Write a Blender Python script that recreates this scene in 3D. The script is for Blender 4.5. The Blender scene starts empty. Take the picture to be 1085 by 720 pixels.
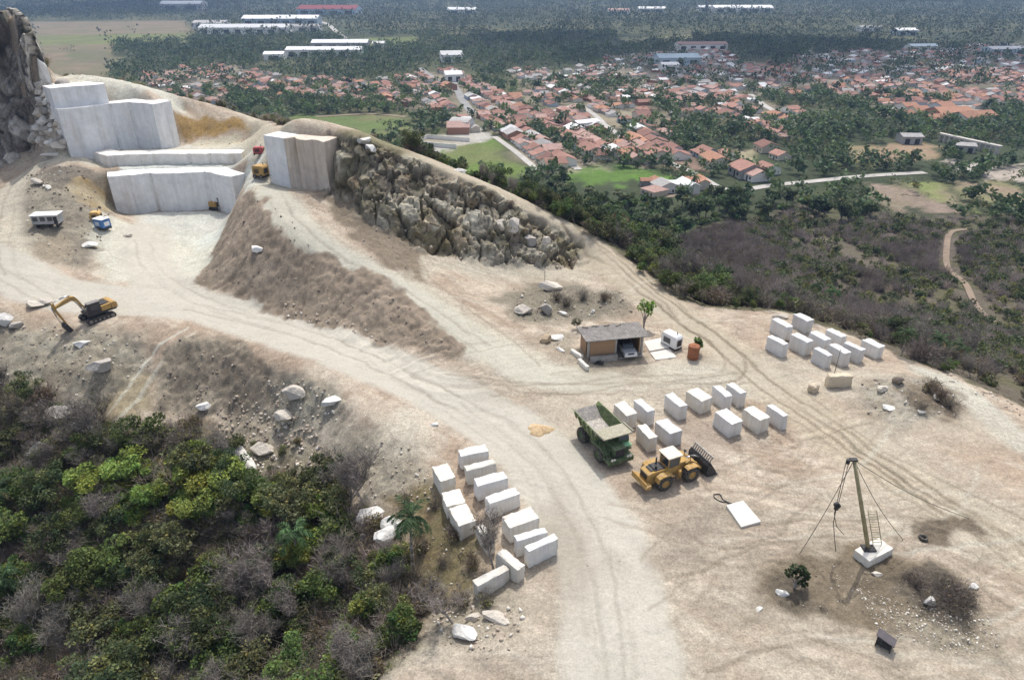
# Limestone / marble quarry above a small town, aerial view.  Everything is built here in code.
import bpy, bmesh, math, random
import numpy as np
from mathutils import Vector, Matrix, Euler
rad = math.radians
scene = bpy.context.scene
COL = scene.collection
RND = random.Random(7)

# ------------------------------------------------------------------ camera model (photo 1085 x 720)
FPX = 723.0
CX, CY = 542.5, 360.0
CAM_H = 45.0
TILT = math.atan(388 / FPX)          # downward pitch
ct, st = math.cos(TILT), math.sin(TILT)

def ray(u, v):
    a, b = (u - CX) / FPX, (CY - v) / FPX
    return np.array([a, ct + b * st, -st + b * ct])

def at(u, v, z=0.0):
    d = ray(u, v)
    t = (z - CAM_H) / d[2]
    return np.array([d[0] * t, d[1] * t, z])

# ------------------------------------------------------------------ numpy noise
def _hash(ix, iy, iz, seed):
    h = (ix.astype(np.int64) * 374761393 + iy.astype(np.int64) * 668265263 + iz.astype(np.int64) * 2147483647 + seed * 144665) & 0xFFFFFFFF
    h = ((h ^ (h >> 13)) * 1274126177) & 0xFFFFFFFF
    h = (h ^ (h >> 16)) & 0xFFFFFF
    return h.astype(np.float64) / float(0xFFFFFF)

def vnoise2(x, y, seed=0):
    x = np.asarray(x, float); y = np.asarray(y, float)
    ix, iy = np.floor(x), np.floor(y)
    fx, fy = x - ix, y - iy
    sx, sy = fx * fx * (3 - 2 * fx), fy * fy * (3 - 2 * fy)
    z = np.zeros_like(ix)
    a = _hash(ix, iy, z, seed); b = _hash(ix + 1, iy, z, seed)
    c = _hash(ix, iy + 1, z, seed); d = _hash(ix + 1, iy + 1, z, seed)
    return (a + (b - a) * sx) * (1 - sy) + (c + (d - c) * sx) * sy

def fbm2(x, y, seed=0, octaves=4, gain=0.5):
    s = 0; amp = 1; tot = 0
    for o in range(octaves):
        s = s + amp * vnoise2(x * 2 ** o + 17.3 * o, y * 2 ** o - 9.1 * o, seed + o)
        tot += amp; amp *= gain
    return s / tot

def vnoise3(p, seed=0):
    i = np.floor(p); f = p - i
    s = f * f * (3 - 2 * f)
    r = 0
    for dx in (0, 1):
        for dy in (0, 1):
            for dz in (0, 1):
                w = (s[:, 0] if dx else 1 - s[:, 0]) * (s[:, 1] if dy else 1 - s[:, 1]) * (s[:, 2] if dz else 1 - s[:, 2])
                r = r + w * _hash(i[:, 0] + dx, i[:, 1] + dy, i[:, 2] + dz, seed)
    return r

def fbm3(p, seed=0, octaves=4, gain=0.5):
    s = 0; amp = 1; tot = 0
    for o in range(octaves):
        s = s + amp * vnoise3(p * 2 ** o + 13.7 * o, seed + o); tot += amp; amp *= gain
    return s / tot

def smooth(a, b, x):
    t = np.clip((x - a) / (b - a), 0, 1)
    return t * t * (3 - 2 * t)

def in_poly(px, py, poly):
    px = np.asarray(px); py = np.asarray(py)
    r = np.zeros(px.shape, bool)
    n = len(poly)
    for i in range(n):
        x0, y0 = poly[i][0], poly[i][1]; x1, y1 = poly[(i + 1) % n][0], poly[(i + 1) % n][1]
        if y0 == y1: continue
        c = ((y0 > py) != (y1 > py)) & (px < (x1 - x0) * (py - y0) / (y1 - y0) + x0)
        r ^= c
    return r

def seg_dist(px, py, pts, closed=False):
    """distance, signed lateral offset and arc length to a polyline"""
    best = np.full(px.shape, 1e9); lat = np.zeros(px.shape); arc = np.zeros(px.shape)
    s = 0.0
    P = list(pts) + ([pts[0]] if closed else [])
    for a, b in zip(P[:-1], P[1:]):
        dx, dy = b[0] - a[0], b[1] - a[1]
        L = math.hypot(dx, dy)
        if L < 1e-6: continue
        dx /= L; dy /= L
        qx, qy = px - a[0], py - a[1]
        t = np.clip(qx * dx + qy * dy, 0, L)
        ex, ey = qx - t * dx, qy - t * dy
        d = np.hypot(ex, ey)
        m = d < best
        best[m] = d[m]
        lat[m] = (dx * qy - dy * qx)[m]
        arc[m] = (s + t)[m]
        s += L
    return best, lat, arc

def spline(pts, n=8):
    """Catmull-Rom through points (tuples of equal length)"""
    P = [np.array(p, float) for p in pts]
    if len(P) < 3: return P
    out = []
    for i in range(len(P) - 1):
        p0 = P[max(i - 1, 0)]; p1 = P[i]; p2 = P[i + 1]; p3 = P[min(i + 2, len(P) - 1)]
        for k in range(n):
            t = k / n
            out.append(0.5 * ((2 * p1) + (-p0 + p2) * t + (2 * p0 - 5 * p1 + 4 * p2 - p3) * t * t + (-p0 + 3 * p1 - 3 * p2 + p3) * t ** 3))
    out.append(P[-1])
    return out

# ------------------------------------------------------------------ objects
def tag(o, label=None, cat=None, group=None, kind=None):
    if label: o['label'] = label
    if cat: o['category'] = cat
    if group: o['group'] = group
    if kind: o['kind'] = kind
    return o

def empty(name, loc, rz=0.0, label=None, cat=None, group=None):
    o = bpy.data.objects.new(name, None)
    o.location = loc; o.rotation_euler = (0, 0, rz)
    COL.objects.link(o)
    return tag(o, label, cat, group)

def copy_tree(o, parent=None):
    c = o.copy(); COL.objects.link(c); c.parent = parent
    for ch in list(o.children):
        copy_tree(ch, c)
    return c

def mesh_np(name, V, F, mat=None, smooth_=False, colors=None, parent=None, fsize=4):
    """V (n,3); F (m,fsize)"""
    V = np.asarray(V, np.float32); F = np.asarray(F, np.int32)
    me = bpy.data.meshes.new(name)
    me.vertices.add(len(V)); me.vertices.foreach_set('co', V.ravel())
    me.loops.add(F.size); me.loops.foreach_set('vertex_index', F.ravel())
    me.polygons.add(len(F))
    me.polygons.foreach_set('loop_start', np.arange(0, F.size, fsize, dtype=np.int32))
    if smooth_: me.polygons.foreach_set('use_smooth', np.ones(len(F), bool))
    if colors is not None:
        for nm, arr in colors.items():
            ca = me.color_attributes.new(nm, 'FLOAT_COLOR', 'POINT')
            a = np.ones((len(V), 4), np.float32); a[:, :3] = arr
            ca.data.foreach_set('color', a.ravel())
    me.update(calc_edges=True); me.validate()
    if mat: me.materials.append(mat)
    o = bpy.data.objects.new(name, me); COL.objects.link(o)
    if parent: o.parent = parent
    return o

class MB:
    """collects shapes of ONE part; build() links it as one mesh object"""
    def __init__(s): s.v = []; s.f = []; s.sm = []
    def add(s, vs, fs, smooth_=False):
        o = len(s.v); s.v += [tuple(map(float, p)) for p in vs]
        for f in fs: s.f.append([i + o for i in f]); s.sm.append(smooth_)
        return s
    def box(s, c, d, rot=None, taper=(1, 1), jit=0.0, rnd=None):
        hx, hy, hz = d[0] / 2, d[1] / 2, d[2] / 2
        vs = []
        for z in (-1, 1):
            tx, ty = (taper if z > 0 else (1, 1))
            for x, y in ((-1, -1), (1, -1), (1, 1), (-1, 1)):
                p = Vector((x * hx * tx, y * hy * ty, z * hz))
                if jit: p += Vector((rnd.uniform(-jit, jit), rnd.uniform(-jit, jit), rnd.uniform(-jit, jit)))
                if rot is not None: p = rot @ p
                vs.append(p + Vector(c))
        return s.add(vs, [(3, 2, 1, 0), (4, 5, 6, 7), (0, 1, 5, 4), (1, 2, 6, 5), (2, 3, 7, 6), (3, 0, 4, 7)])
    def prism(s, prof, y0, y1, axis='y'):
        """prof: ccw list of (a,b); extruded along axis"""
        n = len(prof)
        def P(a, b, t):
            return {'y': (a, t, b), 'x': (t, a, b), 'z': (a, b, t)}[axis]
        vs = [P(a, b, y0) for a, b in prof] + [P(a, b, y1) for a, b in prof]
        fs = [tuple(range(n)), tuple(range(2 * n - 1, n - 1, -1))]
        for i in range(n):
            j = (i + 1) % n
            fs.append((i, i + n, j + n, j))
        return s.add(vs, fs)
    def cyl(s, p0, p1, r0, r1=None, n=12, caps=True, smooth_=True):
        r1 = r0 if r1 is None else r1
        p0, p1 = Vector(p0), Vector(p1); d = (p1 - p0).normalized()
        a = d.orthogonal().normalized(); b = d.cross(a)
        vs = []
        for p, r in ((p0, r0), (p1, r1)):
            for k in range(n):
                t = 2 * math.pi * k / n
                vs.append(p + (a * math.cos(t) + b * math.sin(t)) * r)
        s.add(vs, [(k, (k + 1) % n, (k + 1) % n + n, k + n) for k in range(n)], smooth_)
        if caps:
            o = len(s.v) - 2 * n
            s.f.append([o + k for k in range(n - 1, -1, -1)]); s.sm.append(False)
            s.f.append([o + n + k for k in range(n)]); s.sm.append(False)
        return s
    def tube(s, pts, r, n=6):
        rs = r if isinstance(r, (list, tuple)) else [r] * len(pts)
        for i in range(len(pts) - 1): s.cyl(pts[i], pts[i + 1], rs[i], rs[i + 1], n)
        return s
    def lathe(s, c, prof, axis, n=20):
        """prof list of (r, t) along axis"""
        c = Vector(c); d = Vector(axis).normalized(); a = d.orthogonal().normalized(); b = d.cross(a)
        vs = []
        for r, t in prof:
            for k in range(n):
                q = 2 * math.pi * k / n
                vs.append(c + d * t + (a * math.cos(q) + b * math.sin(q)) * r)
        fs = []
        for i in range(len(prof) - 1):
            for k in range(n):
                k2 = (k + 1) % n
                fs.append((i * n + k, i * n + k2, (i + 1) * n + k2, (i + 1) * n + k))
        s.add(vs, fs, True)
        return s
    def build(s, name, mat, parent=None, bevel=0.0):
        me = bpy.data.meshes.new(name)
        me.from_pydata(s.v, [], s.f); me.validate(); me.update()
        if len(me.polygons) == len(s.sm): me.polygons.foreach_set('use_smooth', s.sm)
        bm = bmesh.new(); bm.from_mesh(me); bmesh.ops.recalc_face_normals(bm, faces=bm.faces[:])
        if bevel:
            bmesh.ops.bevel(bm, geom=bm.edges[:], offset=bevel, segments=1, affect='EDGES', clamp_overlap=True)
        bm.to_mesh(me); bm.free()
        if mat: me.materials.append(mat)
        o = bpy.data.objects.new(name, me); COL.objects.link(o)
        if parent: o.parent = parent
        return o

# ------------------------------------------------------------------ materials
def new_mat(name):
    m = bpy.data.materials.new(name); m.use_nodes = True
    nt = m.node_tree; b = nt.nodes['Principled BSDF']
    return m, nt, b

def mat(name, color, rough=0.8, metal=0.0, var=0.25, scale=3.0, dirt=None, dirt_amt=0.5, bump=0.0, bscale=20, spec=0.3, objrand=0.0):
    """principled with object-space noise variation of value and an optional dirt colour showing through in patches"""
    m, nt, b = new_mat(name)
    N = nt.nodes; L = nt.links
    tc = N.new('ShaderNodeTexCoord')
    n1 = N.new('ShaderNodeTexNoise'); n1.inputs['Scale'].default_value = scale; n1.inputs['Detail'].default_value = 6
    n1.inputs['Roughness'].default_value = 0.65
    L.new(tc.outputs['Object'], n1.inputs['Vector'])
    mr = N.new('ShaderNodeMapRange'); mr.inputs[1].default_value = 0.3; mr.inputs[2].default_value = 0.7
    mr.inputs[3].default_value = 1 - var; mr.inputs[4].default_value = 1 + var
    L.new(n1.outputs['Fac'], mr.inputs[0])
    mx = N.new('ShaderNodeMix'); mx.data_type = 'RGBA'; mx.blend_type = 'MULTIPLY'; mx.inputs[0].default_value = 1
    mx.inputs[6].default_value = (*color, 1)
    L.new(mr.outputs[0], mx.inputs[7])
    out = mx.outputs[2]
    if dirt is not None:
        n2 = N.new('ShaderNodeTexNoise'); n2.inputs['Scale'].default_value = scale * 2.3; n2.inputs['Detail'].default_value = 8
        n2.inputs['Roughness'].default_value = 0.75
        L.new(tc.outputs['Object'], n2.inputs['Vector'])
        m2 = N.new('ShaderNodeMapRange'); m2.inputs[1].default_value = 0.62 - 0.3 * dirt_amt; m2.inputs[2].default_value = 0.78 - 0.2 * dirt_amt
        m2.inputs[4].default_value = 0.9
        L.new(n2.outputs['Fac'], m2.inputs[0])
        md = N.new('ShaderNodeMix'); md.data_type = 'RGBA'
        L.new(m2.outputs[0], md.inputs[0]); L.new(out, md.inputs[6]); md.inputs[7].default_value = (*dirt, 1)
        out = md.outputs[2]
    if objrand:
        oi = N.new('ShaderNodeObjectInfo')
        m3 = N.new('ShaderNodeMapRange'); m3.inputs[3].default_value = 1 - objrand; m3.inputs[4].default_value = 1 + objrand
        L.new(oi.outputs['Random'], m3.inputs[0])
        m4 = N.new('ShaderNodeMix'); m4.data_type = 'RGBA'; m4.blend_type = 'MULTIPLY'; m4.inputs[0].default_value = 1
        L.new(out, m4.inputs[6]); L.new(m3.outputs[0], m4.inputs[7]); out = m4.outputs[2]
    L.new(out, b.inputs['Base Color'])
    b.inputs['Roughness'].default_value = rough; b.inputs['Metallic'].default_value = metal
    b.inputs['Specular IOR Level'].default_value = spec
    if bump:
        n3 = N.new('ShaderNodeTexNoise'); n3.inputs['Scale'].default_value = bscale; n3.inputs['Detail'].default_value = 6
        L.new(tc.outputs['Object'], n3.inputs['Vector'])
        bp = N.new('ShaderNodeBump'); bp.inputs['Strength'].default_value = bump; bp.inputs['Distance'].default_value = 0.1
        L.new(n3.outputs['Fac'], bp.inputs['Height']); L.new(bp.outputs[0], b.inputs['Normal'])
    return m
# ------------------------------------------------------------------ camera, sun, sky
cam_d = bpy.data.cameras.new('camera'); cam = bpy.data.objects.new('camera', cam_d); COL.objects.link(cam)
cam_d.sensor_fit = 'HORIZONTAL'; cam_d.sensor_width = 36.0; cam_d.lens = 36.0 * FPX / 1085.0
cam_d.clip_start = 0.5; cam_d.clip_end = 40000
cam.location = (0, 0, CAM_H); cam.rotation_euler = (math.pi / 2 - TILT, 0, 0)
scene.camera = cam

SUN_EL = 61.0
SUN_AZ = 7.0            # degrees to the right of straight ahead (clockwise from +Y)
sd = bpy.data.lights.new('sun', 'SUN'); sd.energy = 2.0; sd.angle = rad(0.53); sd.color = (1.0, 0.955, 0.89)
so = bpy.data.objects.new('sun', sd); COL.objects.link(so)
so.rotation_euler = (math.pi / 2 - rad(SUN_EL), 0, math.pi - rad(SUN_AZ))   # light travels towards the camera and a little left
so.location = (0, 0, 200)

w = bpy.data.worlds.new('World'); scene.world = w; w.use_nodes = True
nt = w.node_tree; bg = nt.nodes['Background']
sky = nt.nodes.new('ShaderNodeTexSky'); sky.sky_type = 'NISHITA'; sky.sun_disc = False
sky.sun_elevation = rad(SUN_EL); sky.sun_rotation = rad(SUN_AZ)
sky.air_density = 0.8; sky.dust_density = 3.0
hs_ = nt.nodes.new('ShaderNodeHueSaturation'); hs_.inputs['Saturation'].default_value = .55   # thin high haze whitens the sky
nt.links.new(sky.outputs[0], hs_.inputs['Color']); nt.links.new(hs_.outputs[0], bg.inputs[0]); bg.inputs[1].default_value = 0.15
vs = scene.view_settings
vs.view_transform = 'Standard'; vs.look = 'None'; vs.exposure = 0.72; vs.gamma = 1.0; vs.use_curve_mapping = False
scene.cycles.max_bounces = 6; scene.cycles.diffuse_bounces = 4; scene.cycles.transparent_max_bounces = 8
scene.cycles.use_denoising = True
# ------------------------------------------------------------------ the hill: heights through surveyed points
PLAIN_Z = -38.0
CP = [  # (u, v, z) seen points on the bare quarry ground
 (680,400,0),(850,420,0),(1000,470,0),(1085,520,0),(1085,620,0),(1085,720,0),(900,720,0),(700,720,0),(550,720,0),(430,716,-.3),
 (560,640,-.3),(600,560,0),(520,460,0),(560,430,0),(700,560,0),(850,600,.2),(780,470,0),(640,480,0),(470,440,0),(420,400,.3),(350,372,.8),
 (560,330,1),(500,300,2.2),(640,330,.8),(700,340,.4),(760,380,0),(830,365,0),(900,390,0),(600,292,1.5),(545,283,2),
 (1200,560,0),(1250,720,0),(900,560,0),(980,580,.1),(740,640,0),
 # haul road and pit floor
 (300,350,1),(200,330,1.5),(100,335,1.1),(150,290,2.2),(60,310,2),(150,240,3),(118,224,3),(180,221,3),(228,222,3),(215,260,2.7),
 (205,293,2.3),(240,311,1.8),(300,329,1.3),(350,349,1),(400,364,.7),(450,378,.4),(485,384,.3),(140,262,2.8),
 # spoil bank between the pit road and the upper track
 
 (290,200,12.2),(308,225,11.0),(340,258,8.8),(385,282,6.6),(436,310,4.7),(478,338,2.9),(522,375,1.1),(560,400,.3),
 (340,207,12.0),(385,225,10.3),(425,250,7.4),(455,265,5.3),(490,274,3.7),(530,278,2.6),(570,280,2),(612,281,1.5),
 (430,280,5.6),(400,262,7.6),(480,292,3.4),(350,235,10),
 # rock outcrop and the ridge behind it
 (352,140,20.8),(380,152,20.3),(430,168,17.4),(470,185,14.9),(520,206,12),(560,232,7.6),(595,252,5),
 (540,204,10.4),(580,228,7.6),(620,255,4.6),(660,285,2.6),(700,315,1.3),(740,345,.6),
 (490,184,13.2),(455,170,15.5),(300,140,20.4),(400,149,19.2),
 # upper floor
 (285,196,12.2),(250,166,12.3),(205,160,12.3),(150,162,12.3),(270,150,12.4),(260,186,12.2),(215,168,12.3),(285,150,12.4),
 (160,94,22.9),(125,90,24.4),(100,83,25.3),(62,84,25.6),(75,90,25.6),(58,92,25.6),
 # cliff on the far left
 (60,162,12.3),(40,157,12.1),(28,152,12.2),(0,160,12.2),(46,100,23.5),(-60,5,39),(-60,160,13),
 # left road and dirt mound
 (5,290,3.4),(0,330,1.8),(8,230,6.5),(15,195,9),(40,172,11.3),(75,166,12.2),(100,168,12.2),(-40,250,6.5),(-60,330,2),
 (60,186,10.6),(90,186,10.6),(116,228,3),(102,260,3),(75,285,2.8),(55,205,9.4),(40,240,6.2),(62,246,5.4),(82,214,7.8),(30,275,4),
 # banks falling towards the wood in the foreground
 (150,353,1),(200,357,1),(240,357,1),(290,384,.8),(330,403,.6),(365,426,.3),(400,453,0),(440,476,-.3),
 (0,350,.8),(40,400,-2.5),(90,392,-1.4),(0,420,-4.5),(120,432,-4),(150,400,-2.2),(190,420,-4.2),(240,440,-5.2),(290,450,-4.6),(330,470,-4),
 (370,500,-3.6),(250,490,-6.6),(420,520,-2.4),(440,560,-2.6),(400,560,-4.6),(470,620,-2.2),(430,645,-3.6),(100,450,-6.4),(0,480,-8.5),
 (150,550,-10),(300,560,-8.4),(0,620,-14),(150,700,-15),(300,680,-10.5),(380,690,-5),(405,716,-1.6),(-60,420,-5),(-100,560,-13),(-60,720,-19),
 (470,500,-.5),(540,560,-.3),(530,620,-.9),(500,590,-1.3),
 # knoll on the right and the road along the edge
 (950,402,1.7),(975,418,1.2),(930,440,.1),(1010,430,0),(1040,430,-.4),(1085,470,-.5),(900,350,-.2),(1000,392,-.7),(1085,436,-1.2),
]
EDGE = [(52,77,25.8),(75,78,25.6),(100,80,25.4),(150,91,23.0),(200,103,20.2),(235,113,18.3),(270,125,16.0),(300,134,17.4),(345,135,20.0),(400,147,18.8),(430,158,17.4),(480,178,13.2),
        (560,213,9),(600,237,6.6),(640,262,4.2),(680,292,2.2),(715,318,1.2),(760,328,.6),(830,331,.1),(900,356,-.3),(960,380,-.6),
        (1020,402,-1),(1085,434,-1.3),(1170,475,-1.6)]
pts = [at(u, v, z) for u, v, z in CP]
ew = [at(u, v, z) for u, v, z in EDGE]
pts += ew
def edge_normal(i):
    a = ew[max(i - 1, 0)]; b = ew[min(i + 1, len(ew) - 1)]
    t = (b - a)[:2]; t = t / np.linalg.norm(t)
    n = np.array([-t[1], t[0]])
    return n
for i, p in enumerate(ew):
    n = edge_normal(i)
    steep = p[2] > 5 or i < 14
    for d, dz in (((9, -5), (26, -15), (60, -34)) if steep else ((8, -3.2), (28, -11.5), (62, -23), (105, -34))):
        q = p[:2] + n * d
        pts.append(np.array([q[0], q[1], max(p[2] + dz * (1.0 if p[2] < 8 else 1.35), PLAIN_Z - 1)]))
for x, y, z in [(-128,158,37),(-118,160,36),(-138,160,37.5),(-150,160,38),(-175,190,30),(-122,176,4),(-110,182,2),(-100,174,14),(-135,180,10),(-185,150,32),(-220,200,25),(-180,100,5),(-170,60,-18),(-80,230,-2),(-110,260,-20),(-60,250,-38),(0,230,-38),
                (60,190,-38),(120,220,-38),(200,190,-38),(-40,280,-39),(100,250,-39),(200,60,-14),(200,100,-34),(170,130,-37),(250,120,-38),(-140,280,-38),
                (-60,20,-20),(0,10,-8),(60,10,0),(120,20,0)]:
    pts.append(np.array([x, y, z], float))

# quarry walls: (front foot in photo px), foot height, top height, setback of the ground behind
WALLS = {
 'low':   dict(px=[(124,224.5),(140,222.5),(160,221),(200,219.5),(234,219),(250,225)], z0=3.0, z1=10.1, back=3.2),
 'high':  dict(px=[(75,164.5),(98,161),(150,153.5),(172,157),(190,152.5)], z0=12.2, z1=21.2, back=3.2),
 'cut':   dict(px=[(287,191),(308,195),(350,200)], z0=12.1, z1=20.1, back=3.2),
}
BL = [  # break lines (u, v, z)
 [(262,186,12.2),(267,203,12.2),(284,225,11),(300,244,9.8),(317,258,8.6),(354,274,7.0),(404,299,5.2),(448,333,2.8),(478,360,1.4),(491,374,.6)],
 [(205,293,2.3),(240,311,1.8),(300,329,1.3),(350,349,1),(400,364,.7),(450,378,.4),(480,384,.3)],
 [(250,224,3),(239,231,3),(224,267,2.7),(206,292,2.3)],
 [(266,200,12.2),(290,203,12.2),(330,206,12.1)],
 [(350,200,12.0),(385,225,10.3),(425,250,7.4),(455,265,5.3),(490,274,3.7),(530,278,2.6),(570,280,2),(612,281,1.5)],
 [(352,142,20.5),(380,152,20.0),(430,168,17.2),(470,185,14.8),(520,206,11.9),(560,232,7.5),(595,252,4.9),(612,266,2.8)],
 [(60,343,1.1),(110,348,1.1),(150,353,1),(200,357,1),(240,357,1),(290,384,.8),(330,403,.6),(365,426,.3),(400,453,0),(440,476,-.3)],
 [(120,436,-4.2),(190,424,-4.4),(240,440,-5.2),(290,450,-4.6),(330,470,-4),(370,500,-3.6)],
 [(102,174.5,10.0),(116,178.3,10.0),(160,176.3,10.0),(200,176.3,10.0),(255,175.8,10.0)],
 [(112,162,12.25),(160,160.5,12.25),(200,160.5,12.25),(257,160.5,12.25)],
 [(65,170,12),(40,160,12),(0,162,12),(-110,168,12)],
 [(-110,5,39.6),(-40,8,38.85),(0,12,38.1),(20,16,37.75),(31,28,35.4),(36,47,31.9),(40,62,29.2),(44,77,26.4)],
 [(50,78,26.0),(51,90,24.7),(56,104,22.5),(62,120,19.8)],
 [(194,119,17.4),(225,123,16.9),(262,130,15.6)],
 [(196,155,12.2),(230,152,12.3),(268,149,12.4)],
]
brk = list(ew)
def dens(L, step=2.2):
    out = []
    for a, b in zip(L[:-1], L[1:]):
        n = max(1, int(np.linalg.norm(np.array(b) - np.array(a)) / step))
        out += [np.array(a) + (np.array(b) - np.array(a)) * k / n for k in range(n)]
    return out + [np.array(L[-1])]
brk = dens(ew, 3.0)
for L in BL: brk += dens([at(*p) for p in L])
for wd in WALLS.values():
    F0 = [at(u, v, wd['z0']) for u, v in wd['px']]
    wd['foot'] = F0
    T0 = []
    for i, p in enumerate(F0):
        a = F0[max(i - 1, 0)]; b = F0[min(i + 1, len(F0) - 1)]
        t = (b - a)[:2] / np.linalg.norm((b - a)[:2]); n = np.array([-t[1], t[0]])
        T0.append(n)
    wd['nrm'] = T0
    brk += [q + np.array([0, 0, 0]) for q in dens([np.array([p[0] + n[0] * 1.1, p[1] + n[1] * 1.1, wd['z0']]) for p, n in zip(F0, T0)], 1.5)]
    brk += dens([np.array([p[0] - n[0] * 2.2, p[1] - n[1] * 2.2, wd['z0'] - .05]) for p, n in zip(F0, T0)], 1.8)
    brk += dens([np.array([p[0] + n[0] * wd['back'], p[1] + n[1] * wd['back'], wd['z1'] - .15]) for p, n in zip(F0, T0)], 1.5)
# step of the low bench behind the low wall
pts = list(pts)
B = np.array(brk)
# thin break points that sit on top of each other, then drop scattered points too close to them
kept = []
for p in B:
    if all((p[0] - q[0]) ** 2 + (p[1] - q[1]) ** 2 > 0.5 for q in kept): kept.append(p)
B = np.array(kept)
pts = [p for p in pts if np.min(np.hypot(B[:, 0] - p[0], B[:, 1] - p[1])) > 2.4] + list(B)
PT = np.array(pts)
_c = PT[:, :2]
_d = np.hypot(_c[:, None, 0] - _c[None, :, 0], _c[:, None, 1] - _c[None, :, 1])
_n = len(PT)
_A = np.zeros((_n + 3, _n + 3)); _A[:_n, :_n] = _d - np.eye(_n) * 0.12       # slight smoothing
_A[:_n, _n] = 1; _A[:_n, _n + 1:] = _c; _A[_n, :_n] = 1; _A[_n + 1:, :_n] = _c.T
_w = np.linalg.solve(_A, np.concatenate([PT[:, 2], np.zeros(3)]))

def plain_h(x, y):
    x = np.asarray(x, float); y = np.asarray(y, float)
    h = PLAIN_Z + 3.0 * (fbm2(x / 260, y / 260, 5, 3) - .5)
    r = np.hypot(x, y)
    # far off the country rises in low ridges
    h = h + smooth(1300, 3600, r) * (4 + 26 * fbm2(x / 900, y / 900, 9, 3)) + smooth(4000, 9500, r) * 80 * fbm2(x / 2600, y / 2600, 21, 3)
    return h

def rbf(x, y):
    sh = x.shape; x = x.ravel(); y = y.ravel()
    out = np.empty(len(x))
    for i in range(0, len(x), 40000):
        xs, ys = x[i:i + 40000], y[i:i + 40000]
        D = np.hypot(xs[:, None] - _c[None, :, 0], ys[:, None] - _c[None, :, 1])
        out[i:i + 40000] = D @ _w[:_n] + _w[_n] + _w[_n + 1] * xs + _w[_n + 2] * ys
    return out.reshape(sh)

# grid lines: finer near the camera
GX0, GX1, GDX = -165.0, 180.0, 0.20
xs = np.arange(GX0, GX1, GDX)
ys = [16.0]
while ys[-1] < 262: ys.append(ys[-1] + min(max(0.0032 * ys[-1], 0.15), 0.40))
ys = np.array(ys)
# coarse solve of the smooth surface, then bilinear to the fine grid
cx = np.arange(GX0 - 2, GX1 + 2, 1.0); cy = np.arange(14, 266, 1.0)
CXg, CYg = np.meshgrid(cx, cy)
CZ = rbf(CXg, CYg)

def bil(x, y):
    fx = np.clip((x - cx[0]), 0, len(cx) - 1.001); fy = np.clip((y - cy[0]), 0, len(cy) - 1.001)
    i = fx.astype(int); j = fy.astype(int); a = fx - i; b = fy - j
    return (CZ[j, i] * (1 - a) + CZ[j, i + 1] * a) * (1 - b) + (CZ[j + 1, i] * (1 - a) + CZ[j + 1, i + 1] * a) * b

def ground(x, y):
    """height of the ground (without the fine roughness)"""
    x = np.asarray(x, float); y = np.asarray(y, float)
    p = plain_h(x, y)
    inside = (x > GX0) & (x < GX1) & (y > 16) & (y < 262)
    h = np.where(inside, bil(x, y), -99)
    return np.maximum(h, p)

def gz(x, y): return float(ground(np.array([x]), np.array([y]))[0])

_T = np.concatenate([np.arange(20, 300, 0.5), np.geomspace(300, 12000, 900)])
def hit(u, v):
    """where the sight line through photo pixel (u, v) meets the ground"""
    d = ray(u, v)
    X = d[0] * _T; Y = d[1] * _T; Z = CAM_H + d[2] * _T
    g = ground(X, Y)
    k = np.nonzero(Z <= g)[0]
    if len(k) == 0: k = [len(_T) - 1]
    k = k[0]
    if k == 0: t = _T[0]
    else:
        a, b = Z[k - 1] - g[k - 1], g[k] - Z[k]
        t = _T[k - 1] + (_T[k] - _T[k - 1]) * a / max(a + b, 1e-6)
    x, y = d[0] * t, d[1] * t
    return np.array([x, y, gz(x, y)])
def hits(P): return [tuple(hit(u, v)[:2]) for u, v in P]
def px_per_m(p): 
    return FPX / (p[1] * ct + (CAM_H - p[2]) * st)
def project(p):
    x, y, z = p[0], p[1], p[2] - CAM_H
    d = y * ct - z * st; up = y * st + z * ct
    return CX + FPX * x / d, CY - FPX * up / d
# ------------------------------------------------------------------ quarry ground: one sheet, colours of the different soils
GXg, GYg = np.meshgrid(xs, ys)
Z = bil(GXg, GYg)
P_ = plain_h(GXg, GYg)
shape = GXg.shape
X, Y = GXg.ravel(), GYg.ravel(); Z = Z.ravel(); P_ = P_.ravel()
NV = len(X)
WX = X + 2.2 * (fbm2(X / 3.1, Y / 3.1, 31, 4) - .5) * 2; WY = Y + 2.2 * (fbm2(X / 3.1, Y / 3.1, 47, 4) - .5) * 2
N1 = fbm2(X / 11, Y / 11, 3, 5); N2 = fbm2(X / 2.3, Y / 2.3, 11, 4, .6); N3 = fbm2(X / .7, Y / .7, 13, 3, .7)
Cc = np.empty((NV, 3)); rough = np.zeros(NV); DZ = np.zeros(NV)
def mix(c, w): 
    global Cc
    c = np.array(c)
    Cc = Cc * (1 - w[:, None]) + c * w[:, None]
t = smooth(.3, .72, N1)[:, None]
Cc[:] = np.array([.445, .362, .285]) * (1 - t) + np.array([.545, .472, .39]) * t
FA = X * .80 - Y * .60; FB = X * .60 + Y * .80                      # along and across the drift of the traffic
ST = fbm2(FA / 9, FB / 1.3, 401, 5, .6); BL2 = fbm2(X / 5.5, Y / 5.5, 403, 5, .6)
_k = smooth(.52, .68, BL2)[:, None] * .75
Cc = Cc * (1 - _k) + np.array([.37, .285, .218]) * _k
_k = smooth(.54, .66, ST)[:, None] * .55
Cc = Cc * (1 - _k) + np.array([.60, .53, .445]) * _k
_k = smooth(.46, .36, ST)[:, None] * .5
Cc = Cc * (1 - _k) + np.array([.40, .315, .245]) * _k
Cc *= (.84 + .32 * N2)[:, None] * np.array([1.10, 1.03, 1.02])
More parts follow.
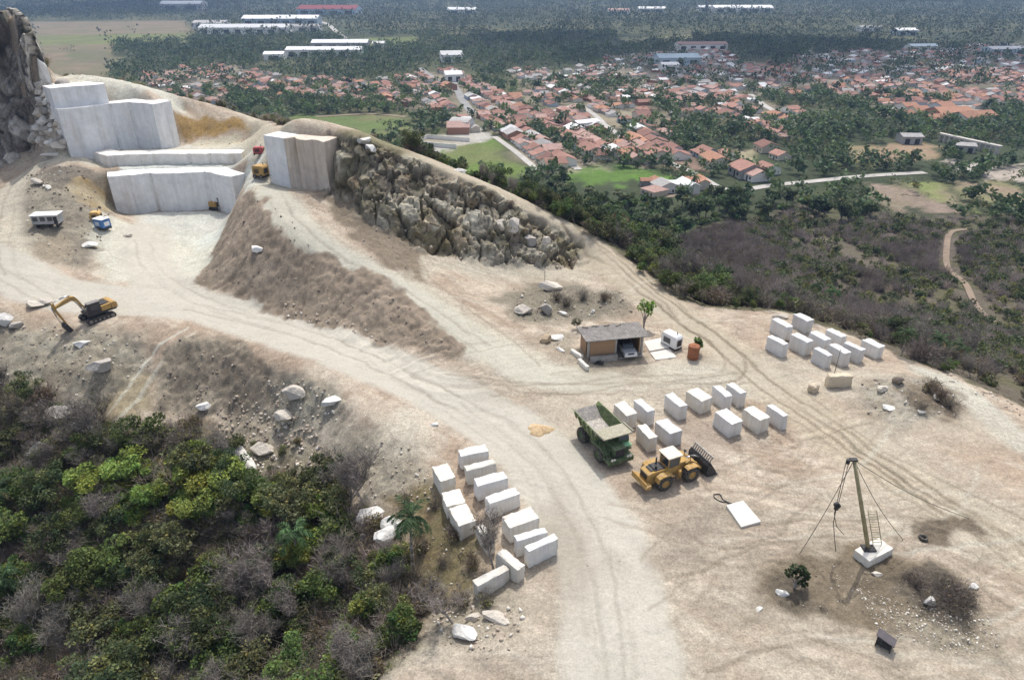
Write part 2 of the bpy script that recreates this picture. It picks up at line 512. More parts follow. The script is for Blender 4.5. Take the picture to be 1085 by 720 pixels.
# scuff lines: where turning wheels and drags have cut the crust
_wx = FA + 5 * (N1 - .5) * 2; _wy = FB + 5 * (fbm2(X / 13, Y / 13, 407, 3) - .5) * 2
for _sd, _sx, _sy, _am in ((411, 9, 2.6, -.30), (415, 8, 2.2, .16), (419, 3.0, 8, -.26), (423, 5, 4, -.24)):
    _n = fbm2(_wx / _sx, _wy / _sy, _sd, 4, .55)
    _l = np.exp(-((_n - .5) / .011) ** 2) * smooth(.46, .58, fbm2(X / 16, Y / 16, _sd + 2, 3))
    Cc *= (1 + _am * _l)[:, None]; DZ += -.05 * _l * (_am < 0)
    DZ += .16 * (np.abs(_n - .5) * 2 - .25) * .5

def area(poly, soft=1.2, world=False, warp=1.0):
    """soft mask of a polygon given in photo pixels; returns (indices, weights)"""
    q = poly if world else hits(poly)
    qx = [p[0] for p in q]; qy = [p[1] for p in q]
    m = np.nonzero((X > min(qx) - 5) & (X < max(qx) + 5) & (Y > min(qy) - 5) & (Y < max(qy) + 5))[0]
    x = X[m] + (WX[m] - X[m]) * warp; y = Y[m] + (WY[m] - Y[m]) * warp
    d, _, _ = seg_dist(x, y, q, True)
    s = np.where(in_poly(x, y, q), d, -d)
    return m, smooth(-soft, soft, s)
def paint(poly, c, amt=1.0, soft=1.2, rgh=0.0, var=.25, c2=None, **k):
    m, wt = area(poly, soft, **k)
    wt = wt * amt
    dk_ = .80 if max(c) < .45 else (.86 if max(c) < .56 else 1.0)
    cc = np.array(c)[None, :] * np.ones((len(m), 1)) * dk_
    if c2 is not None: c2 = np.array(c2) * (.84 if max(c2) < .45 else .9)
    if c2 is not None:
        tt = smooth(.35, .65, .5 * N2[m] + .5 * N1[m])[:, None]
        cc = cc * (1 - tt) + np.array(c2) * tt
    cc = cc * (1 - var / 2 + var * (0.5 * N2[m] + .5 * N3[m]))[:, None]
    Cc[m] = Cc[m] * (1 - wt[:, None]) + cc * wt[:, None]
    rough[m] = np.maximum(rough[m] * (1 - wt), rgh * wt) if rgh == 0 else rough[m] * (1 - wt) + rgh * wt
def strip(px, hw, c, amt=1.0, soft=1.0, streak=.25, rgh=0.0, seed=1, world=False, rut=0.0):
    q = px if world else hits(px)
    q = spline(q, 8)
    qx = [p[0] for p in q]; qy = [p[1] for p in q]
    e = hw + soft + 3
    m = np.nonzero((X > min(qx) - e) & (X < max(qx) + e) & (Y > min(qy) - e) & (Y < max(qy) + e))[0]
    if len(m) == 0: return
    wx = X[m] + .3 * (WX[m] - X[m]); wy = Y[m] + .3 * (WY[m] - Y[m])
    d, lat, arc = seg_dist(wx, wy, q)
    k = d < e
    m, d, lat, arc = m[k], d[k], lat[k], arc[k]
    wt = smooth(hw + soft, hw - soft, d) * amt
    st_ = fbm2(lat / .55 + 40, arc / 14.0, seed, 4, .6)
    wt = wt * np.clip(1 - streak * 2.2 * (st_ - .38), 0, 1.15)
    wt = np.clip(wt, 0, 1)
    Cc[m] = Cc[m] * (1 - wt[:, None]) + np.array(c) * wt[:, None] * (1 + streak * (st_ - .5))[:, None]
    rough[m] = rough[m] * (1 - wt)
    if 'road_' in globals() and hw > 2: road_[m] = np.maximum(road_[m], wt)
    if rut: DZ[m] -= rut * wt
PALE = (.615, .55, .485); WHITE = (.74, .735, .70)

# --- broad soil regions
# outside the pad: the scrub slope
d, lat, _ = seg_dist(WX, WY, [tuple(p[:2]) for p in ew])
outs = smooth(.4, 2.2, lat)
mix((.16, .13, .10), outs); Cc *= (1 - outs * .35 * (1 - N2))[:, None] if False else 1
slope_n = smooth(.4, .62, N1)
mix((.13, .125, .06), outs * slope_n * .6)
rough[:] = outs * .5
# spoil bank between the two tracks
SPOIL = (.37, .285, .222)
paint([(262,200),(285,210),(290,240),(330,268),(300,250),(262,215)], (.40,.325,.26), .8, 1.5, .4, .3)
# outcrop rock
ROCKP = [(346,140),(385,147),(430,163),(480,186),(530,206),(570,231),(612,262),(620,280),(560,281),(500,277),(450,267),(400,241),(343,202)]
paint(ROCKP, (.36,.305,.25), 1, .8, 0, .5, c2=(.45,.40,.34))
paint([(440,250),(470,240),(520,268),(500,278),(450,266)], (.33,.235,.14), .8, 1.5, .3, .4)
paint([(352,139),(400,147),(470,176),(540,205),(520,208),(440,172),(380,155)], (.43,.33,.22), .8, 1.2, .3, .5, c2=(.22,.20,.10))
# left dirt mound
paint([(20,190),(60,178),(112,182),(122,225),(108,265),(85,287),(45,272),(15,240)], (.33,.275,.225), 1, 1.5, .8, .5, c2=(.42,.36,.29))
paint([(45,180),(100,178),(108,192),(60,200)], (.25,.21,.18), .8, 1.0, .8, .4)
paint([(84,188),(112,185),(122,222),(104,224),(72,202)], (.46,.31,.15), .85, 1.0, .3, .5, c2=(.52,.42,.29))
paint([(45,238),(70,250),(75,282),(35,268)], (.45,.36,.27), .7, 1.2, .3, .3)
# ochre slope on the upper level
paint([(188,117),(225,122),(264,131),(267,139),(235,141),(205,146),(192,150)], (.50,.315,.125), 1, .8, .5, .5, c2=(.42,.27,.13))
paint([(200,153),(225,147),(262,147),(278,152),(230,157)], (.62,.54,.43), .9, 1, .2, .25)
# banks above the foreground wood
paint([(0,333),(60,345),(150,352),(168,382),(140,420),(100,434),(55,425),(0,408)], (.40,.335,.262), 1, 2, .55, .35, c2=(.46,.40,.325))
paint([(-80,333),(10,333),(10,410),(-80,440)], (.38,.32,.25), 1, 3, .5, .3)
paint([(350,460),(400,455),(450,478),(460,520),(420,525),(360,520)], (.47,.395,.315), 1, 2.2, .45, .3, c2=(.52,.45,.37))
paint([(100,436),(140,405),(168,400),(160,432),(120,455)], (.50,.40,.27), .9, 1.4, .3, .3)
# wood floor
WOODP = [(-140,408),(0,408),(70,436),(130,458),(215,455),(255,490),(300,515),(345,525),(400,545),(432,600),(456,640),(440,690),(395,724),(360,780),(-200,780)]
paint(WOODP, (.24,.19,.13), 1, 1.8, .6, .6, c2=(.17,.155,.085))
paint([(235,440),(330,470),(350,520),(300,540),(245,500)], (.40,.36,.29), .8, 2, .9, .5, c2=(.25,.22,.14))
# dry grass between the wood and the stacked blocks
paint([(412,522),(455,515),(500,570),(530,640),(480,664),(452,645),(432,598)], (.33,.235,.14), 1, 1.6, .5, .5, c2=(.23,.185,.105))
paint([(452,640),(530,630),(560,650),(500,690),(455,690)], (.42,.36,.29), .8, 2, .6, .4)
# spoil at the mast
paint([(800,620),(850,615),(860,650),(805,645)], (.30,.24,.18), .6, 1.5, .4, .4)
# shed surroundings
paint([(570,350),(605,350),(612,385),(590,392)], (.43,.37,.30), .7, 1.2, .6, .4)
# knoll on the right
paint([(890,420),(930,435),(960,470),(900,445)], (.42,.35,.28), .5, 2, .4, .3)
# reddish and brown patches on the pad
# pits of white stone dust
paint([(112,226),(246,222),(238,248),(218,290),(150,300),(108,300),(100,262)], (.70,.66,.575), .8, 1.5, .12, .2)
paint([(150,223),(246,221),(240,246),(190,255),(150,245)], WHITE, .7, 2, .25, .2)
paint([(100,170),(258,166),(286,180),(288,198),(262,200),(255,172),(130,182)], WHITE, .85, .8, .25, .2)
paint([(92,167),(262,164),(285,160),(250,156),(190,154),(150,156),(98,163)], WHITE, .6, .8, .15, .2)
paint([(60,78),(110,80),(190,110),(188,118),(120,118),(120,95),(60,92)], (.68,.64,.57), .8, 1.2, .3, .2)
paint([(286,146),(345,145),(380,152),(350,160)], (.62,.54,.43), .9, 1, .2, .2)
paint([(400,440),(440,440),(470,470),(420,480)], (.62,.56,.48), .6, 2, .1, .2)
paint([(480,690),(660,690),(640,724),(400,724),(430,690)], (.56,.50,.435), .6, 3, .08, .15)
# --- haul roads (crushed white stone worked in by lorries)
strip([(200,250),(190,285),(215,318),(260,335)], 2.2, (.68,.63,.55), .6, 1.2, .3, seed=4)
strip([(100,318),(60,308),(25,285),(6,240),(12,200),(40,174),(80,167),(150,163),(230,160),(280,155)], 2.6, (.62,.55,.46), .85, 1.2, .3, seed=5)
strip([(280,185),(288,203),(302,226),(335,262),(390,292),(450,325),(510,365),(570,396),(640,402),(740,398),(800,405)], 3.2, (.645,.575,.485), .9, 1.6, .35, seed=6)
strip([(270,215),(285,240),(330,268)], 1.0, (.58,.50,.41), .7, .8, .3, seed=66)
strip([(620,288),(560,288),(500,283),(455,280),(440,300),(500,345),(560,380)], 2.6, (.62,.55,.46), .7, 1.6, .35, seed=7)
strip([(455,172),(500,190),(530,201),(590,236),(650,282),(710,328),(770,372),(820,410),(860,440),(930,488),(1000,535),(1090,585),(1180,640)], 3.6, (.55,.455,.35), .85, 1.2, .35, seed=8)
strip([(200,103),(270,126),(290,150),(280,180)], 2.0, (.64,.56,.45), .7, 1.0, .3, seed=88)
strip([(1180,520),(1085,470),(1045,436),(1012,408),(985,396)], 2.3, (.62,.57,.495), .9, 1.0, .25, seed=9)
strip([(1085,560),(1000,500),(940,460),(1040,450)], 3.5, (.53,.46,.385), .5, 2.5, .3, seed=10)
strip([(560,470),(600,440),(680,415),(760,400),(850,395),(900,400)], 5, (.55,.48,.405), .6, 2, .3, seed=11)
strip([(640,585),(720,560),(800,570),(900,540),(1000,560)], 5, (.53,.46,.385), .45, 2.5, .35, seed=12)
strip([(660,700),(760,660),(860,690),(960,710),(1080,690)], 5, (.53,.46,.385), .5, 2.5, .3, seed=13)
strip([(540,640),(600,680),(650,720)], 3, (.5,.43,.36), .5, 2, .3, seed=14)
# the worn roads themselves, smoother and cleaner than the ground beside them
road_ = np.zeros(NV)
strip([(-20,272),(20,290),(45,305),(100,316),(180,322),(250,335),(330,360),(420,395),(500,432),(555,468),(600,520),(634,580),(652,640),(660,735)], 4.4, PALE, 1.0, .7, .10, seed=2)
strip([(160,245),(155,275),(175,305),(215,325),(270,338)], 3.8, PALE, .95, 1.2, .14, seed=3)
strip([(285,203),(306,227),(338,262),(388,290),(445,320),(510,365),(570,396),(640,402)], 2.6, (.62,.565,.485), .85, .8, .15, seed=6)
strip([(460,175),(500,190),(530,201),(590,236),(650,282),(710,328),(770,372),(820,410),(860,440)], 2.4, (.56,.47,.375), .6, .7, .2, seed=8)
# --- wheel ruts and tyre lines
def ruts(px, gauge=2.1, w=.24, c=(.25,.195,.145), amt=.65, seed=1, dz=.05):
    q = spline(hits(px), 8); q = [p[:2] for p in q]
    for s in (-1, 1):
        o = []
        for i, p in enumerate(q):
            a = q[max(i - 1, 0)]; b = q[min(i + 1, len(q) - 1)]
            t = (b - a) / max(np.linalg.norm(b - a), 1e-6)
            o.append((p[0] - t[1] * gauge / 2 * s, p[1] + t[0] * gauge / 2 * s))
        strip(o[::2] if len(o) > 20 else o, w * .85, c, min(1, amt * (.86 if s > 0 else .70)), .13, .7, seed=seed + s, world=True, rut=dz)
DK = (.25,.195,.145); MD = (.31,.245,.19)
ruts([(600,236),(650,278),(710,326),(770,370),(800,397),(860,440),(930,488),(1000,535),(1090,588)], 2.3, .30, (.24,.185,.13), .9, 21)
ruts([(640,262),(700,312),(745,352),(775,375),(778,395),(750,402),(680,402),(600,412),(520,412)], 2.2, .26, DK, .75, 22)
ruts([(820,425),(880,462),(960,520),(1040,562),(1090,600)], 2.2, .3, (.24,.19,.14), .8, 23)
ruts([(840,415),(900,462),(985,512),(1090,560)], 2.4, .22, MD, .7, 24)
ruts([(470,402),(560,410),(640,412),(720,408),(790,400)], 2.2, .25, DK, .55, 25)
ruts([(420,398),(500,436),(556,472),(600,525),(632,585),(650,645),(656,720)], 2.4, .3, (.46,.41,.35), .55, 26)
ruts([(460,415),(540,455),(590,505),(622,570),(640,640),(645,720)], 2.2, .22, (.46,.41,.35), .5, 27)
ruts([(480,432),(550,480),(585,540),(600,600),(605,680)], 2.2, .22, (.42,.37,.31), .4, 28)
ruts([(200,325),(300,347),(400,385),(480,425)], 2.2, .25, (.42,.37,.31), .7, 29)
ruts([(150,255),(165,290),(220,322),(300,345)], 2.2, .25, (.42,.37,.31), .6, 30)
ruts([(900,560),(820,565),(740,590),(700,604)], 2.2, .25, MD, .6, 31)
ruts([(1000,520),(900,545),(800,560),(712,588)], 2.2, .22, MD, .5, 32)
ruts([(1085,640),(1040,610),(990,590),(950,600)], 2.2, .25, MD, .6, 33)
ruts([(1085,620),(1000,575),(950,560),(850,560)], 2.2, .2, MD, .5, 34)
ruts([(930,690),(980,705),(1050,690),(1075,650),(1050,610),(1000,580)], 2.2, .25, MD, .55, 35)
ruts([(700,620),(780,660),(860,690),(950,715)], 2.2, .22, MD, .5, 36)
ruts([(640,540),(700,560),(760,590),(820,580),(880,530)], 2.2, .22, (.27,.21,.16), .6, 37)
ruts([(690,600),(720,570),(745,595),(730,630),(700,655)], 2.0, .22, (.27,.21,.16), .5, 38)
ruts([(800,470),(760,500),(770,520),(840,500),(880,470)], 2.2, .2, MD, .5, 39)
ruts([(860,470),(800,520),(700,545)], 2.2, .2, MD, .45, 40)
ruts([(290,205),(305,230),(340,265),(395,295),(455,330),(515,368)], 2.2, .25, (.42,.36,.3), .7, 41)
ruts([(445,270),(470,300),(530,345),(580,385)], 2.2, .25, MD, .5, 42)
ruts([(600,300),(560,305),(500,320),(520,350),(580,330)], 2.2, .25, MD, .4, 43)
ruts([(12,290),(5,240),(15,198),(45,173)], 2.0, .25, (.36,.3,.24), .7, 44)
ruts([(120,440),(150,405),(175,370),(200,350)], 2.0, .26, (.74,.70,.62), .9, 45, .02)
ruts([(60,322),(20,300),(-10,285)], 2.2, .25, (.38,.32,.27), .7, 46)
_r = random.Random(3)
for k in range(46):      # faint crossing tyre arcs all over the pad
    u = _r.uniform(705, 1085); v = _r.uniform(440, 715)
    if k > 34: u = _r.uniform(420, 640); v = _r.uniform(290, 420)
    L = []
    a = _r.uniform(-.7, .5); k2 = _r.uniform(-.18, .18); 
    p = hit(u, v)[:2]
    for j in range(7):
        L.append(tuple(p)); p = p + np.array([math.cos(a), math.sin(a)]) * _r.uniform(3, 4.5); a += k2
    L = [np.array(q) for q in L]
    strip(L, .2, _r.choice([MD, DK, (.70,.64,.56)]), _r.uniform(.2, .45), .2, .8, seed=100 + k, world=True, rut=.03)
    if k % 2:
        strip([q + np.array([.8, 1.9]) for q in L], .2, MD, .4, .2, .8, seed=200 + k, world=True, rut=.03)

# soils that lie over the wheel tracks
for p, c, a in [([(690,560),(730,540),(770,560),(745,585),(700,600)], (.42,.345,.285), .7), ([(730,535),(775,530),(775,550),(745,553)], (.38,.315,.26), .7),
             ([(690,590),(730,590),(735,615),(695,620)], (.43,.35,.28), .6), ([(655,480),(690,490),(680,520),(650,500)], (.48,.40,.34), .5),
             ([(720,450),(765,445),(800,465),(740,480),(700,478)], (.47,.375,.315), .8), ([(600,400),(680,398),(690,410),(610,412)], (.47,.39,.31), .5),
             ([(480,395),(560,400),(560,425),(500,420)], (.50,.43,.36), .5), ([(540,285),(600,290),(610,300),(560,296)], (.52,.44,.35), .6),
             ([(850,580),(880,570),(900,590),(870,600)], (.43,.355,.285), .6), ([(560,540),(600,520),(640,600),(600,660),(570,600)], (.46,.385,.32), .6),
             ([(760,600),(800,590),(800,640),(760,650)], (.46,.39,.32), .4)]:
    paint(p, c, a, 2.5, .15, .3)
paint([(262,203),(270,205),(286,225),(302,243),(319,256),(356,272),(406,297),(450,331),(493,373),(488,378),(462,376),(398,363),(325,342),(273,322),(206,297),(224,268),(244,228)], SPOIL, 1, .45, .9, .6, c2=(.40,.31,.245))
paint([(225,275),(300,285),(380,330),(450,370),(400,362),(300,322),(218,294)], (.36,.29,.23), .5, 2.5, .8, .3)
paint([(338,206),(352,203),(400,238),(455,266),(440,282),(462,306),(420,285),(372,250)], (.36,.28,.215), 1, .9, .45, .4, c2=(.30,.235,.18))
paint([(188,356),(240,354),(287,383),(296,430),(255,447),(200,443),(160,432),(176,392)], (.30,.24,.19), 1, .6, .9, .6, c2=(.40,.33,.26))
paint([(288,384),(330,402),(368,425),(350,460),(310,470),(270,450),(293,430)], (.44,.385,.315), 1, 1.6, .8, .4)
paint([(850,588),(900,578),(960,590),(1030,615),(1062,690),(995,695),(935,668),(885,655),(800,642),(786,620),(820,600)], (.30,.235,.172), 1, 1.2, .5, .45, c2=(.25,.195,.145))
paint([(855,600),(905,583),(955,600),(940,640),(920,662),(870,655)], (.235,.18,.13), 1, .5, .35, .55, c2=(.29,.225,.165))
paint([(950,603),(1000,601),(1045,640),(1025,660),(965,650)], (.19,.155,.125), 1, .6, .9, .5)
paint([(800,622),(850,612),(862,650),(815,645)], (.20,.16,.125), 1, .6, .8, .5)
paint([(920,640),(960,650),(1050,665),(1060,695),(990,695)], (.47,.40,.32), .7, 1.2, .8, .4)
paint([(975,550),(1010,543),(1040,560),(1010,578),(980,572)], (.25,.195,.15), 1, .6, .6, .4)
paint([(525,315),(560,300),(610,300),(660,312),(672,330),(620,338),(545,340)], (.385,.325,.26), 1, 1.4, .6, .4, c2=(.30,.255,.20))
paint([(600,375),(690,372),(690,392),(620,396)], (.40,.325,.25), .7, 1.4, .2, .3)
paint([(905,405),(950,395),(985,400),(1020,430),(1015,448),(960,450),(920,440)], (.52,.46,.39), .9, 1.5, .6, .4, c2=(.35,.28,.21))
paint([(975,405),(1000,408),(1022,435),(1000,445),(970,430)], (.23,.175,.13), .9, .9, .6, .4)
# --- relief: clods on the spoil, small unevenness everywhere, broken rock on the outcrop
clod = (np.abs(fbm2(X / 1.7, Y / 1.7, 51, 4, .6) - .5) * -2 + .25) * .9 + (N3 - .5) * .6 + (vnoise2(X / .42, Y / .42, 57) - .5) * .38
Z2 = Z + rough * clod * .75 + (N3 - .5) * .07 + (N2 - .5) * .12 + DZ
Pz = np.stack([X, Y, Z2], 1)
def cells(p, seed):
    """cellular pattern: per point the random tilt plane and offset of its cell, and distance to the cell border"""
    i0 = np.floor(p); best = np.full(len(p), 1e9); sec = np.full(len(p), 1e9); val = np.zeros(len(p)); off = np.zeros(len(p))
    for dx in (-1, 0, 1):
        for dy in (-1, 0, 1):
            for dz in (-1, 0, 1):
                c = i0 + np.array([dx, dy, dz])
                h = [_hash(c[:, 0], c[:, 1], c[:, 2], seed + k) for k in range(7)]
                q = c + np.stack(h[:3], 1); dv = p - q; d = (dv ** 2).sum(1)
                n = np.stack(h[3:6], 1) - .5
                m = d < best
                sec = np.where(m, best, np.minimum(sec, d))
                val = np.where(m, (dv * n).sum(1) * 1.6, val); off = np.where(m, h[6] - .5, off); best = np.where(m, d, best)
    return val, off, np.sqrt(sec) - np.sqrt(best)
def rockify(poly, amp, cell, soft, dark=0.0, world=False):
    m, wt = area(poly, soft, warp=.5, world=world)
    p = Pz[m]
    gzx = np.gradient(Z.reshape(shape), axis=1) / GDX
    gzy = np.gradient(Z.reshape(shape), axis=0) / np.gradient(ys)[:, None]
    nx_, ny_ = -gzx.ravel()[m], -gzy.ravel()[m]
    L = np.sqrt(nx_ ** 2 + ny_ ** 2 + 1)
    n = np.stack([nx_ / L, ny_ / L, 1 / L], 1)
    q = p + .6 * (np.stack([fbm3(p / 1.6 + 31 * s, 61 + s, 3) for s in (0, 1, 2)], 1) - .5)
    disp = 0; tone = 0
    big = fbm3(p / (cell * 2.6), 69, 3) - .5
    disp = disp + big * amp * 2.2
    dip = np.array([[.80, .0, .60], [0, 1, 0], [-.60, 0, .80]])          # tilted bedding: long axis of the blocks leans
    for k, (sc_, am) in enumerate(((1.0, 1.0), (.5, .42), (.2, .13))):
        v_, o_, e_ = cells((q @ dip.T) / (cell * sc_) * np.array([.9, .9, .72]), 71 + 10 * k)
        disp = disp + am * amp * (.9 * v_ + .75 * o_ - .5 * smooth(.12, 0, e_)); tone = tone + am * (o_ + v_ * .3)
    Pz[m] = p + n * (disp * wt)[:, None] + np.array([0, 0, 1.0]) * (np.abs(big) * wt)[:, None]
    tone = smooth(-.55, .75, tone + 1.6 * (fbm3(p / np.array([1.2, 1.2, 3.0]), 81, 4, .6) - .5))
    tn = np.array([.30,.235,.175])[None] * (1 - tone[:, None]) + np.array([.72,.635,.52])[None] * tone[:, None]
    rust = smooth(.5, .7, fbm3(p / np.array([3., 3., 6.]), 83, 4, .6))[:, None]
    tn = tn * (1 - .6 * rust) + np.array([.33,.215,.125]) * .6 * rust
    weed = smooth(.46, .6, fbm3(p / 2.7, 85, 4, .65))[:, None] * (n[:, 2:3] > .35)
    tn = tn * (1 - .75 * weed) + np.array([.17,.14,.07]) * .75 * weed
    if dark:
        dm = smooth(.42, .62, fbm3(p / np.array([4., 4., 9.]), 87, 4, .6))[:, None] * dark
        tn = tn * (1 - dm) + np.array([.13,.115,.10]) * dm
    stn = wt[:, None] * .92
    Cc[m] = Cc[m] * (1 - stn) + tn * stn
def rills(crest, width, amp, period, c_amp=.18, seed=5):
    """run-off furrows down a tipped bank, in the earth itself"""
    q = [tuple(at(*a_)[:2]) for a_ in crest]
    qx = [a_[0] for a_ in q]; qy = [a_[1] for a_ in q]
    m = np.nonzero((X > min(qx) - width) & (X < max(qx) + width) & (Y > min(qy) - width) & (Y < max(qy) + width))[0]
    d, lat, arc = seg_dist(X[m], Y[m], q)
    w_ = smooth(width, width * .6, d) * smooth(-.3, 1.2, -lat)
    r_ = fbm2((arc + 1.2 * (N1[m] - .5) * 6) / period, d / 16 + 3, seed, 4, .65) - .5
    ter = (fbm2(arc / 9, d / 1.1, seed + 9, 4, .6) - .5)
    Pz[m, 2] += (r_ * amp + ter * amp * .5) * w_
    Cc[m] *= (1 + (r_ * 1.4 + ter) * c_amp * 2.2 * w_)[:, None]
rills([(267,203,12.2),(284,225,11),(300,244,9.8),(317,258,8.6),(354,274,7.0),(404,299,5.2),(448,333,2.8),(491,374,.6)], 13, .9, 1.5)
rills([(150,353,1),(200,357,1),(240,357,1),(290,384,.8),(330,403,.6),(365,426,.3),(440,476,-.3)], 12, .9, 1.6, seed=15)
rills([(0,350,.8),(60,345,1),(150,353,1)], 13, .7, 1.6, .14, seed=25)
rills([(335,207,12),(385,228,10),(425,252,7.4),(455,268,5.3)], 9, .4, 1.6, .12, seed=35)
rockify(ROCKP, 1.7, 3.9, 1.0, .35)
V = Pz
nx = len(xs); ny = len(ys)
ii = (np.arange(ny - 1)[:, None] * nx + np.arange(nx - 1)[None, :]).ravel()
F = np.stack([ii, ii + 1, ii + 1 + nx, ii + nx], 1)
keep = (Z > P_ - 1.5).reshape(shape)
F = F[(keep[:-1, :-1] | keep[1:, 1:]).ravel()]

def soil_mat(name, scale=1.0, bump=.5, trk=False):
    m, nt, b = new_mat(name)
    N = nt.nodes; L = nt.links
    at_ = N.new('ShaderNodeVertexColor'); at_.layer_name = 'col'
    tc = N.new('ShaderNodeTexCoord')
    prev = at_.outputs['Color']
    for sc, lo, hi, det in ((.35 * scale, .86, 1.12, 8), (2.2 * scale, .76, 1.22, 8), (6 * scale, .66, 1.34, 6)):
        n = N.new('ShaderNodeTexNoise'); n.inputs['Scale'].default_value = sc; n.inputs['Detail'].default_value = det; n.inputs['Roughness'].default_value = .7
        L.new(tc.outputs['Object'], n.inputs['Vector'])
        r = N.new('ShaderNodeMapRange'); r.inputs[1].default_value = .3; r.inputs[2].default_value = .7; r.inputs[3].default_value = lo; r.inputs[4].default_value = hi
        L.new(n.outputs['Fac'], r.inputs[0])
        x = N.new('ShaderNodeMix'); x.data_type = 'RGBA'; x.blend_type = 'MULTIPLY'; x.inputs[0].default_value = 1
        if trk:
            vq = N.new('ShaderNodeVertexColor'); vq.layer_name = 'open'; sq = N.new('ShaderNodeSeparateColor'); L.new(vq.outputs['Color'], sq.inputs[0])
            rq = N.new('ShaderNodeMapRange'); rq.inputs[3].default_value = 1; rq.inputs[4].default_value = .4; L.new(sq.outputs[1], rq.inputs[0]); L.new(rq.outputs[0], x.inputs[0])
        L.new(prev, x.inputs[6]); L.new(r.outputs[0], x.inputs[7]); prev = x.outputs[2]
    if trk:
        vo = N.new('ShaderNodeVertexColor'); vo.layer_name = 'open'; so_ = N.new('ShaderNodeSeparateColor'); L.new(vo.outputs['Color'], so_.inputs[0])
        wn = N.new('ShaderNodeTexNoise'); wn.inputs['Scale'].default_value = .045; wn.inputs['Detail'].default_value = 1; L.new(tc.outputs['Object'], wn.inputs['Vector'])
        wv = N.new('ShaderNodeVectorMath'); wv.operation = 'MULTIPLY_ADD'; wv.inputs[1].default_value = (14, 14, 0); L.new(wn.outputs['Color'], wv.inputs[0]); L.new(tc.outputs['Object'], wv.inputs[2])
        for ang, sx, sy, lo, hi, ms in ((37, .03, 1.6, .88, 1.05, .05), (-14, .028, 1.9, .92, 1.04, .07), (72, .03, 1.8, .9, 1.05, .06)):
            mp = N.new('ShaderNodeMapping'); mp.vector_type = 'TEXTURE' if False else 'POINT'; mp.inputs['Rotation'].default_value = (0, 0, rad(ang)); mp.inputs['Scale'].default_value = (sx, sy, 0)
            L.new(wv.outputs[0], mp.inputs[0])
            n = N.new('ShaderNodeTexNoise'); n.inputs['Scale'].default_value = 1; n.inputs['Detail'].default_value = 6; n.inputs['Roughness'].default_value = .72; L.new(mp.outputs[0], n.inputs['Vector'])
            r = N.new('ShaderNodeMapRange'); r.inputs[1].default_value = .38; r.inputs[2].default_value = .62; r.inputs[3].default_value = lo; r.inputs[4].default_value = hi; L.new(n.outputs['Fac'], r.inputs[0])
            k = N.new('ShaderNodeTexNoise'); k.inputs['Scale'].default_value = ms; k.inputs['Detail'].default_value = 3; L.new(tc.outputs['Object'], k.inputs['Vector'])
            kr = N.new('ShaderNodeMapRange'); kr.inputs[1].default_value = .42; kr.inputs[2].default_value = .58; L.new(k.outputs['Fac'], kr.inputs[0])
            mm = N.new('ShaderNodeMath'); mm.operation = 'MULTIPLY'; L.new(kr.outputs[0], mm.inputs[0]); L.new(so_.outputs[0], mm.inputs[1])
            x = N.new('ShaderNodeMix'); x.data_type = 'RGBA'; x.blend_type = 'MULTIPLY'; L.new(mm.outputs[0], x.inputs[0]); L.new(prev, x.inputs[6]); L.new(r.outputs[0], x.inputs[7]); prev = x.outputs[2]
    L.new(prev, b.inputs['Base Color'])
    b.inputs['Roughness'].default_value = .95; b.inputs['Specular IOR Level'].default_value = .1
    n = N.new('ShaderNodeTexNoise'); n.inputs['Scale'].default_value = 5 * scale; n.inputs['Detail'].default_value = 8; n.inputs['Roughness'].default_value = .75
    L.new(tc.outputs['Object'], n.inputs['Vector'])
    bp = N.new('ShaderNodeBump'); bp.inputs['Strength'].default_value = bump; bp.inputs['Distance'].default_value = .18 / scale
    L.new(n.outputs['Fac'], bp.inputs['Height']); L.new(bp.outputs[0], b.inputs['Normal'])
    return m
soil = soil_mat('quarry_soil', 1.0, .6, True)
open_ = np.clip(1 - rough * 2.2, 0, 1) * (1 - outs)
Cc *= np.array([.735, .775, .745])
hill = mesh_np('quarry_ground', V, F, soil, True, {'col': np.clip(Cc, 0, .85), 'open': np.stack([open_ * (1 - .5 * road_), road_, road_], 1)})
rock_ = np.zeros(NV, bool)
for _p, _wd in ((ROCKP, False),):
    _m, _w = area(_p, .8, warp=.5, world=_wd); rock_[_m[_w > .5]] = True
sm_ = ~(rock_[F].all(1)); hill.data.polygons.foreach_set('use_smooth', sm_)
tag(hill, kind='structure')
# lookup of the finished surface for setting things down
_ZF = Pz[:, 2].reshape(shape)
def gfine(x, y):
    i = int(np.clip((x - xs[0]) / GDX, 0, nx - 2)); j = int(np.clip(np.searchsorted(ys, y) - 1, 0, ny - 2))
    if not (xs[0] < x < xs[-1] and ys[0] < y < ys[-1]): return gz(x, y)
    return max(float(_ZF[j:j + 2, i:i + 2].mean()), float(plain_h(x, y)))
def spot(u, v):
    p = hit(u, v); return np.array([p[0], p[1], gfine(p[0], p[1])])

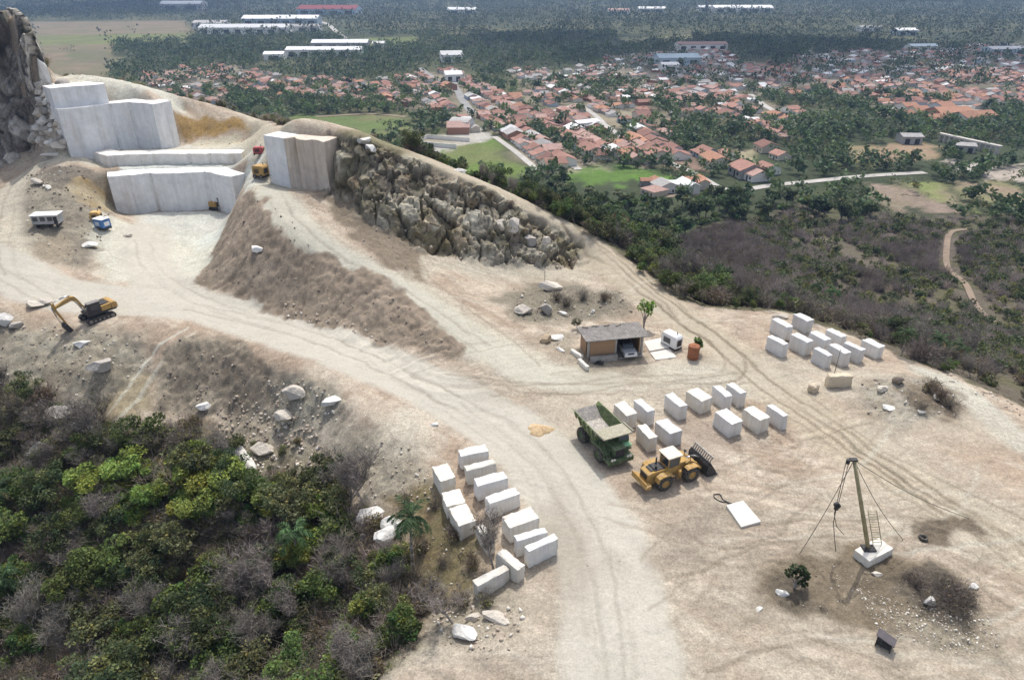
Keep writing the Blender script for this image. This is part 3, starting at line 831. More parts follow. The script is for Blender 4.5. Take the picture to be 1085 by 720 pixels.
# ------------------------------------------------------------------ the grey cliff at the far left, a sheet of broken rock standing before the hill
def cliff(base, top, n, m_, depth=1.0):
    B = [np.array(p) for p in dens([at(*q) for q in base], .5)]; T = [np.array(p) for p in dens([at(*q) for q in top], .5)]
    def res(L, k):
        L = np.array(L); s = np.concatenate([[0], np.cumsum(np.linalg.norm(np.diff(L, axis=0), axis=1))]); t = np.linspace(0, s[-1], k)
        return np.stack([np.interp(t, s, L[:, i]) for i in range(3)], 1)
    B, T = res(B, n), res(T, n)
    f = np.linspace(-.12, 1, m_)[:, None, None]
    P = B[None] * (1 - f) + T[None] * f
    P[..., 1] -= depth * (1 + .8 * np.sin(np.clip(f[..., 0], 0, 1) * math.pi))
    bk = np.array([T + np.array([0, d_, -dz]) for d_, dz in [(.09 * k_, 12 * (k_ / 14) ** 2) for k_ in range(1, 15)]])
    P = np.concatenate([P, bk], 0)
    shp = P.shape[:2]; p = P.reshape(-1, 3)
    q = p + .5 * (np.stack([fbm3(p / 1.6 + 31 * s, 161 + s, 3) for s in (0, 1, 2)], 1) - .5)
    disp = (fbm3(p / 9, 169, 3) - .5) * 2.5; tone = 0
    for k, (sc_, am) in enumerate(((3.6, 1.0), (1.5, .5), (.6, .2))):
        v_, o_, e_ = cells(q / sc_ * np.array([1., 1., .7]), 171 + 10 * k)
        disp = disp + am * 1.5 * (.9 * v_ + .75 * o_ - .5 * smooth(.12, 0, e_)); tone = tone + am * o_
    p = p + np.stack([.35 * disp, -disp, .3 * disp], 1)
    tone = smooth(-.6, .8, tone + 1.5 * (fbm3(p / np.array([1.3, 1.3, 1.7]), 181, 4, .6) - .5))[:, None]
    c = np.array([.19,.17,.15]) * (1 - tone) + np.array([.52,.49,.44]) * tone
    dm = smooth(.48, .64, fbm3(p / np.array([4., 4., 6.]), 187, 4, .6))[:, None] * .6
    c = c * (1 - dm) + np.array([.085,.078,.07]) * dm
    wd = smooth(.52, .66, fbm3(p / 3.2, 185, 4, .65))[:, None] * .5 * np.repeat(np.linspace(0, 1, shp[0]) ** 2, shp[1])[:, None]
    c = c * (1 - wd) + np.array([.11,.115,.05]) * wd
    r_ = (np.arange(shp[0] - 1)[:, None] * shp[1] + np.arange(shp[1] - 1)[None]).ravel()
    Fc = np.stack([r_, r_ + 1, r_ + 1 + shp[1], r_ + shp[1]], 1)
    o = mesh_np('cliff', p, Fc, soil_mat('cliff_rock', 1.0, .6), False, {'col': c}); tag(o, kind='structure'); return o
cliff([(-90,168,12),(0,163,12),(30,158,12.2),(46,152,12.6),(52,128,17.5),(50,104,22),(47,84,25.2)], [(-90,5,39.6),(-40,8,39.1),(0,11,38.5),(16,8,38.6),(28,18,37.4),(36,36,34.4),(40,58,30.4),(44,76,26.6)], 190, 110, 2.2)
# ------------------------------------------------------------------ the plain: one sheet to the horizon
tt = np.linspace(-1.7, 1.7, 560)
yy = np.concatenate([np.linspace(-60, 55, 20), np.geomspace(58, 14000, 620)])
TX, YY = np.meshgrid(tt, yy)
XX = TX * np.maximum(np.abs(YY), 60) * 1.0
px_, py_ = XX.ravel(), YY.ravel()
pz_ = plain_h(px_, py_)
pn = len(px_)
A1 = fbm2(px_ / 95, py_ / 95, 91, 5); A2 = fbm2(px_ / 22, py_ / 22, 93, 4); A3 = fbm2(px_ / 6, py_ / 6, 95, 3)
pc = np.empty((pn, 3))
t = smooth(.35, .65, A1)[:, None]
pc[:] = np.array([.05, .062, .032]) * (1 - t) + np.array([.095, .098, .05]) * t
pc *= (.75 + .5 * A2)[:, None]
pxw = px_ + 14 * (A2 - .5) * 2; pyw = py_ + 14 * (A3 - .5) * 2
FIELDS = [  # polygon in photo px, colour, second colour
 ([(590,179),(640,176),(705,180),(702,192),(650,195),(612,193)], (.105,.195,.035), (.09,.155,.035)),
 ([(450,156),(520,147),(545,168),(562,182),(520,192),(470,180)], (.115,.17,.04), (.14,.16,.06)),
 ([(300,123),(420,121),(442,133),(405,147),(330,137)], (.15,.155,.07), (.11,.15,.05)),
 ([(28,23),(195,22),(203,38),(120,40),(34,42)], (.19,.15,.10), (.15,.135,.08)),
 ([(40,38),(200,35),(200,45),(40,48)], (.15,.165,.06), (.13,.14,.06)),
 ([(60,52),(110,54),(150,70),(80,66)], (.14,.125,.08), (.12,.13,.06)),
 ([(365,41),(440,39),(445,48),(370,49)], (.125,.155,.05), (.13,.14,.06)),
 ([(655,40),(735,37),(735,44),(660,46)], (.21,.20,.12), (.15,.16,.08)),
 ([(470,37),(500,38),(495,43),(470,42)], (.12,.17,.05), (.13,.14,.06)),
 ([(888,155),(985,150),(995,168),(900,172)], (.27,.195,.13), (.21,.18,.10)),
 ([(1035,180),(1100,176),(1130,195),(1050,192)], (.44,.39,.33), (.36,.31,.26)),
 ([(1010,172),(1045,172),(1040,182),(1010,182)], (.47,.44,.40), (.36,.31,.26)),
 ([(748,162),(805,159),(803,172),(752,172)], (.33,.28,.19), (.24,.22,.13)),
 ([(705,165),(745,160),(745,180),(715,180)], (.22,.15,.115), (.18,.13,.1)),
 ([(620,120),(670,118),(680,130),(640,134)], (.22,.19,.12), (.13,.16,.06)),
 ([(830,252),(885,250),(935,275),(905,282),(850,265)], (.15,.21,.05), (.17,.16,.08)),
 ([(955,193),(1000,195),(1040,222),(985,215)], (.17,.20,.07), (.22,.18,.12)),
 ([(905,195),(960,200),(1010,225),(935,220)], (.23,.18,.14), (.18,.16,.10)),
 ([(1000,190),(1090,195),(1090,220),(1040,215)], (.26,.20,.14), (.20,.19,.10)),
 ([(890,265),(950,280),(960,292),(910,288)], (.34,.28,.21), (.26,.20,.16)),
 ([(935,118),(1040,112),(1050,130),(960,128)], (.40,.34,.27), (.26,.22,.16)),
 ([(440,152),(500,135),(520,145),(480,160),(445,162)], (.40,.38,.34), (.3,.27,.2)),
]
for poly, c1, c2 in FIELDS:
    q = hits(poly)
    d, _, _ = seg_dist(pxw, pyw, q, True)
    s = np.where(in_poly(pxw, pyw, q), d, -d)
    wt = smooth(-3, 3, s)[:, None]
    k = smooth(.35, .65, A2)[:, None]
    pc = pc * (1 - wt) + (np.array(c1) * (1 - k) + np.array(c2) * k) * wt
SCRUBP = [(700,255),(780,235),(850,215),(930,225),(1000,230),(1110,225),(1200,330),(1200,470),(1085,440),(960,390),(830,335),(720,315)]
q = hits([(u, v) for u, v in SCRUBP[:6]]) + [(400, 180), (400, 40), (150, 40), (80, 100)]
d, _, _ = seg_dist(pxw, pyw, q, True)
s = np.where(in_poly(pxw, pyw, q), d, -d)
wt = smooth(-5, 5, s) * .85
sc_ = np.array([.12,.098,.08]) * (1 - smooth(.4, .6, A2)[:, None]) + np.array([.10,.095,.055]) * smooth(.4, .6, A2)[:, None]
inf = np.zeros(pn, bool)
for poly, _, _ in FIELDS[15:20]: inf |= in_poly(pxw, pyw, hits(poly))
wt = np.where(inf, 0, wt)[:, None]
pc = pc * (1 - wt) + sc_ * wt
# bare earth under the town
TOWN = [  # polygon, share of plots built, group phrase
 ([(530,140),(545,134),(640,165),(648,178),(600,184),(575,182)], .0, ''),
 ([(392,86),(480,74),(506,85),(545,110),(565,138),(520,140),(470,120),(415,112)], .78, 'town centre'),
 ([(148,76),(250,69),(300,84),(362,94),(362,108),(240,100),(165,95)], .55, 'left end of town'),
 ([(540,104),(640,104),(664,130),(650,136),(600,140),(548,133)], .7, 'middle of town'),
 ([(635,136),(700,128),(724,168),(690,180),(652,165)], .6, 'foot of town'),
 ([(640,60),(760,50),(800,70),(790,98),(740,108),(660,108),(630,85)], .34, 'shaded middle distance'),
 ([(705,96),(800,102),(852,122),(838,150),(795,142),(745,122)], .58, 'palm quarter'),
 ([(850,86),(1000,76),(1095,76),(1095,112),(1000,118),(930,114),(870,102)], .66, 'right end of town'),
 ([(840,58),(1095,45),(1095,78),(850,88)], .26, 'far right of town'),
 ([(640,98),(722,97),(748,126),(702,134),(650,128)], .42, 'middle of town'),
 ([(786,66),(852,68),(862,104),(800,100)], .36, 'gap by the palms'),
 ([(300,84),(392,86),(415,110),(362,108)], .4, 'left end of town'),
 ([(540,75),(640,72),(640,102),(560,104)], .38, 'upper town'),
]
for poly, dn, nm in TOWN:
    q = hits(poly)
    d, _, _ = seg_dist(pxw, pyw, q, True)
    s = np.where(in_poly(pxw, pyw, q), d, -d)
    wt = (smooth(-6, 6, s) * .7)[:, None] * (.4 + .6 * smooth(.3, .6, A2)[:, None])
    pc = pc * (1 - wt) + np.array([.30,.25,.195]) * wt
ri = (np.arange(len(yy) - 1)[:, None] * len(tt) + np.arange(len(tt) - 1)[None, :]).ravel()
PF = np.stack([ri, ri + 1, ri + 1 + len(tt), ri + len(tt)], 1)
soil2 = soil_mat('plain_soil', .25, .3)
plain = mesh_np('plain', np.stack([px_, py_, pz_], 1), PF, soil2, True, {'col': np.clip(pc, 0, .8)})
tag(plain, kind='structure')

# roads and tracks on the plain, as thin sheets a hand above it
road_m = mat('road_gravel', (.40,.38,.345), .9, var=.15, scale=.15)
tar_m = mat('road_tarmac', (.25,.245,.235), .9, var=.15, scale=.15)
path_m = mat('path_earth', (.24,.185,.135), .95, var=.2, scale=.2)
def plain_road(px, width, m, name='road', lift=.22):
    q = spline([tuple(p[:2]) for p in (hit(u, v) for u, v in px)], 14)
    Vr = []; 
    for i, p in enumerate(q):
        a = q[max(i - 1, 0)]; b = q[min(i + 1, len(q) - 1)]
        t = (b - a)[:2]; t = t / max(np.linalg.norm(t), 1e-6)
        for s in (-1, -.33, .33, 1):
            x, y = p[0] - t[1] * s * width / 2, p[1] + t[0] * s * width / 2
            Vr.append((x, y, gz(x, y) + lift))
    Fr = [(4 * i + k, 4 * i + k + 1, 4 * i + k + 5, 4 * i + k + 4) for i in range(len(q) - 1) for k in range(3)]
    o = mesh_np(name, Vr, Fr, m, True); tag(o, kind='structure'); return o
ROADS = [
 ([(524,145),(545,160),(562,174),(572,181)], 3.6, road_m), ([(576,155),(595,167),(613,180)], 4.2, road_m),
 ([(712,174),(735,184),(758,197),(777,204)], 4.5, road_m), ([(777,204),(815,197),(855,193),(915,187),(980,183)], 4.5, road_m),
 ([(675,212),(710,208),(740,206)], 3.5, path_m), ([(478,86),(484,95),(490,106),(500,120)], 6, tar_m), ([(445,72),(462,84),(478,90),(498,80)], 5, tar_m),
 ([(612,110),(630,122),(640,132)], 4, road_m), ([(640,132),(660,145),(690,160),(712,174)], 4, road_m),
 ([(318,18),(345,25),(358,35),(366,42),(358,47)], 8, road_m), ([(930,116),(980,114),(1060,112)], 6, road_m),
 ([(795,100),(815,115),(850,130)], 5, road_m), ([(335,124),(390,121),(430,124)], 4, path_m),
 ([(540,108),(580,118),(612,110)], 4, road_m),
]
for r in ROADS: plain_road(*r)
for pth in ([(1030,243),(1008,246),(1003,262),(1005,285),(1022,300),(1035,325),(1060,345),(1085,350)],):
    plain_road(pth, 1.9, path_m, 'path')
# ------------------------------------------------------------------ sawn marble faces of the quarry
def marble(name, base=(.88,.88,.87), stain=(.45,.36,.25), stain_amt=.5, joints=True, bump=.12):
    m, nt, b = new_mat(name); N = nt.nodes; L = nt.links
    tc = N.new('ShaderNodeTexCoord')
    mp = N.new('ShaderNodeMapping'); mp.inputs['Scale'].default_value = (1, 1, .09); L.new(tc.outputs['Object'], mp.inputs[0])
    n1 = N.new('ShaderNodeTexNoise'); n1.inputs['Scale'].default_value = .9; n1.inputs['Detail'].default_value = 8; n1.inputs['Roughness'].default_value = .7
    L.new(mp.outputs[0], n1.inputs['Vector'])
    n2 = N.new('ShaderNodeTexNoise'); n2.inputs['Scale'].default_value = .8; n2.inputs['Detail'].default_value = 8; n2.inputs['Roughness'].default_value = .65
    L.new(tc.outputs['Object'], n2.inputs['Vector'])
    r1 = N.new('ShaderNodeMapRange'); r1.inputs[1].default_value = .3; r1.inputs[2].default_value = .72; r1.inputs[3].default_value = 1.05; r1.inputs[4].default_value = .83
    L.new(n1.outputs['Fac'], r1.inputs[0])
    r2 = N.new('ShaderNodeMapRange'); r2.inputs[1].default_value = .3; r2.inputs[2].default_value = .7; r2.inputs[3].default_value = .88; r2.inputs[4].default_value = 1.1
    L.new(n2.outputs['Fac'], r2.inputs[0])
    x1 = N.new('ShaderNodeMix'); x1.data_type = 'RGBA'; x1.blend_type = 'MULTIPLY'; x1.inputs[0].default_value = 1; x1.inputs[6].default_value = (*base, 1)
    L.new(r1.outputs[0], x1.inputs[7])
    x2 = N.new('ShaderNodeMix'); x2.data_type = 'RGBA'; x2.blend_type = 'MULTIPLY'; x2.inputs[0].default_value = 1
    L.new(x1.outputs[2], x2.inputs[6]); L.new(r2.outputs[0], x2.inputs[7])
    # rust coloured runs
    mp3 = N.new('ShaderNodeMapping'); mp3.inputs['Scale'].default_value = (1, 1, .16); mp3.inputs['Location'].default_value = (31, 7, 3); L.new(tc.outputs['Object'], mp3.inputs[0])
    n3 = N.new('ShaderNodeTexNoise'); n3.inputs['Scale'].default_value = .45; n3.inputs['Detail'].default_value = 9; n3.inputs['Roughness'].default_value = .75
    L.new(mp3.outputs[0], n3.inputs['Vector'])
    r3 = N.new('ShaderNodeMapRange'); r3.inputs[1].default_value = .52; r3.inputs[2].default_value = .74; r3.inputs[4].default_value = stain_amt
    L.new(n3.outputs['Fac'], r3.inputs[0])
    x3 = N.new('ShaderNodeMix'); x3.data_type = 'RGBA'; L.new(r3.outputs[0], x3.inputs[0]); L.new(x2.outputs[2], x3.inputs[6]); x3.inputs[7].default_value = (*stain, 1)
    oi = N.new('ShaderNodeObjectInfo'); ro = N.new('ShaderNodeMapRange'); ro.inputs[3].default_value = .86; ro.inputs[4].default_value = 1.06; L.new(oi.outputs['Random'], ro.inputs[0])
    x4 = N.new('ShaderNodeMix'); x4.data_type = 'RGBA'; x4.blend_type = 'MULTIPLY'; x4.inputs[0].default_value = 1; L.new(x3.outputs[2], x4.inputs[6]); L.new(ro.outputs[0], x4.inputs[7])
    L.new(x4.outputs[2], b.inputs['Base Color']); b.inputs['Roughness'].default_value = .8; b.inputs['Specular IOR Level'].default_value = .2
    n4 = N.new('ShaderNodeTexNoise'); n4.inputs['Scale'].default_value = 2.5; n4.inputs['Detail'].default_value = 8
    L.new(mp.outputs[0], n4.inputs['Vector'])
    bp = N.new('ShaderNodeBump'); bp.inputs['Strength'].default_value = bump; bp.inputs['Distance'].default_value = .3
    L.new(n4.outputs['Fac'], bp.inputs['Height']); L.new(bp.outputs[0], b.inputs['Normal'])
    return m
face_m = marble('marble_face')
warm_m = marble('marble_face_warm', (.82,.79,.73), (.48,.37,.25), .7)
def bench(foot, ztop, back=5.0, zlow=None, m=face_m, seed=0, wob=.18, crack=4.6, top_var=.12, zig=.75):
    """a sawn bench: front follows foot (world points left to right), vertical face made of panels between joints"""
    rs = random.Random(seed)
    P = dens([np.array(p, float) for p in foot], .45)
    n = len(P)
    # offset panels: every few metres the face steps a little and a narrow joint is left open
    off = np.zeros(n); s = 0; cur = 0; nxt = rs.uniform(crack * .6, crack * 1.4); tl = rs.choice((-1, 1)) * zig; ln = nxt
    joint = np.zeros(n, bool)
    for i in range(1, n):
        s += np.linalg.norm(P[i][:2] - P[i - 1][:2])
        if s > nxt:
            s = 0; nxt = rs.uniform(crack * .6, crack * 1.4); cur = np.clip(off[i - 1] + rs.uniform(-wob, wob) * .5, -.6, .6); tl = -tl; joint[i] = True; ln = nxt
        off[i] = cur + tl * (s / ln)
    nr = []
    for i in range(n):
        a = P[max(i - 2, 0)]; b = P[min(i + 2, n - 1)]
        t = (b - a)[:2] / max(np.linalg.norm((b - a)[:2]), 1e-6); nr.append(np.array([-t[1], t[0]]))
    rows = 9
    Vb = []; 
    for r in range(rows + 1):
        for i in range(n):
            z0 = (zlow if zlow is not None else P[i][2] - 3.0)
            f = r / rows; z = z0 + (ztop - z0) * f
            if r == rows: z += (vnoise2(np.array([P[i][0] / 1.5]), np.array([P[i][1] / 1.5]), 5)[0] - .5) * top_var
            o = off[i] + (.34 if joint[i] else 0) + (vnoise2(np.array([P[i][0] * .6 + z]), np.array([z * .5 + i * .05]), seed)[0] - .5) * .05
            Vb.append((P[i][0] + nr[i][0] * o, P[i][1] + nr[i][1] * o, z))
    for i in range(n):
        b_ = min(back, 9)
        Vb.append((P[i][0] + nr[i][0] * b_, P[i][1] + nr[i][1] * b_, ztop + .02))
    for i in range(n):
        Vb.append((P[i][0] + nr[i][0] * min(back, 9), P[i][1] + nr[i][1] * min(back, 9), (zlow if zlow is not None else P[i][2] - 3.0)))
    Fb = []
    for r in range(rows + 2):
        for i in range(n - 1):
            a = r * n + i; Fb.append((a, a + 1, a + 1 + n, a + n))
    for i in (0, n - 1):
        ring = [r * n + i for r in range(rows + 3)]
        for k in range(1, len(ring) - 1):
            Fb.append((ring[0], ring[k], ring[k + 1], ring[k + 1]))
    quads = [f for f in Fb if f[2] != f[3]]; tris = [f[:3] for f in Fb if f[2] == f[3]]
    mb = MB(); mb.v = [tuple(v) for v in Vb]; mb.f = [list(f) for f in quads + tris]; mb.sm = [False] * len(mb.f)
    o = mb.build('quarry_bench', m)
    tag(o, kind='structure')
    return o
wl, wh, wc = WALLS['low'], WALLS['high'], WALLS['cut']
bench(wl['foot'], wl['z1'], 6.5, seed=1)
bench(wh['foot'], wh['z1'], 5.0, seed=2)
bench(wc['foot'][:2], wc['z1'], 4.5, seed=4, zig=.1, crack=9)
brown_m = marble('stone_face_brown', (.60,.52,.43), (.33,.245,.165), .85, bump=.5)
bench(wc['foot'][1:], wc['z1'], 4.4, seed=8, m=brown_m, zig=.4, wob=.4, crack=2.2, top_var=.5)
# low beam of stone left standing behind the lower face
bm_foot = [at(u, v, 10.1) for u, v in ((102,173.5),(116,177.5),(160,175.5),(200,175.5),(257,175))]
bench(bm_foot, 12.5, 3.6, seed=5, m=warm_m, wob=.1, crack=6, zig=.12)
# top block on the upper left
_f = wh['foot']; _n = wh['nrm']
def _along(i, f, b): 
    p = _f[i] * (1 - f) + _f[i + 1] * f; return np.array([p[0] + _n[i][0] * b, p[1] + _n[i][1] * b, 21.1])
tb_foot = [_along(0, .05, 1.6), _along(1, .0, 1.6), _along(1, .56, 1.6), _along(1, .54, 4.0)]
bench(tb_foot, 25.0, 5.0, seed=6, crack=9)
# ------------------------------------------------------------------ vegetation
def leaf_mat(name, trans=.35, lo=1.05, hi=1.85):
    m, nt, b = new_mat(name); N = nt.nodes; L = nt.links
    vc = N.new('ShaderNodeVertexColor'); vc.layer_name = 'col'
    oi = N.new('ShaderNodeObjectInfo')
    mr = N.new('ShaderNodeMapRange'); mr.inputs[3].default_value = lo; mr.inputs[4].default_value = hi
    L.new(oi.outputs['Random'], mr.inputs[0])
    x = N.new('ShaderNodeMix'); x.data_type = 'RGBA'; x.blend_type = 'MULTIPLY'; x.inputs[0].default_value = 1
    L.new(vc.outputs[0], x.inputs[6]); L.new(mr.outputs[0], x.inputs[7])
    hs = N.new('ShaderNodeHueSaturation')
    m2 = N.new('ShaderNodeMath'); m2.operation = 'MULTIPLY_ADD'; m2.inputs[1].default_value = 7.31; m2.inputs[2].default_value = .13
    m3 = N.new('ShaderNodeMath'); m3.operation = 'FRACT'
    m4 = N.new('ShaderNodeMapRange'); m4.inputs[3].default_value = .475; m4.inputs[4].default_value = .52
    L.new(oi.outputs['Random'], m2.inputs[0]); L.new(m2.outputs[0], m3.inputs[0]); L.new(m3.outputs[0], m4.inputs[0]); L.new(m4.outputs[0], hs.inputs['Hue'])
    L.new(x.outputs[2], hs.inputs['Color'])
    L.new(hs.outputs[0], b.inputs['Base Color']); b.inputs['Roughness'].default_value = .6; b.inputs['Specular IOR Level'].default_value = .25
    if trans:
        tr = N.new('ShaderNodeBsdfTranslucent'); L.new(hs.outputs[0], tr.inputs['Color'])
        ms = N.new('ShaderNodeMixShader'); ms.inputs[0].default_value = trans
        L.new(b.outputs[0], ms.inputs[1]); L.new(tr.outputs[0], ms.inputs[2]); L.new(ms.outputs[0], N['Material Output'].inputs[0])
    return m
LEAF = leaf_mat('leaves'); TWIG = leaf_mat('bare_twigs', 0, .75, 1.2)
BARK = mat('bark', (.17,.135,.105), .9, var=.35, scale=4, bump=.5, bscale=12)
BARKG = mat('bark_grey', (.30,.265,.235), .9, var=.35, scale=4, bump=.5, bscale=12)

def leaf_cards(C, size, col, rng, up=.35, cvar=.35, aspect=1.6):
    """C (n,3) centres -> quads; col (3,) or (n,3)"""
    n = len(C)
    nr = rng.normal(size=(n, 3)); nr[:, 2] = np.abs(nr[:, 2]) + up; nr /= np.linalg.norm(nr, axis=1)[:, None]
    a = np.cross(nr, rng.normal(size=(n, 3))); a /= np.linalg.norm(a, axis=1)[:, None] + 1e-9
    b = np.cross(nr, a)
    s = (size * rng.uniform(.6, 1.35, n))[:, None]
    a = a * s * aspect / 2; b = b * s / 2
    # kite shaped leaf clump
    V = np.stack([C - a, C - b * .9 + a * .1, C + a, C + b * .9 + a * .1], 1).reshape(-1, 3)
    F = np.arange(4 * n).reshape(n, 4)
    c = np.ones((n, 3)) * np.array(col) * (1 + cvar * rng.uniform(-1, 1, n))[:, None]
    # some leaves yellowish
    yl = rng.uniform(size=n) < .12
    c[yl] = c[yl] * np.array([1.5, 1.25, .8])
    return V, F, np.repeat(np.clip(c, 0.003, 1), 4, 0)

def ribbons(P0, P1, w0, w1, col, rng, cvar=.3):
    n = len(P0)
    d = P1 - P0; s = np.cross(d, rng.normal(size=(n, 3))); s /= np.linalg.norm(s, axis=1)[:, None] + 1e-9
    w0 = np.asarray(w0).reshape(-1, 1) * np.ones((n, 1)); w1 = np.asarray(w1).reshape(-1, 1) * np.ones((n, 1))
    V = np.stack([P0 - s * w0 / 2, P0 + s * w0 / 2, P1 + s * w1 / 2, P1 - s * w1 / 2], 1).reshape(-1, 3)
    F = np.arange(4 * n).reshape(n, 4)
    c = np.ones((n, 3)) * np.array(col) * (1 + cvar * rng.uniform(-1, 1, n))[:, None]
    return V, F, np.repeat(np.clip(c, .003, 1), 4, 0)

def join(parts):
    Vs, Fs, Cs = [], [], []; o = 0
    for V, F, c in parts:
        Vs.append(V); Fs.append(F + o); Cs.append(c); o += len(V)
    return np.concatenate(Vs), np.concatenate(Fs), np.concatenate(Cs)

def skeleton(h, spread, rng, levels=3, nb=(5, 4, 4), trunk_frac=.35, lean=.1, upward=.6):
    """returns list per level of (P0,P1,r0,r1)"""
    out = []
    base = np.zeros(3); top = np.array([rng.normal() * lean * h, rng.normal() * lean * h, h * trunk_frac])
    segs = [(base, top)]
    cur = []
    lv = [(base, top)]
    tips = []
    # leader continues
    length = h * (1 - trunk_frac) * .62
    starts = [(top, (top - base) / np.linalg.norm(top - base), length)]
    res = [(np.array([base]), np.array([top]))]
    for l in range(levels):
        P0, P1, nxt = [], [], []
        for p, d, Ln in starts:
            for k in range(nb[l]):
                th = 2 * math.pi * (k + rng.uniform(0, .8)) / nb[l]
                side = np.array([math.cos(th), math.sin(th), 0]) * spread
                v = d * (.55 + .4 * rng.uniform()) + side * rng.uniform(.5, 1.1) + np.array([0, 0, upward * .4])
                v /= np.linalg.norm(v)
                s = p - d * Ln * .35 * rng.uniform(0, 1) if l else p - np.array([0, 0, h * trunk_frac * .3 * rng.uniform()])
                L2 = Ln * rng.uniform(.6, 1.1)
                mid = s + v * L2 * .5 + rng.normal(size=3) * L2 * .06
                e = mid + (v + np.array([0, 0, .12])) * L2 * .5 + rng.normal(size=3) * L2 * .07
                P0 += [s, mid]; P1 += [mid, e]
                nxt.append((e, v, L2 * .62))
                nxt.append((mid, v, L2 * .5)) if l < levels - 1 else None
        res.append((np.array(P0), np.array(P1)))
        starts = nxt
    return res, [q[0] for q in starts]

def trunk_mesh(res, r0, levels=2):
    mb = MB()
    p, q = res[0]
    mb.cyl(p[0] - np.array([0, 0, .4]), q[0], r0, r0 * .7, 7, False)
    for l in range(1, levels):
        P0, P1 = res[l]
        r = r0 * (.52 if l == 1 else .28)
        for i in range(len(P0)):
            mb.cyl(P0[i], P1[i], r if i % 2 == 0 else r * .7, r * .7 if i % 2 == 0 else r * .4, 5, False)
    return mb

def proto(name, trunk=None, bark=None, crown=None, cmat=None):
    root = bpy.data.objects.new(name, None)
    if trunk is not None: trunk.build('trunk', bark, root)
    V, F, c = crown
    mesh_np('crown', V, F, cmat, False, {'col': c}, root)
    for ch in root.children:                       # prototypes only lend their meshes; unlink
        COL.objects.unlink(ch)
    return root

def leafy_proto(name, seed, h=6.0, spread=.9, n=1500, size=.34, col=(.06,.085,.025), clumps=16, flat=.7, cvar=.4, twigs=True, rx=None):
    rng = np.random.default_rng(seed)
    res, tips = skeleton(h, spread, rng, 2, (5, 4), .32)
    tips = np.array(tips)
    idx = rng.choice(len(tips), min(clumps, len(tips)), False)
    cl = tips[idx]
    cr = h * .16 * rng.uniform(.7, 1.5, len(cl))
    which = rng.integers(0, len(cl), n)
    dd = rng.normal(size=(n, 3)); dd /= np.linalg.norm(dd, axis=1)[:, None]
    rr = rng.uniform(.25, 1, n) ** .5
    C = cl[which] + dd * (cr[which] * rr)[:, None] * np.array([1, 1, flat])
    tone = rng.uniform(.65, 1.35, len(cl))
    colr = np.array(col)[None] * tone[which][:, None]
    colr = colr * (1 + np.array([.25, .05, -.1])[None] * rng.normal(size=(len(cl), 1))[which] * .5)
    parts = [leaf_cards(C, size, np.clip(colr, .004, 1), rng, cvar=cvar)]
    if twigs:
        P0, P1 = res[2]; parts.append(ribbons(P0, P1, .09, .05, (.12,.095,.075), rng))
    return proto(name, trunk_mesh(res, h * .028), BARK, join(parts), LEAF)

def bare_proto(name, seed, h=6.0, spread=.8, col=(.27,.235,.225), n_tw=5, w=.035, leaves=0, lcol=(.09,.09,.03), trunk=.3, up=.8):
    rng = np.random.default_rng(seed)
    res, tips = skeleton(h, spread, rng, 3, (4, 4, 4), trunk, upward=up)
    parts = []
    P0, P1 = res[2]; parts.append(ribbons(P0, P1, w * 2.2, w * 1.6, col, rng))
    P0, P1 = res[3]; parts.append(ribbons(P0, P1, w * 1.3, w, col, rng))
    tips = np.array(tips)
    T = np.repeat(tips, n_tw, 0); L = h * .13
    d = rng.normal(size=T.shape); d[:, 2] = np.abs(d[:, 2]) * .7 + up * .5; d /= np.linalg.norm(d, axis=1)[:, None]
    st_ = T - d * L * .25 * rng.uniform(0, 1, (len(T), 1))
    parts.append(ribbons(st_, T + d * L * rng.uniform(.5, 1.1, (len(T), 1)), w * .8, w * .45, np.array(col) * 1.1, rng))
    if leaves:
        k = rng.integers(0, len(T), leaves)
        parts.append(leaf_cards(T[k] + rng.normal(size=(leaves, 3)) * h * .04, .22, lcol, rng, cvar=.5))
    return proto(name, trunk_mesh(res, h * .022), BARKG, join(parts), TWIG)

def shrub_proto(name, seed, h=2.0, n=700, size=.24, col=(.07,.085,.03), twig=120, tcol=(.22,.185,.16), wide=.75):
    rng = np.random.default_rng(seed)
    k = 7
    cl = np.stack([rng.normal(size=k) * h * wide * .42, rng.normal(size=k) * h * wide * .42, rng.uniform(.35, .75, k) * h], 1)
    which = rng.integers(0, k, n)
    dd = rng.normal(size=(n, 3)); dd /= np.linalg.norm(dd, axis=1)[:, None]
    C = cl[which] + dd * (h * .33 * rng.uniform(.2, 1, n) ** .5)[:, None]
    C[:, 2] = np.maximum(C[:, 2], .08 * h)
    colr = np.array(col)[None] * rng.uniform(.6, 1.4, k)[which][:, None]
    parts = [leaf_cards(C, size, colr, rng, cvar=.45)] if n else []
    if twig:
        P0 = rng.normal(size=(twig, 3)) * .12 * h; P0[:, 2] = 0
        P1 = np.stack([rng.normal(size=twig) * h * wide * .55, rng.normal(size=twig) * h * wide * .55, rng.uniform(.4, 1.15, twig) * h], 1)
        M = (P0 + P1) / 2 + rng.normal(size=(twig, 3)) * h * .07
        parts += [ribbons(P0, M, .05, .035, tcol, rng), ribbons(M, P1, .035, .02, tcol, rng)]
        E = np.repeat(P1, 4, 0); M4 = np.repeat(M, 4, 0)
        S = M4 + (E - M4) * rng.uniform(.1, .9, (len(E), 1))
        parts.append(ribbons(S, S + (E - M4) * .35 + rng.normal(size=E.shape) * h * .16, .028, .016, np.array(tcol) * 1.08, rng))
    return proto(name, None, None, join(parts), LEAF if n > 3 * twig else TWIG)

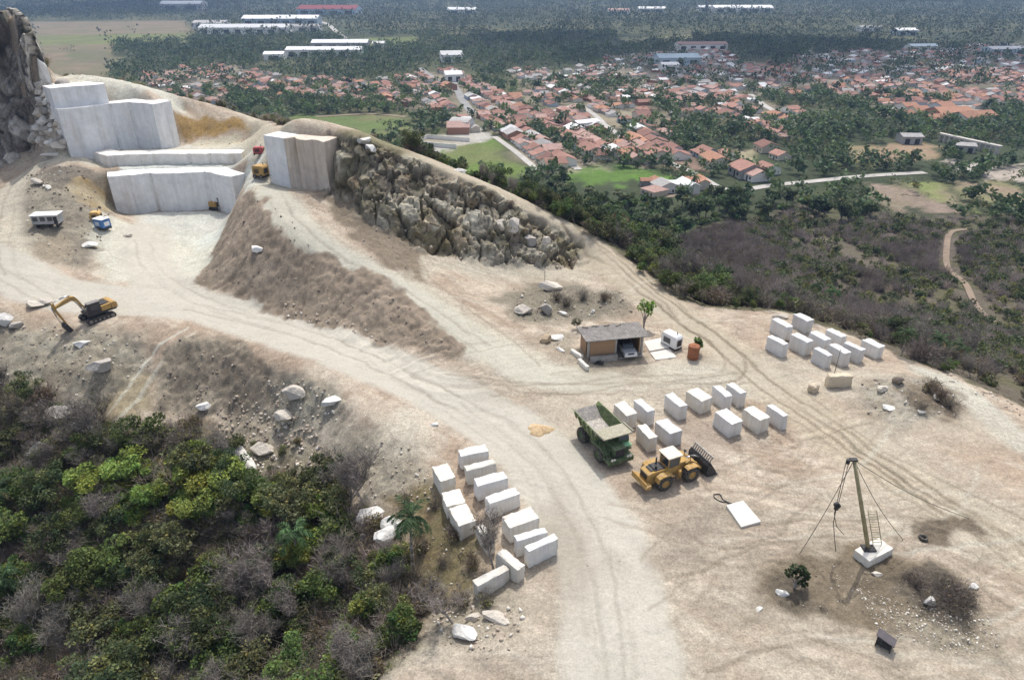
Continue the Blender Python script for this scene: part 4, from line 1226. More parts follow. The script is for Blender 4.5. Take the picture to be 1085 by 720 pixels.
def palm_proto(name, seed, h=6.0, nf=18, L=2.3, col=(.05,.085,.035)):
    rng = np.random.default_rng(seed)
    mb = MB(); pts_ = [(0, 0, -.3)]
    lx, ly = rng.normal(size=2) * .03 * h
    for i in range(1, 7):
        f = i / 6; pts_.append((lx * f * f, ly * f * f, h * f))
    mb.tube(pts_, [.17, .15, .14, .13, .125, .12, .13], 8)
    top = np.array(pts_[-1])
    Vs, Fs, Cs = [], [], []; o = 0
    for k in range(nf):
        th = 2 * math.pi * k / nf + rng.uniform(-.2, .2); el = rng.uniform(-.15, 1.25)
        d = np.array([math.cos(th) * math.cos(el), math.sin(th) * math.cos(el), math.sin(el)])
        sdir = np.cross(d, [0, 0, 1.]); sdir /= np.linalg.norm(sdir) + 1e-9
        p = top.copy(); seg = 9; ln = L * rng.uniform(.8, 1.15); dead = (el < 0 and rng.uniform() < .6)
        c0 = np.array((.23,.17,.09) if dead else col) * rng.uniform(.7, 1.35)
        mid = []
        for s in range(seg + 1):
            mid.append(p.copy()); d = d + np.array([0, 0, -.11 - .02 * s]); d /= np.linalg.norm(d); p = p + d * ln / seg
        mid = np.array(mid)
        V, F, c = ribbons(mid[:-1], mid[1:], .05, .04, c0, rng); Vs.append(V); Fs.append(F + o); Cs.append(c); o += len(V)
        st_ = np.repeat(mid[1:], 2, 0); al = np.repeat(np.gradient(mid, axis=0)[1:], 2, 0); al /= np.linalg.norm(al, axis=1)[:, None]
        sg = np.tile([-1., 1.], seg)[:, None]
        ll = np.repeat(np.sin(np.linspace(.35, 2.9, seg)), 2)[:, None] * .62 * ln / 2.3 + .1
        for sh in (0, .5):
            b0 = st_ - al * ln / seg * sh
            e = b0 + (sdir[None] * sg * .8 + al * .65 + np.array([0, 0, -.28])) * ll
            V, F, c = ribbons(b0, e, .12, .03, c0, rng); Vs.append(V); Fs.append(F + o); Cs.append(c); o += len(V)
    return proto(name, mb, BARKG, (np.concatenate(Vs), np.concatenate(Fs), np.concatenate(Cs)), LEAF)

PRO = {}
PRO['leafy_tree'] = [leafy_proto('leafy_tree', 10 + i, h, sp, n, .24, c, cl, .8, cvar=.5) for i, (h, sp, n, c, cl) in enumerate([
    (6.0, 1.0, 3000, (.066,.098,.028), 20), (5.0, 1.2, 2800, (.082,.112,.03), 20), (7.0, .85, 3000, (.05,.072,.03), 18), (5.5, 1.0, 1500, (.07,.08,.036), 16)])]
PRO['bright_tree'] = [leafy_proto('bright_tree', 20 + i, h, 1.35, 4200, .2, (.15,.19,.045), 20, .7, cvar=.5) for i, h in enumerate((4.2, 3.6, 4.8))]
PRO['bare_tree'] = [bare_proto('bare_tree', 30 + i, h, sp, c, 6, w, lv) for i, (h, sp, c, w, lv) in enumerate([
    (6.5, .8, (.175,.155,.132), .034, 60), (5.2, 1.0, (.15,.13,.108), .032, 260), (7.2, .65, (.20,.178,.155), .034, 0), (4.6, 1.1, (.145,.122,.098), .03, 420)])]
PRO['dry_shrub'] = [shrub_proto('dry_shrub', 40 + i, 2.2, n, .2, lc, 130, tc) for i, (n, lc, tc) in enumerate([
    (60, (.12,.10,.05), (.165,.142,.118)), (220, (.10,.095,.045), (.155,.13,.105)), (0, (0,0,0), (.185,.158,.135)), (320, (.14,.115,.06), (.19,.15,.115))])]
PRO['green_shrub'] = [shrub_proto('green_shrub', 50 + i, 2.0, n, .17, c, 90) for i, (n, c) in enumerate([
    (1300, (.08,.10,.034)), (1000, (.062,.076,.033)), (1300, (.095,.115,.036)), (900, (.10,.09,.04))])]
PRO['palm_tree'] = [palm_proto('palm_tree', 60 + i, h) for i, h in enumerate((6.2, 5.0, 7.4))]
PRO['town_tree'] = [leafy_proto('town_tree', 70 + i, h, sp, 520, .95, c, 12, .75, twigs=False) for i, (h, sp, c) in enumerate([
    (8.5, 1.0, (.045,.075,.024)), (10., .9, (.036,.06,.024)), (7.5, 1.2, (.06,.092,.027)), (9, 1.0, (.055,.075,.032))])]

COUNT = {}
def plant(kind, x, y, s=1.0, label=None, group=None, z=None, var=None, rnd=RND, cat=None):
    P = PRO[kind]; p = P[rnd.randrange(len(P)) if var is None else var]
    r = p.copy(); COL.objects.link(r); r.parent = None
    r.location = (x, y, gfine(x, y) - .05 if z is None else z)
    sx = s * rnd.uniform(.92, 1.08)
    r.rotation_euler = (rnd.uniform(-.05, .05), rnd.uniform(-.05, .05), rnd.uniform(0, 6.283)); r.scale = (sx, sx, s * rnd.uniform(.9, 1.12))
    for ch in p.children:
        c = ch.copy(); COL.objects.link(c); c.parent = r
    COUNT[kind] = COUNT.get(kind, 0) + 1
    tag(r, label, cat or {'dry_shrub': 'shrub', 'green_shrub': 'shrub', 'palm_tree': 'palm'}.get(kind, 'tree'), group)
    return r
# ------------------------------------------------------------------ the wood in the foreground, tree by tree
_rw = random.Random(11)
wood_q = hits(WOODP)
def jgrid(q, step, rnd):
    x0, x1 = min(p[0] for p in q), max(p[0] for p in q); y0, y1 = min(p[1] for p in q), max(p[1] for p in q)
    out = []
    y = y0
    while y < y1:
        x = x0
        while x < x1:
            out.append((x + rnd.uniform(-.48, .48) * step, y + rnd.uniform(-.48, .48) * step)); x += step
        y += step
    o = np.array(out)
    k = in_poly(o[:, 0], o[:, 1], q)
    return o[k]
def visible(p, m=25):
    u, v = project(p); return -m < u < 1085 + m and -m < v < 720 + m
BRIGHT = hits([(85,520),(140,500),(215,500),(250,525),(235,560),(170,580),(110,570),(80,545)])
BRIGHT2 = hits([(285,545),(360,545),(385,580),(340,600),(290,590)])
GREENS = [hits(p) for p in ([(170,655),(235,650),(260,690),(180,715)], [(355,640),(430,645),(425,690),(360,700)], [(0,470),(30,480),(30,560),(0,560)],
                            [(395,600),(430,595),(430,620),(400,625)], [(0,610),(35,615),(30,660),(0,660)], [(150,480),(190,490),(180,510),(150,500)])]
DARKB = [hits(p) for p in ([(0,580),(40,560),(60,620),(30,640)],)]
def tone(s): return 'low' if s < .8 else ('tall' if s > 1.2 else 'middling')
for x, y in jgrid(wood_q, 1.6, _rw):
    z = gfine(x, y)
    u, v = project((x, y, z + 1.5))
    if not (-70 < u < 500 and 380 < v < 800): continue
    fr = 'at the left edge of the wood' if u < 60 else ('in the foreground wood beside the stacked blocks' if u > 330 else ('at the bottom of the foreground wood' if v > 620 else ('in the middle of the foreground wood' if v > 520 else 'at the top of the foreground wood below the excavator')))
    e = min(np.hypot(x - a[0], y - a[1]) for a in wood_q)
    small = .75 if e < 3 else 1
    r = _rw.random()
    if bool(in_poly(np.array([x]), np.array([y]), BRIGHT)[0]) or bool(in_poly(np.array([x]), np.array([y]), BRIGHT2)[0]):
        if r < .46: plant('bright_tree', x, y, _rw.uniform(.75, 1.1), 'dense bright green leafy tree ' + fr, 'bright green trees in the foreground wood', rnd=_rw)
        elif r < .8: plant('green_shrub', x, y, _rw.uniform(.8, 1.4), 'bushy green shrub filling gaps under the bright green trees ' + ('near the white boulders' if u > 270 else 'in the clump at left'), 'green shrubs in the foreground wood', rnd=_rw)
        continue
    if any(bool(in_poly(np.array([x]), np.array([y]), g)[0]) for g in GREENS):
        if r < .38: s = _rw.uniform(.6, .95) * small; plant('leafy_tree', x, y, s, f'{tone(s)} mid green leafy tree {fr}', 'leafy trees in the foreground wood', rnd=_rw)
        elif r < .8: plant('green_shrub', x, y, _rw.uniform(.7, 1.3), 'green leafy shrub ' + fr, 'green shrubs in the foreground wood', rnd=_rw)
        continue
    dens_ = 1 if v > 470 else .62
    if r > dens_: continue
    r = _rw.random()
    if v < 470 and r < .25: r = .5
    if r < .24: s = _rw.uniform(.5, .95) * small; plant('leafy_tree', x, y, s, f'{tone(s)} olive green leafy tree {fr}', 'leafy trees in the foreground wood', rnd=_rw)
    elif r < .42: s = _rw.uniform(.5, 1.0) * small; plant('bare_tree', x, y, s, f'{tone(s)} leafless grey tree {fr}', 'leafless trees in the foreground wood', rnd=_rw)
    elif r < .66: s = _rw.uniform(.6, 1.2); plant('dry_shrub', x, y, s, f'{tone(s)} dry brown twiggy shrub {fr}', 'dry shrubs in the foreground wood', rnd=_rw)
    elif r < .95: s = _rw.uniform(.6, 1.2); plant('green_shrub', x, y, s, f'{tone(s)} olive leaved shrub {fr}', 'green shrubs in the foreground wood', rnd=_rw)

def place(kind, u, v, s, label, group=None, var=None):
    p = spot(u, v); return plant(kind, p[0], p[1], s, label, group, p[2] - .05, var, _rw)
place('palm_tree', 438, 603, .9, 'lone palm with a slender trunk beside the white boulders', var=0)
place('palm_tree', 318, 605, .9, 'dark palm standing among the bright green bushes by the white boulders', var=1)
place('palm_tree', 8, 548, .95, 'blue green palm at the left edge of the foreground wood', var=1)
place('palm_tree', 20, 640, .8, 'small palm half hidden at the lower left of the wood', var=1)
place('bare_tree', 369, 543, 1.05, 'tall leafless grey tree with upswept branches on the tan bank', var=2)
place('leafy_tree', 345, 545, .85, 'thin tree with sparse dark leaves left of the grey leafless tree on the bank', var=3)
place('leafy_tree', 322, 540, .8, 'open crowned tree with several stems above the bright green bushes', var=3)
place('bare_tree', 352, 528, .95, 'slender leafless tree just left of the tall grey one on the tan bank', var=0)
place('leafy_tree', 333, 526, .95, 'tall thin tree with small dark leaf tufts on the rubble above the wood', var=3)
place('leafy_tree', 306, 520, .8, 'thin leaning tree with sparse leaves at the foot of the pale rubble', var=3)
place('bare_tree', 388, 536, .8, 'low leafless tree right of the tall grey one near the white boulders', var=2)
place('bare_tree', 524, 604, .8, 'leafless tree standing in front of the stacked white blocks', var=2)
place('bare_tree', 482, 660, .75, 'leafless brown tree at the foot of the dry grass by the wood edge', var=0)
place('bare_tree', 95, 455, 1.0, 'large leafless tree leaning over the dumped white rocks at left', var=0)
place('bare_tree', 200, 485, .9, 'leafless dark tree at the top edge of the wood by the rubble', var=1)
place('bare_tree', 110, 470, .9, 'pale leafless sapling on the bank below the track', var=2)
place('bare_tree', 12, 415, .8, 'thin leafless tree at the left edge above the wood', var=2)
place('leafy_tree', 40, 425, .55, 'small round dark tree on the bank below the excavator', var=2)
# dry shrubs on the open ground
for u, v, s, n in [(460,540,.5,0),(480,570,.6,1),(500,600,.6,3),(470,600,.5,0),(445,585,.7,1),(515,640,.5,1),(455,625,.6,0),(430,530,.45,1),(490,640,.5,3),(505,560,.4,3)]:
    place('dry_shrub', u, v, s, f'brown dry shrub in the dry grass beside the stacked blocks, {"nearest the wood" if u < 462 else "closest to the blocks" if u > 495 else "in mid patch"}', 'dry shrubs in the dry grass', n)
for u, v, s in [(600,325,.8),(618,318,.7),(590,318,.6),(640,318,.6)]:
    place('dry_shrub', u, v, s, 'grey dry shrub on the rubble heap behind the shed', 'dry shrubs on the rubble heap')
for u, v, s in [(1000,636,.62),(1014,646,.6),(985,640,.55),(972,622,.5),(1024,636,.5),(995,624,.55),(1008,652,.45),(962,613,.4),(1012,628,.5)]:
    place('dry_shrub', u, v, s, 'dark tangled brushwood lying on the spoil patch by the mast', 'dry shrubs on the spoil patch', 0)
for u, v, s in [(985,415,.7),(995,425,.6),(975,435,.5),(1005,432,.6)]:
    place('dry_shrub', u, v, s, 'brown dry shrub on the flank of the knoll beside the edge road', 'dry shrubs on the knoll')
place('bare_tree', 612, 348, .45, 'small bare shrubby tree with grey twigs behind the left end of the shed', var=3)
for u, v, s in [(255,470,.5),(270,475,.45),(300,480,.5),(228,468,.7),(210,462,.6),(315,470,.4),(290,500,.5),(245,500,.6)]:
    place('green_shrub', u, v, s, 'small green shrub growing in the pale rubble below the bank', 'green shrubs in the rubble')
for u, v, s in [(440,190,.6),(470,205,.5),(500,215,.6),(420,170,.5),(555,240,.5),(390,160,.4),(585,255,.45),(520,205,.5),(540,222,.55)]:
    place('dry_shrub', u, v, s, 'dry brown shrub clinging to the rock outcrop', 'dry shrubs on the rock outcrop')
for u, v, s in [(4,10,.9),(10,8,.8),(-8,8,1.0),(16,10,.7),(22,14,.6)]:
    p = at(u, v, 38); plant('green_shrub', p[0], p[1] + 3, s * 1.6, 'green shrub on top of the grey cliff', 'green shrubs on the cliff top', rnd=_rw)

# ------------------------------------------------------------------ the slope behind the quarry edge
edge2 = [tuple(p[:2]) for p in ew]
def edge_off(x, y):
    d, lat, arc = seg_dist(np.array([x]), np.array([y]), edge2); return float(lat[0]) if d[0] < 200 else 99
_rs = random.Random(5)
belt = []
E = dens(ew, 1.6)
for i, p in enumerate(E):
    a = E[max(i - 1, 0)]; b = E[min(i + 1, len(E) - 1)]; t = (b - a)[:2] / np.linalg.norm((b - a)[:2]); n = np.array([-t[1], t[0]])
    for k in range(13):
        o = 2.2 + k * 2.3 + _rs.uniform(-1, 1)
        q = p[:2] + n * o + t * _rs.uniform(-.9, .9)
        belt.append((q[0], q[1], o))
seen = []
scrub_pts = []
for x, y, o in belt:
    z = gz(x, y); u, v = project((x, y, z + 2))
    if not (-10 < u < 1110 and -10 < v < 520): continue
    if u < 440 and o > 7: continue
    r = _rs.random()
    if u < 420:
        if r < .35: s = _rs.uniform(.4, .9); plant('green_shrub', x, y, s, 'green shrub just over the lip of the ridge beyond the upper quarry', 'green shrubs beyond the ridge', rnd=_rs)
        continue
    green = 1.0 if u < 700 else (.45 if u < 860 else .22)
    if r > .62: continue
    r = _rs.random()
    where = 'below the ridge road' if u < 660 else ('below the pad edge behind the shed' if u < 800 else ('just behind the white blocks at the pad edge' if u < 950 else 'beside the edge road at right'))
    top = max(.45, min(1.1, .5 + o * .035))
    if u > 760: top *= .8
    if r < green * .55: s = _rs.uniform(.6, 1.1) * top * (1.15 if u < 760 else .8); plant('leafy_tree', x, y, s, f'{tone(s)} dark green tree {where}', 'leafy trees on the slope behind the quarry', rnd=_rs)
    elif r < green * .55 + .28: s = _rs.uniform(.6, 1.1) * top; plant('bare_tree', x, y, s, f'{tone(s)} leafless grey tree {where}', 'leafless trees on the slope behind the quarry', rnd=_rs)
    elif r < green * .55 + .5 and COUNT.get('dry_shrub', 0) < 295: s = _rs.uniform(.7, 1.3); plant('dry_shrub', x, y, s, f'{tone(s)} purplish dry shrub {where}', 'dry shrubs on the slope behind the quarry', rnd=_rs)
    elif COUNT.get('green_shrub', 0) < 295: s = _rs.uniform(.7, 1.2); plant('green_shrub', x, y, s, f'{tone(s)} green shrub {where}', 'green shrubs on the slope behind the quarry', rnd=_rs)
for u, v, s, nm in [(655,262,1.0,'tallest palm below the bend of the ridge road'),(606,225,.95,'dark palm beside the ridge road above the bright field'),(560,200,.9,'palm behind the crest of the rock outcrop'),
                    (885,335,.8,'dark palm right behind the middle of the white block rows'),(868,330,.7,'smaller palm behind the left of the white block rows'),(968,385,.75,'palm at the pad edge right of the white blocks'),
                    (1002,392,.7,'slim palm beside the edge road, left of a pair'),(1025,398,.7,'slim palm beside the edge road, right of a pair'),(510,185,.8,'palm beyond the top of the rock outcrop'),(530,190,.9,'palm in front of the green field beyond the outcrop')]:
    d = ray(u, v); p = hit(u, v)
    # stand it a few metres beyond the edge
    q = p + np.array([ct * 0, 3.0, 0]) if True else p
    plant('palm_tree', q[0], q[1], s, nm, 'palms behind the quarry edge', gz(q[0], q[1]) - .1, None, _rs)

# dry scrub farther down the slope and on the plain: past counting, one mass
def light_shrubs(name, P, S, kinds, seed):
    """P (n,3) feet, S sizes; one joined mesh"""
    rng = np.random.default_rng(seed)
    V, F, c = [], [], []
    o = 0
    lib = []
    for kd, col, n, h in kinds:
        rg = np.random.default_rng(seed + len(lib))
        if kd == 'twig':
            P0 = np.stack([rg.normal(size=n) * .12 * h, rg.normal(size=n) * .12 * h, np.zeros(n)], 1)
            P1 = np.stack([rg.normal(size=n) * .36 * h, rg.normal(size=n) * .36 * h, rg.uniform(.35, 1.05, n) * h], 1)
            M = (P0 * .4 + P1 * .6) + rg.normal(size=P0.shape) * h * .08
            a = ribbons(P0, M, .07, .05, col, rg); b = ribbons(M, P1, .06, .03, np.array(col) * 1.08, rg)
            e = ribbons(M, M + rg.normal(size=M.shape) * h * .22 + np.array([0, 0, .12 * h]), .05, .025, col, rg)
            lib.append(join([a, b, e]))
        else:
            k = 6; cl = np.stack([rg.normal(size=k) * h * .3, rg.normal(size=k) * h * .3, rg.uniform(.35, .8, k) * h], 1)
            w_ = rg.integers(0, k, n); dd = rg.normal(size=(n, 3)); dd /= np.linalg.norm(dd, axis=1)[:, None]
            C = cl[w_] + dd * (h * .27 * rg.uniform(.2, 1, n) ** .5)[:, None]
            lib.append(leaf_cards(C, h * .16, np.array(col) * rg.uniform(.7, 1.3, k)[w_][:, None], rg, cvar=.4))
    ch = rng.integers(0, len(lib), len(P)) if not callable(S) else None
    for i, p in enumerate(P):
        Vl, Fl, cl_ = lib[ch[i]]
        a = rng.uniform(0, 6.283); ca, sa = math.cos(a), math.sin(a); s = S[i]
        R_ = np.array([[ca, -sa, 0], [sa, ca, 0], [0, 0, rng.uniform(.85, 1.15)]])
        V.append(Vl @ R_.T * s + p); F.append(Fl + o); c.append(cl_ * rng.uniform(.75, 1.25)); o += len(Vl)
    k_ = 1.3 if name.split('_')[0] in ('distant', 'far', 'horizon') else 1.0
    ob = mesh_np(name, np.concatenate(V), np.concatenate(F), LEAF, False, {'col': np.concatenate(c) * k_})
    return tag(ob, kind='stuff')
scq = [tuple(hit(u, v)[:2]) for u, v in ((690,262),(760,240),(850,226),(900,240),(950,232),(1040,240),(1110,232))] + [(330, 190), (330, 70), (120, 60)] + \
      [tuple((p[:2] + edge_normal(i) * 24)) for i, p in reversed(list(enumerate(ew))) if 14 <= i]
S_pts = jgrid(scq, 2.15, _rs)
nopatch = [hits(FIELDS[k][0]) for k in (15, 16, 17, 19)]
path_q = [tuple(hit(u, v)[:2]) for u, v in ((1030,243),(1008,246),(1003,262),(1005,285),(1022,300),(1035,325),(1060,345),(1085,350))]
bad = np.zeros(len(S_pts), bool)
for q in nopatch: bad |= in_poly(S_pts[:, 0], S_pts[:, 1], q) & (np.random.default_rng(1).uniform(size=len(S_pts)) < .85)
bad |= seg_dist(S_pts[:, 0], S_pts[:, 1], path_q)[0] < 3.2
gn = fbm2(S_pts[:, 0] / 28, S_pts[:, 1] / 28, 201, 4)
bad |= (gn > .62) & (np.random.default_rng(2).uniform(size=len(S_pts)) < .6)
S_pts = S_pts[~bad]
uv = [project((x, y, PLAIN_Z)) for x, y in S_pts]
S_pts = S_pts[np.array([(-20 < u < 1120) and v < 500 for u, v in uv])]
S3 = np.stack([S_pts[:, 0], S_pts[:, 1], ground(S_pts[:, 0], S_pts[:, 1]) - .05], 1)
rg_ = np.random.default_rng(8)
g2 = fbm2(S3[:, 0] / 35, S3[:, 1] / 35, 205, 3)
grey = g2 < .475
light_shrubs('dry_scrub', S3[grey], rg_.uniform(.7, 1.35, grey.sum()), [('twig', (.13,.112,.098), 90, 3.0), ('twig', (.115,.098,.085), 90, 2.6), ('twig', (.145,.122,.105), 80, 3.2), ('twig', (.11,.095,.075), 90, 2.4), ('leaf', (.085,.085,.04), 110, 2.2)], 31)
light_shrubs('green_scrub', S3[~grey], rg_.uniform(.7, 1.3, (~grey).sum()), [('leaf', (.075,.09,.03), 130, 2.4), ('leaf', (.055,.072,.028), 130, 2.8), ('twig', (.2,.165,.15), 80, 2.8), ('leaf', (.11,.115,.04), 120, 2.0)], 37)
# undergrowth on the floor of the near wood
fl = jgrid(wood_q, .8, _rw)
F3 = np.stack([fl[:, 0], fl[:, 1], np.array([gfine(x, y) for x, y in fl])], 1)
ok = np.array([visible(p, 40) for p in F3]); F3 = F3[ok]
light_shrubs('undergrowth', F3, rg_.uniform(.4, 1.0, len(F3)), [('leaf', (.08,.09,.035), 24, .9), ('leaf', (.125,.105,.058), 22, .8), ('twig', (.21,.17,.14), 14, 1.2), ('twig', (.16,.13,.105), 14, 1.0), ('leaf', (.085,.105,.03), 24, .8)], 41)
# ------------------------------------------------------------------ the town
def tile_mat(name, c, var=.22):
    m, nt, b = new_mat(name); N = nt.nodes; L = nt.links
    tc = N.new('ShaderNodeTexCoord'); oi = N.new('ShaderNodeObjectInfo')
    n = N.new('ShaderNodeTexNoise'); n.inputs['Scale'].default_value = .9; n.inputs['Detail'].default_value = 8; n.inputs['Roughness'].default_value = .7
    L.new(tc.outputs['Object'], n.inputs['Vector'])
    r = N.new('ShaderNodeMapRange'); r.inputs[1].default_value = .3; r.inputs[2].default_value = .7; r.inputs[3].default_value = 1 - var; r.inputs[4].default_value = 1 + var
    L.new(n.outputs['Fac'], r.inputs[0])
    r2 = N.new('ShaderNodeMapRange'); r2.inputs[3].default_value = .78; r2.inputs[4].default_value = 1.18; L.new(oi.outputs['Random'], r2.inputs[0])
    x = N.new('ShaderNodeMix'); x.data_type = 'RGBA'; x.blend_type = 'MULTIPLY'; x.inputs[0].default_value = 1; x.inputs[6].default_value = (*c, 1); L.new(r.outputs[0], x.inputs[7])
    x2 = N.new('ShaderNodeMix'); x2.data_type = 'RGBA'; x2.blend_type = 'MULTIPLY'; x2.inputs[0].default_value = 1; L.new(x.outputs[2], x2.inputs[6]); L.new(r2.outputs[0], x2.inputs[7])
    w_ = N.new('ShaderNodeTexWave'); w_.inputs['Scale'].default_value = 1.6; L.new(tc.outputs['Object'], w_.inputs['Vector'])
    bp = N.new('ShaderNodeBump'); bp.inputs['Strength'].default_value = .4; bp.inputs['Distance'].default_value = .1; L.new(w_.outputs['Fac'], bp.inputs['Height'])
    L.new(bp.outputs[0], b.inputs['Normal']); L.new(x2.outputs[2], b.inputs['Base Color']); b.inputs['Roughness'].default_value = .9; b.inputs['Specular IOR Level'].default_value = .15
    return m
ROOFS = {'terracotta': tile_mat('tile_terracotta', (.33,.185,.145)), 'faded pink': tile_mat('tile_pink', (.39,.26,.22)), 'dark red brown': tile_mat('tile_brown', (.235,.13,.105)),
         'orange': tile_mat('tile_orange', (.38,.205,.135)), 'grey fibre': tile_mat('sheet_grey', (.36,.345,.33)), 'white metal': tile_mat('sheet_white', (.68,.68,.67), .1)}
WALLS_M = {'cream': mat('render_cream', (.58,.52,.43), var=.2, objrand=.2), 'white': mat('render_white', (.70,.68,.64), var=.15, objrand=.15),
           'brick': mat('bare_brick', (.34,.18,.12), var=.25, objrand=.2), 'pale blue': mat('render_blue', (.42,.50,.55), var=.2, objrand=.2), 'grey': mat('render_grey', (.40,.385,.36), var=.2, objrand=.2)}
DARKM = mat('dark_opening', (.035,.03,.028), .6, var=.2)
def gable(mb_w, mb_r, x0, x1, y0, y1, h, rise, ov=.45, th=.16, ridge='x', z0=0):
    """walls with gable ends and a two-slope roof"""
    cy = (y0 + y1) / 2
    if ridge == 'x':
        mb_w.prism([(y0, z0 - .6), (y1, z0 - .6), (y1, h), (cy, h + rise), (y0, h)], x0, x1, 'x')
        for s in (-1, 1):
            ye = y0 - ov if s < 0 else y1 + ov; k = rise / (cy - y0); ze = h - ov * k
            a = [(ye, ze + .02), (cy, h + rise + .02), (cy, h + rise + th), (ye, ze + th)]
            mb_r.prism(a, x0 - ov, x1 + ov, 'x')
    else:
        cx_ = (x0 + x1) / 2
        mb_w.prism([(x0, z0 - .6), (x1, z0 - .6), (x1, h), (cx_, h + rise), (x0, h)], y0, y1, 'y')
        for s in (-1, 1):
            xe = x0 - ov if s < 0 else x1 + ov; k = rise / (cx_ - x0); ze = h - ov * k
            mb_r.prism([(xe, ze + .02), (cx_, h + rise + .02), (cx_, h + rise + th), (xe, ze + th)], y0 - ov, y1 + ov, 'y')
def shed_roof(mb_w, mb_r, x0, x1, y0, y1, h0, h1, ov=.35, th=.14):
    mb_w.prism([(y0, -.6), (y1, -.6), (y1, h1), (y0, h0)], x0, x1, 'x')
    k = (h1 - h0) / (y1 - y0)
    mb_r.prism([(y0 - ov, h0 - ov * k + .02), (y1 + .02, h1 + .02), (y1 + .02, h1 + th), (y0 - ov, h0 - ov * k + th)], x0 - ov, x1 + ov, 'x')
def house_proto(kind, w, d, h, detail):
    root = bpy.data.objects.new('house', None); W_, R_ = MB(), MB()
    if kind == 'gabled': gable(W_, R_, -w / 2, w / 2, -d / 2, d / 2, h, d * .19)
    elif kind == 'front-gabled': gable(W_, R_, -w / 2, w / 2, -d / 2, d / 2, h, w * .2, ridge='y')
    elif kind == 'long gabled': gable(W_, R_, -w * .75, w * .75, -d / 2, d / 2, h, d * .18)
    elif kind == 'two-level':
        gable(W_, R_, -w / 2, w / 2, -d * .1, d / 2, h, d * .13); shed_roof(W_, R_, -w * .46, w * .46, -d / 2, -d * .1 - .02, h * .72, h * .95)
    elif kind == 'L-shaped':
        gable(W_, R_, -w / 2, w / 2, 0, d / 2, h, d * .12); gable(W_, R_, -w / 2, -.05 * w, -d / 2, .2, h * .93, w * .1, ridge='y')
    elif kind == 'lean-to': shed_roof(W_, R_, -w / 2, w / 2, -d / 2, d / 2, h * .8, h * 1.15)
    elif kind == 'hipped':
        W_.box((0, 0, h / 2 - .3), (w, d, h + .6)); o = .45; r_ = d * .2
        vs = [(-w / 2 - o, -d / 2 - o, h - .05), (w / 2 + o, -d / 2 - o, h - .05), (w / 2 + o, d / 2 + o, h - .05), (-w / 2 - o, d / 2 + o, h - .05), (-w / 2 + d / 2, 0, h + r_), (w / 2 - d / 2, 0, h + r_)]
        R_.add(vs, [(0, 1, 5, 4), (2, 3, 4, 5), (1, 2, 5), (3, 0, 4), (3, 2, 1, 0)])
    W_.build('wall', None, root); R_.build('roof', None, root)
    root.children[0].data.materials.append(WALLS_M['cream']); root.children[1].data.materials.append(ROOFS['terracotta'])
    if detail:
        yf = -d / 2 - .02
        MB().box((w * .05, yf, 1.05), (.95, .05, 2.1)).build('door', DARKM, root)
        for sx in (-.3, .3): MB().box((w * sx, yf, 1.5), (1.2, .05, 1.1)).build('window', DARKM, root)
    for c in root.children: COL.objects.unlink(c)
    return root
HK = ['gabled', 'front-gabled', 'long gabled', 'two-level', 'L-shaped', 'lean-to', 'hipped']
HP = {}
for i, k in enumerate(HK):
    for j in range(2):
        r_ = random.Random(100 + i * 2 + j)
        for det in (0, 1): HP[k, j, det] = house_proto(k, 8.2 + 1.8 * j + r_.uniform(-.4, .4), 9 + 1.5 * j, 2.9 + .35 * j, det)
_rt = random.Random(42)
def vec_dir(a, b):
    p, q = hit(*a), hit(*b); return math.atan2(q[1] - p[1], q[0] - p[0])
STREET = vec_dir((530, 150), (572, 181))
HOUSES = []          # (dist, x, y, rot, region, kind, scale)
taken = []
def house_at(x, y, rot, region, kinds=HK, s=1.0, roof=None, wall=None, force=False):
    if not force and any((x - a) ** 2 + (y - b) ** 2 < (7.4 * s) ** 2 for a, b in taken): return
    taken.append((x, y)); HOUSES.append([math.hypot(x, y), x, y, rot, region, _rt.choice(kinds), s, roof, wall])
def house_row(a, b, n, region, kinds, s=1.0, rot=None, jit=.5, roof=None):
    p, q = hit(*a), hit(*b)
    an = math.atan2(q[1] - p[1], q[0] - p[0]) if rot is None else rot
    for i in range(n):
        f = (i + .5) / n
        house_at(p[0] + (q[0] - p[0]) * f + _rt.uniform(-jit, jit), p[1] + (q[1] - p[1]) * f + _rt.uniform(-jit, jit), an + _rt.choice((0, 0, math.pi)), region, kinds, s, roof, force=True)
GB = ['gabled', 'two-level', 'long gabled', 'front-gabled']
house_row((537,140), (590,181), 8, 'in the left row above the bright green field', GB, 1.0)
house_row((550,137), (602,177), 8, 'in the second row above the bright green field', GB, .95)
house_row((578,134), (640,171), 8, 'in the third row from the left above the bright green field', GB, 1.0)
house_row((592,131), (652,166), 8, 'in the fourth row from the left above the bright green field', GB, .95)
house_row((612,128), (640,144), 3, 'behind the four rows above the bright green field', GB, .95)
house_row((672,138), (722,170), 7, 'in the block where the pale road ends', GB, 1.0)
house_row((668,150), (700,172), 5, 'at the lower edge of the block beside the bright green field', GB, 1.15)
house_row((650,160), (672,174), 3, 'by the dark trees beside the bright green field', GB, .9)
for u, v, s in [(690,198,1.0),(704,202,.9),(722,203,1.1),(736,198,1.0),(693,206,.8)]:
    p = hit(u, v); house_at(p[0], p[1], STREET + _rt.uniform(-.3, .3), 'in the small group below the bright green field', ['hipped', 'gabled', 'L-shaped'], s, force=True)
for u, v, s in [(757,174,1.0),(770,167,.9),(790,186,1.4),(800,190,1.1),(745,165,1.0),(812,183,.9)]:
    p = hit(u, v); house_at(p[0], p[1], STREET + _rt.uniform(-.2, .2), 'among the yards above the end of the pale road', ['gabled', 'two-level', 'long gabled'], s, force=True)
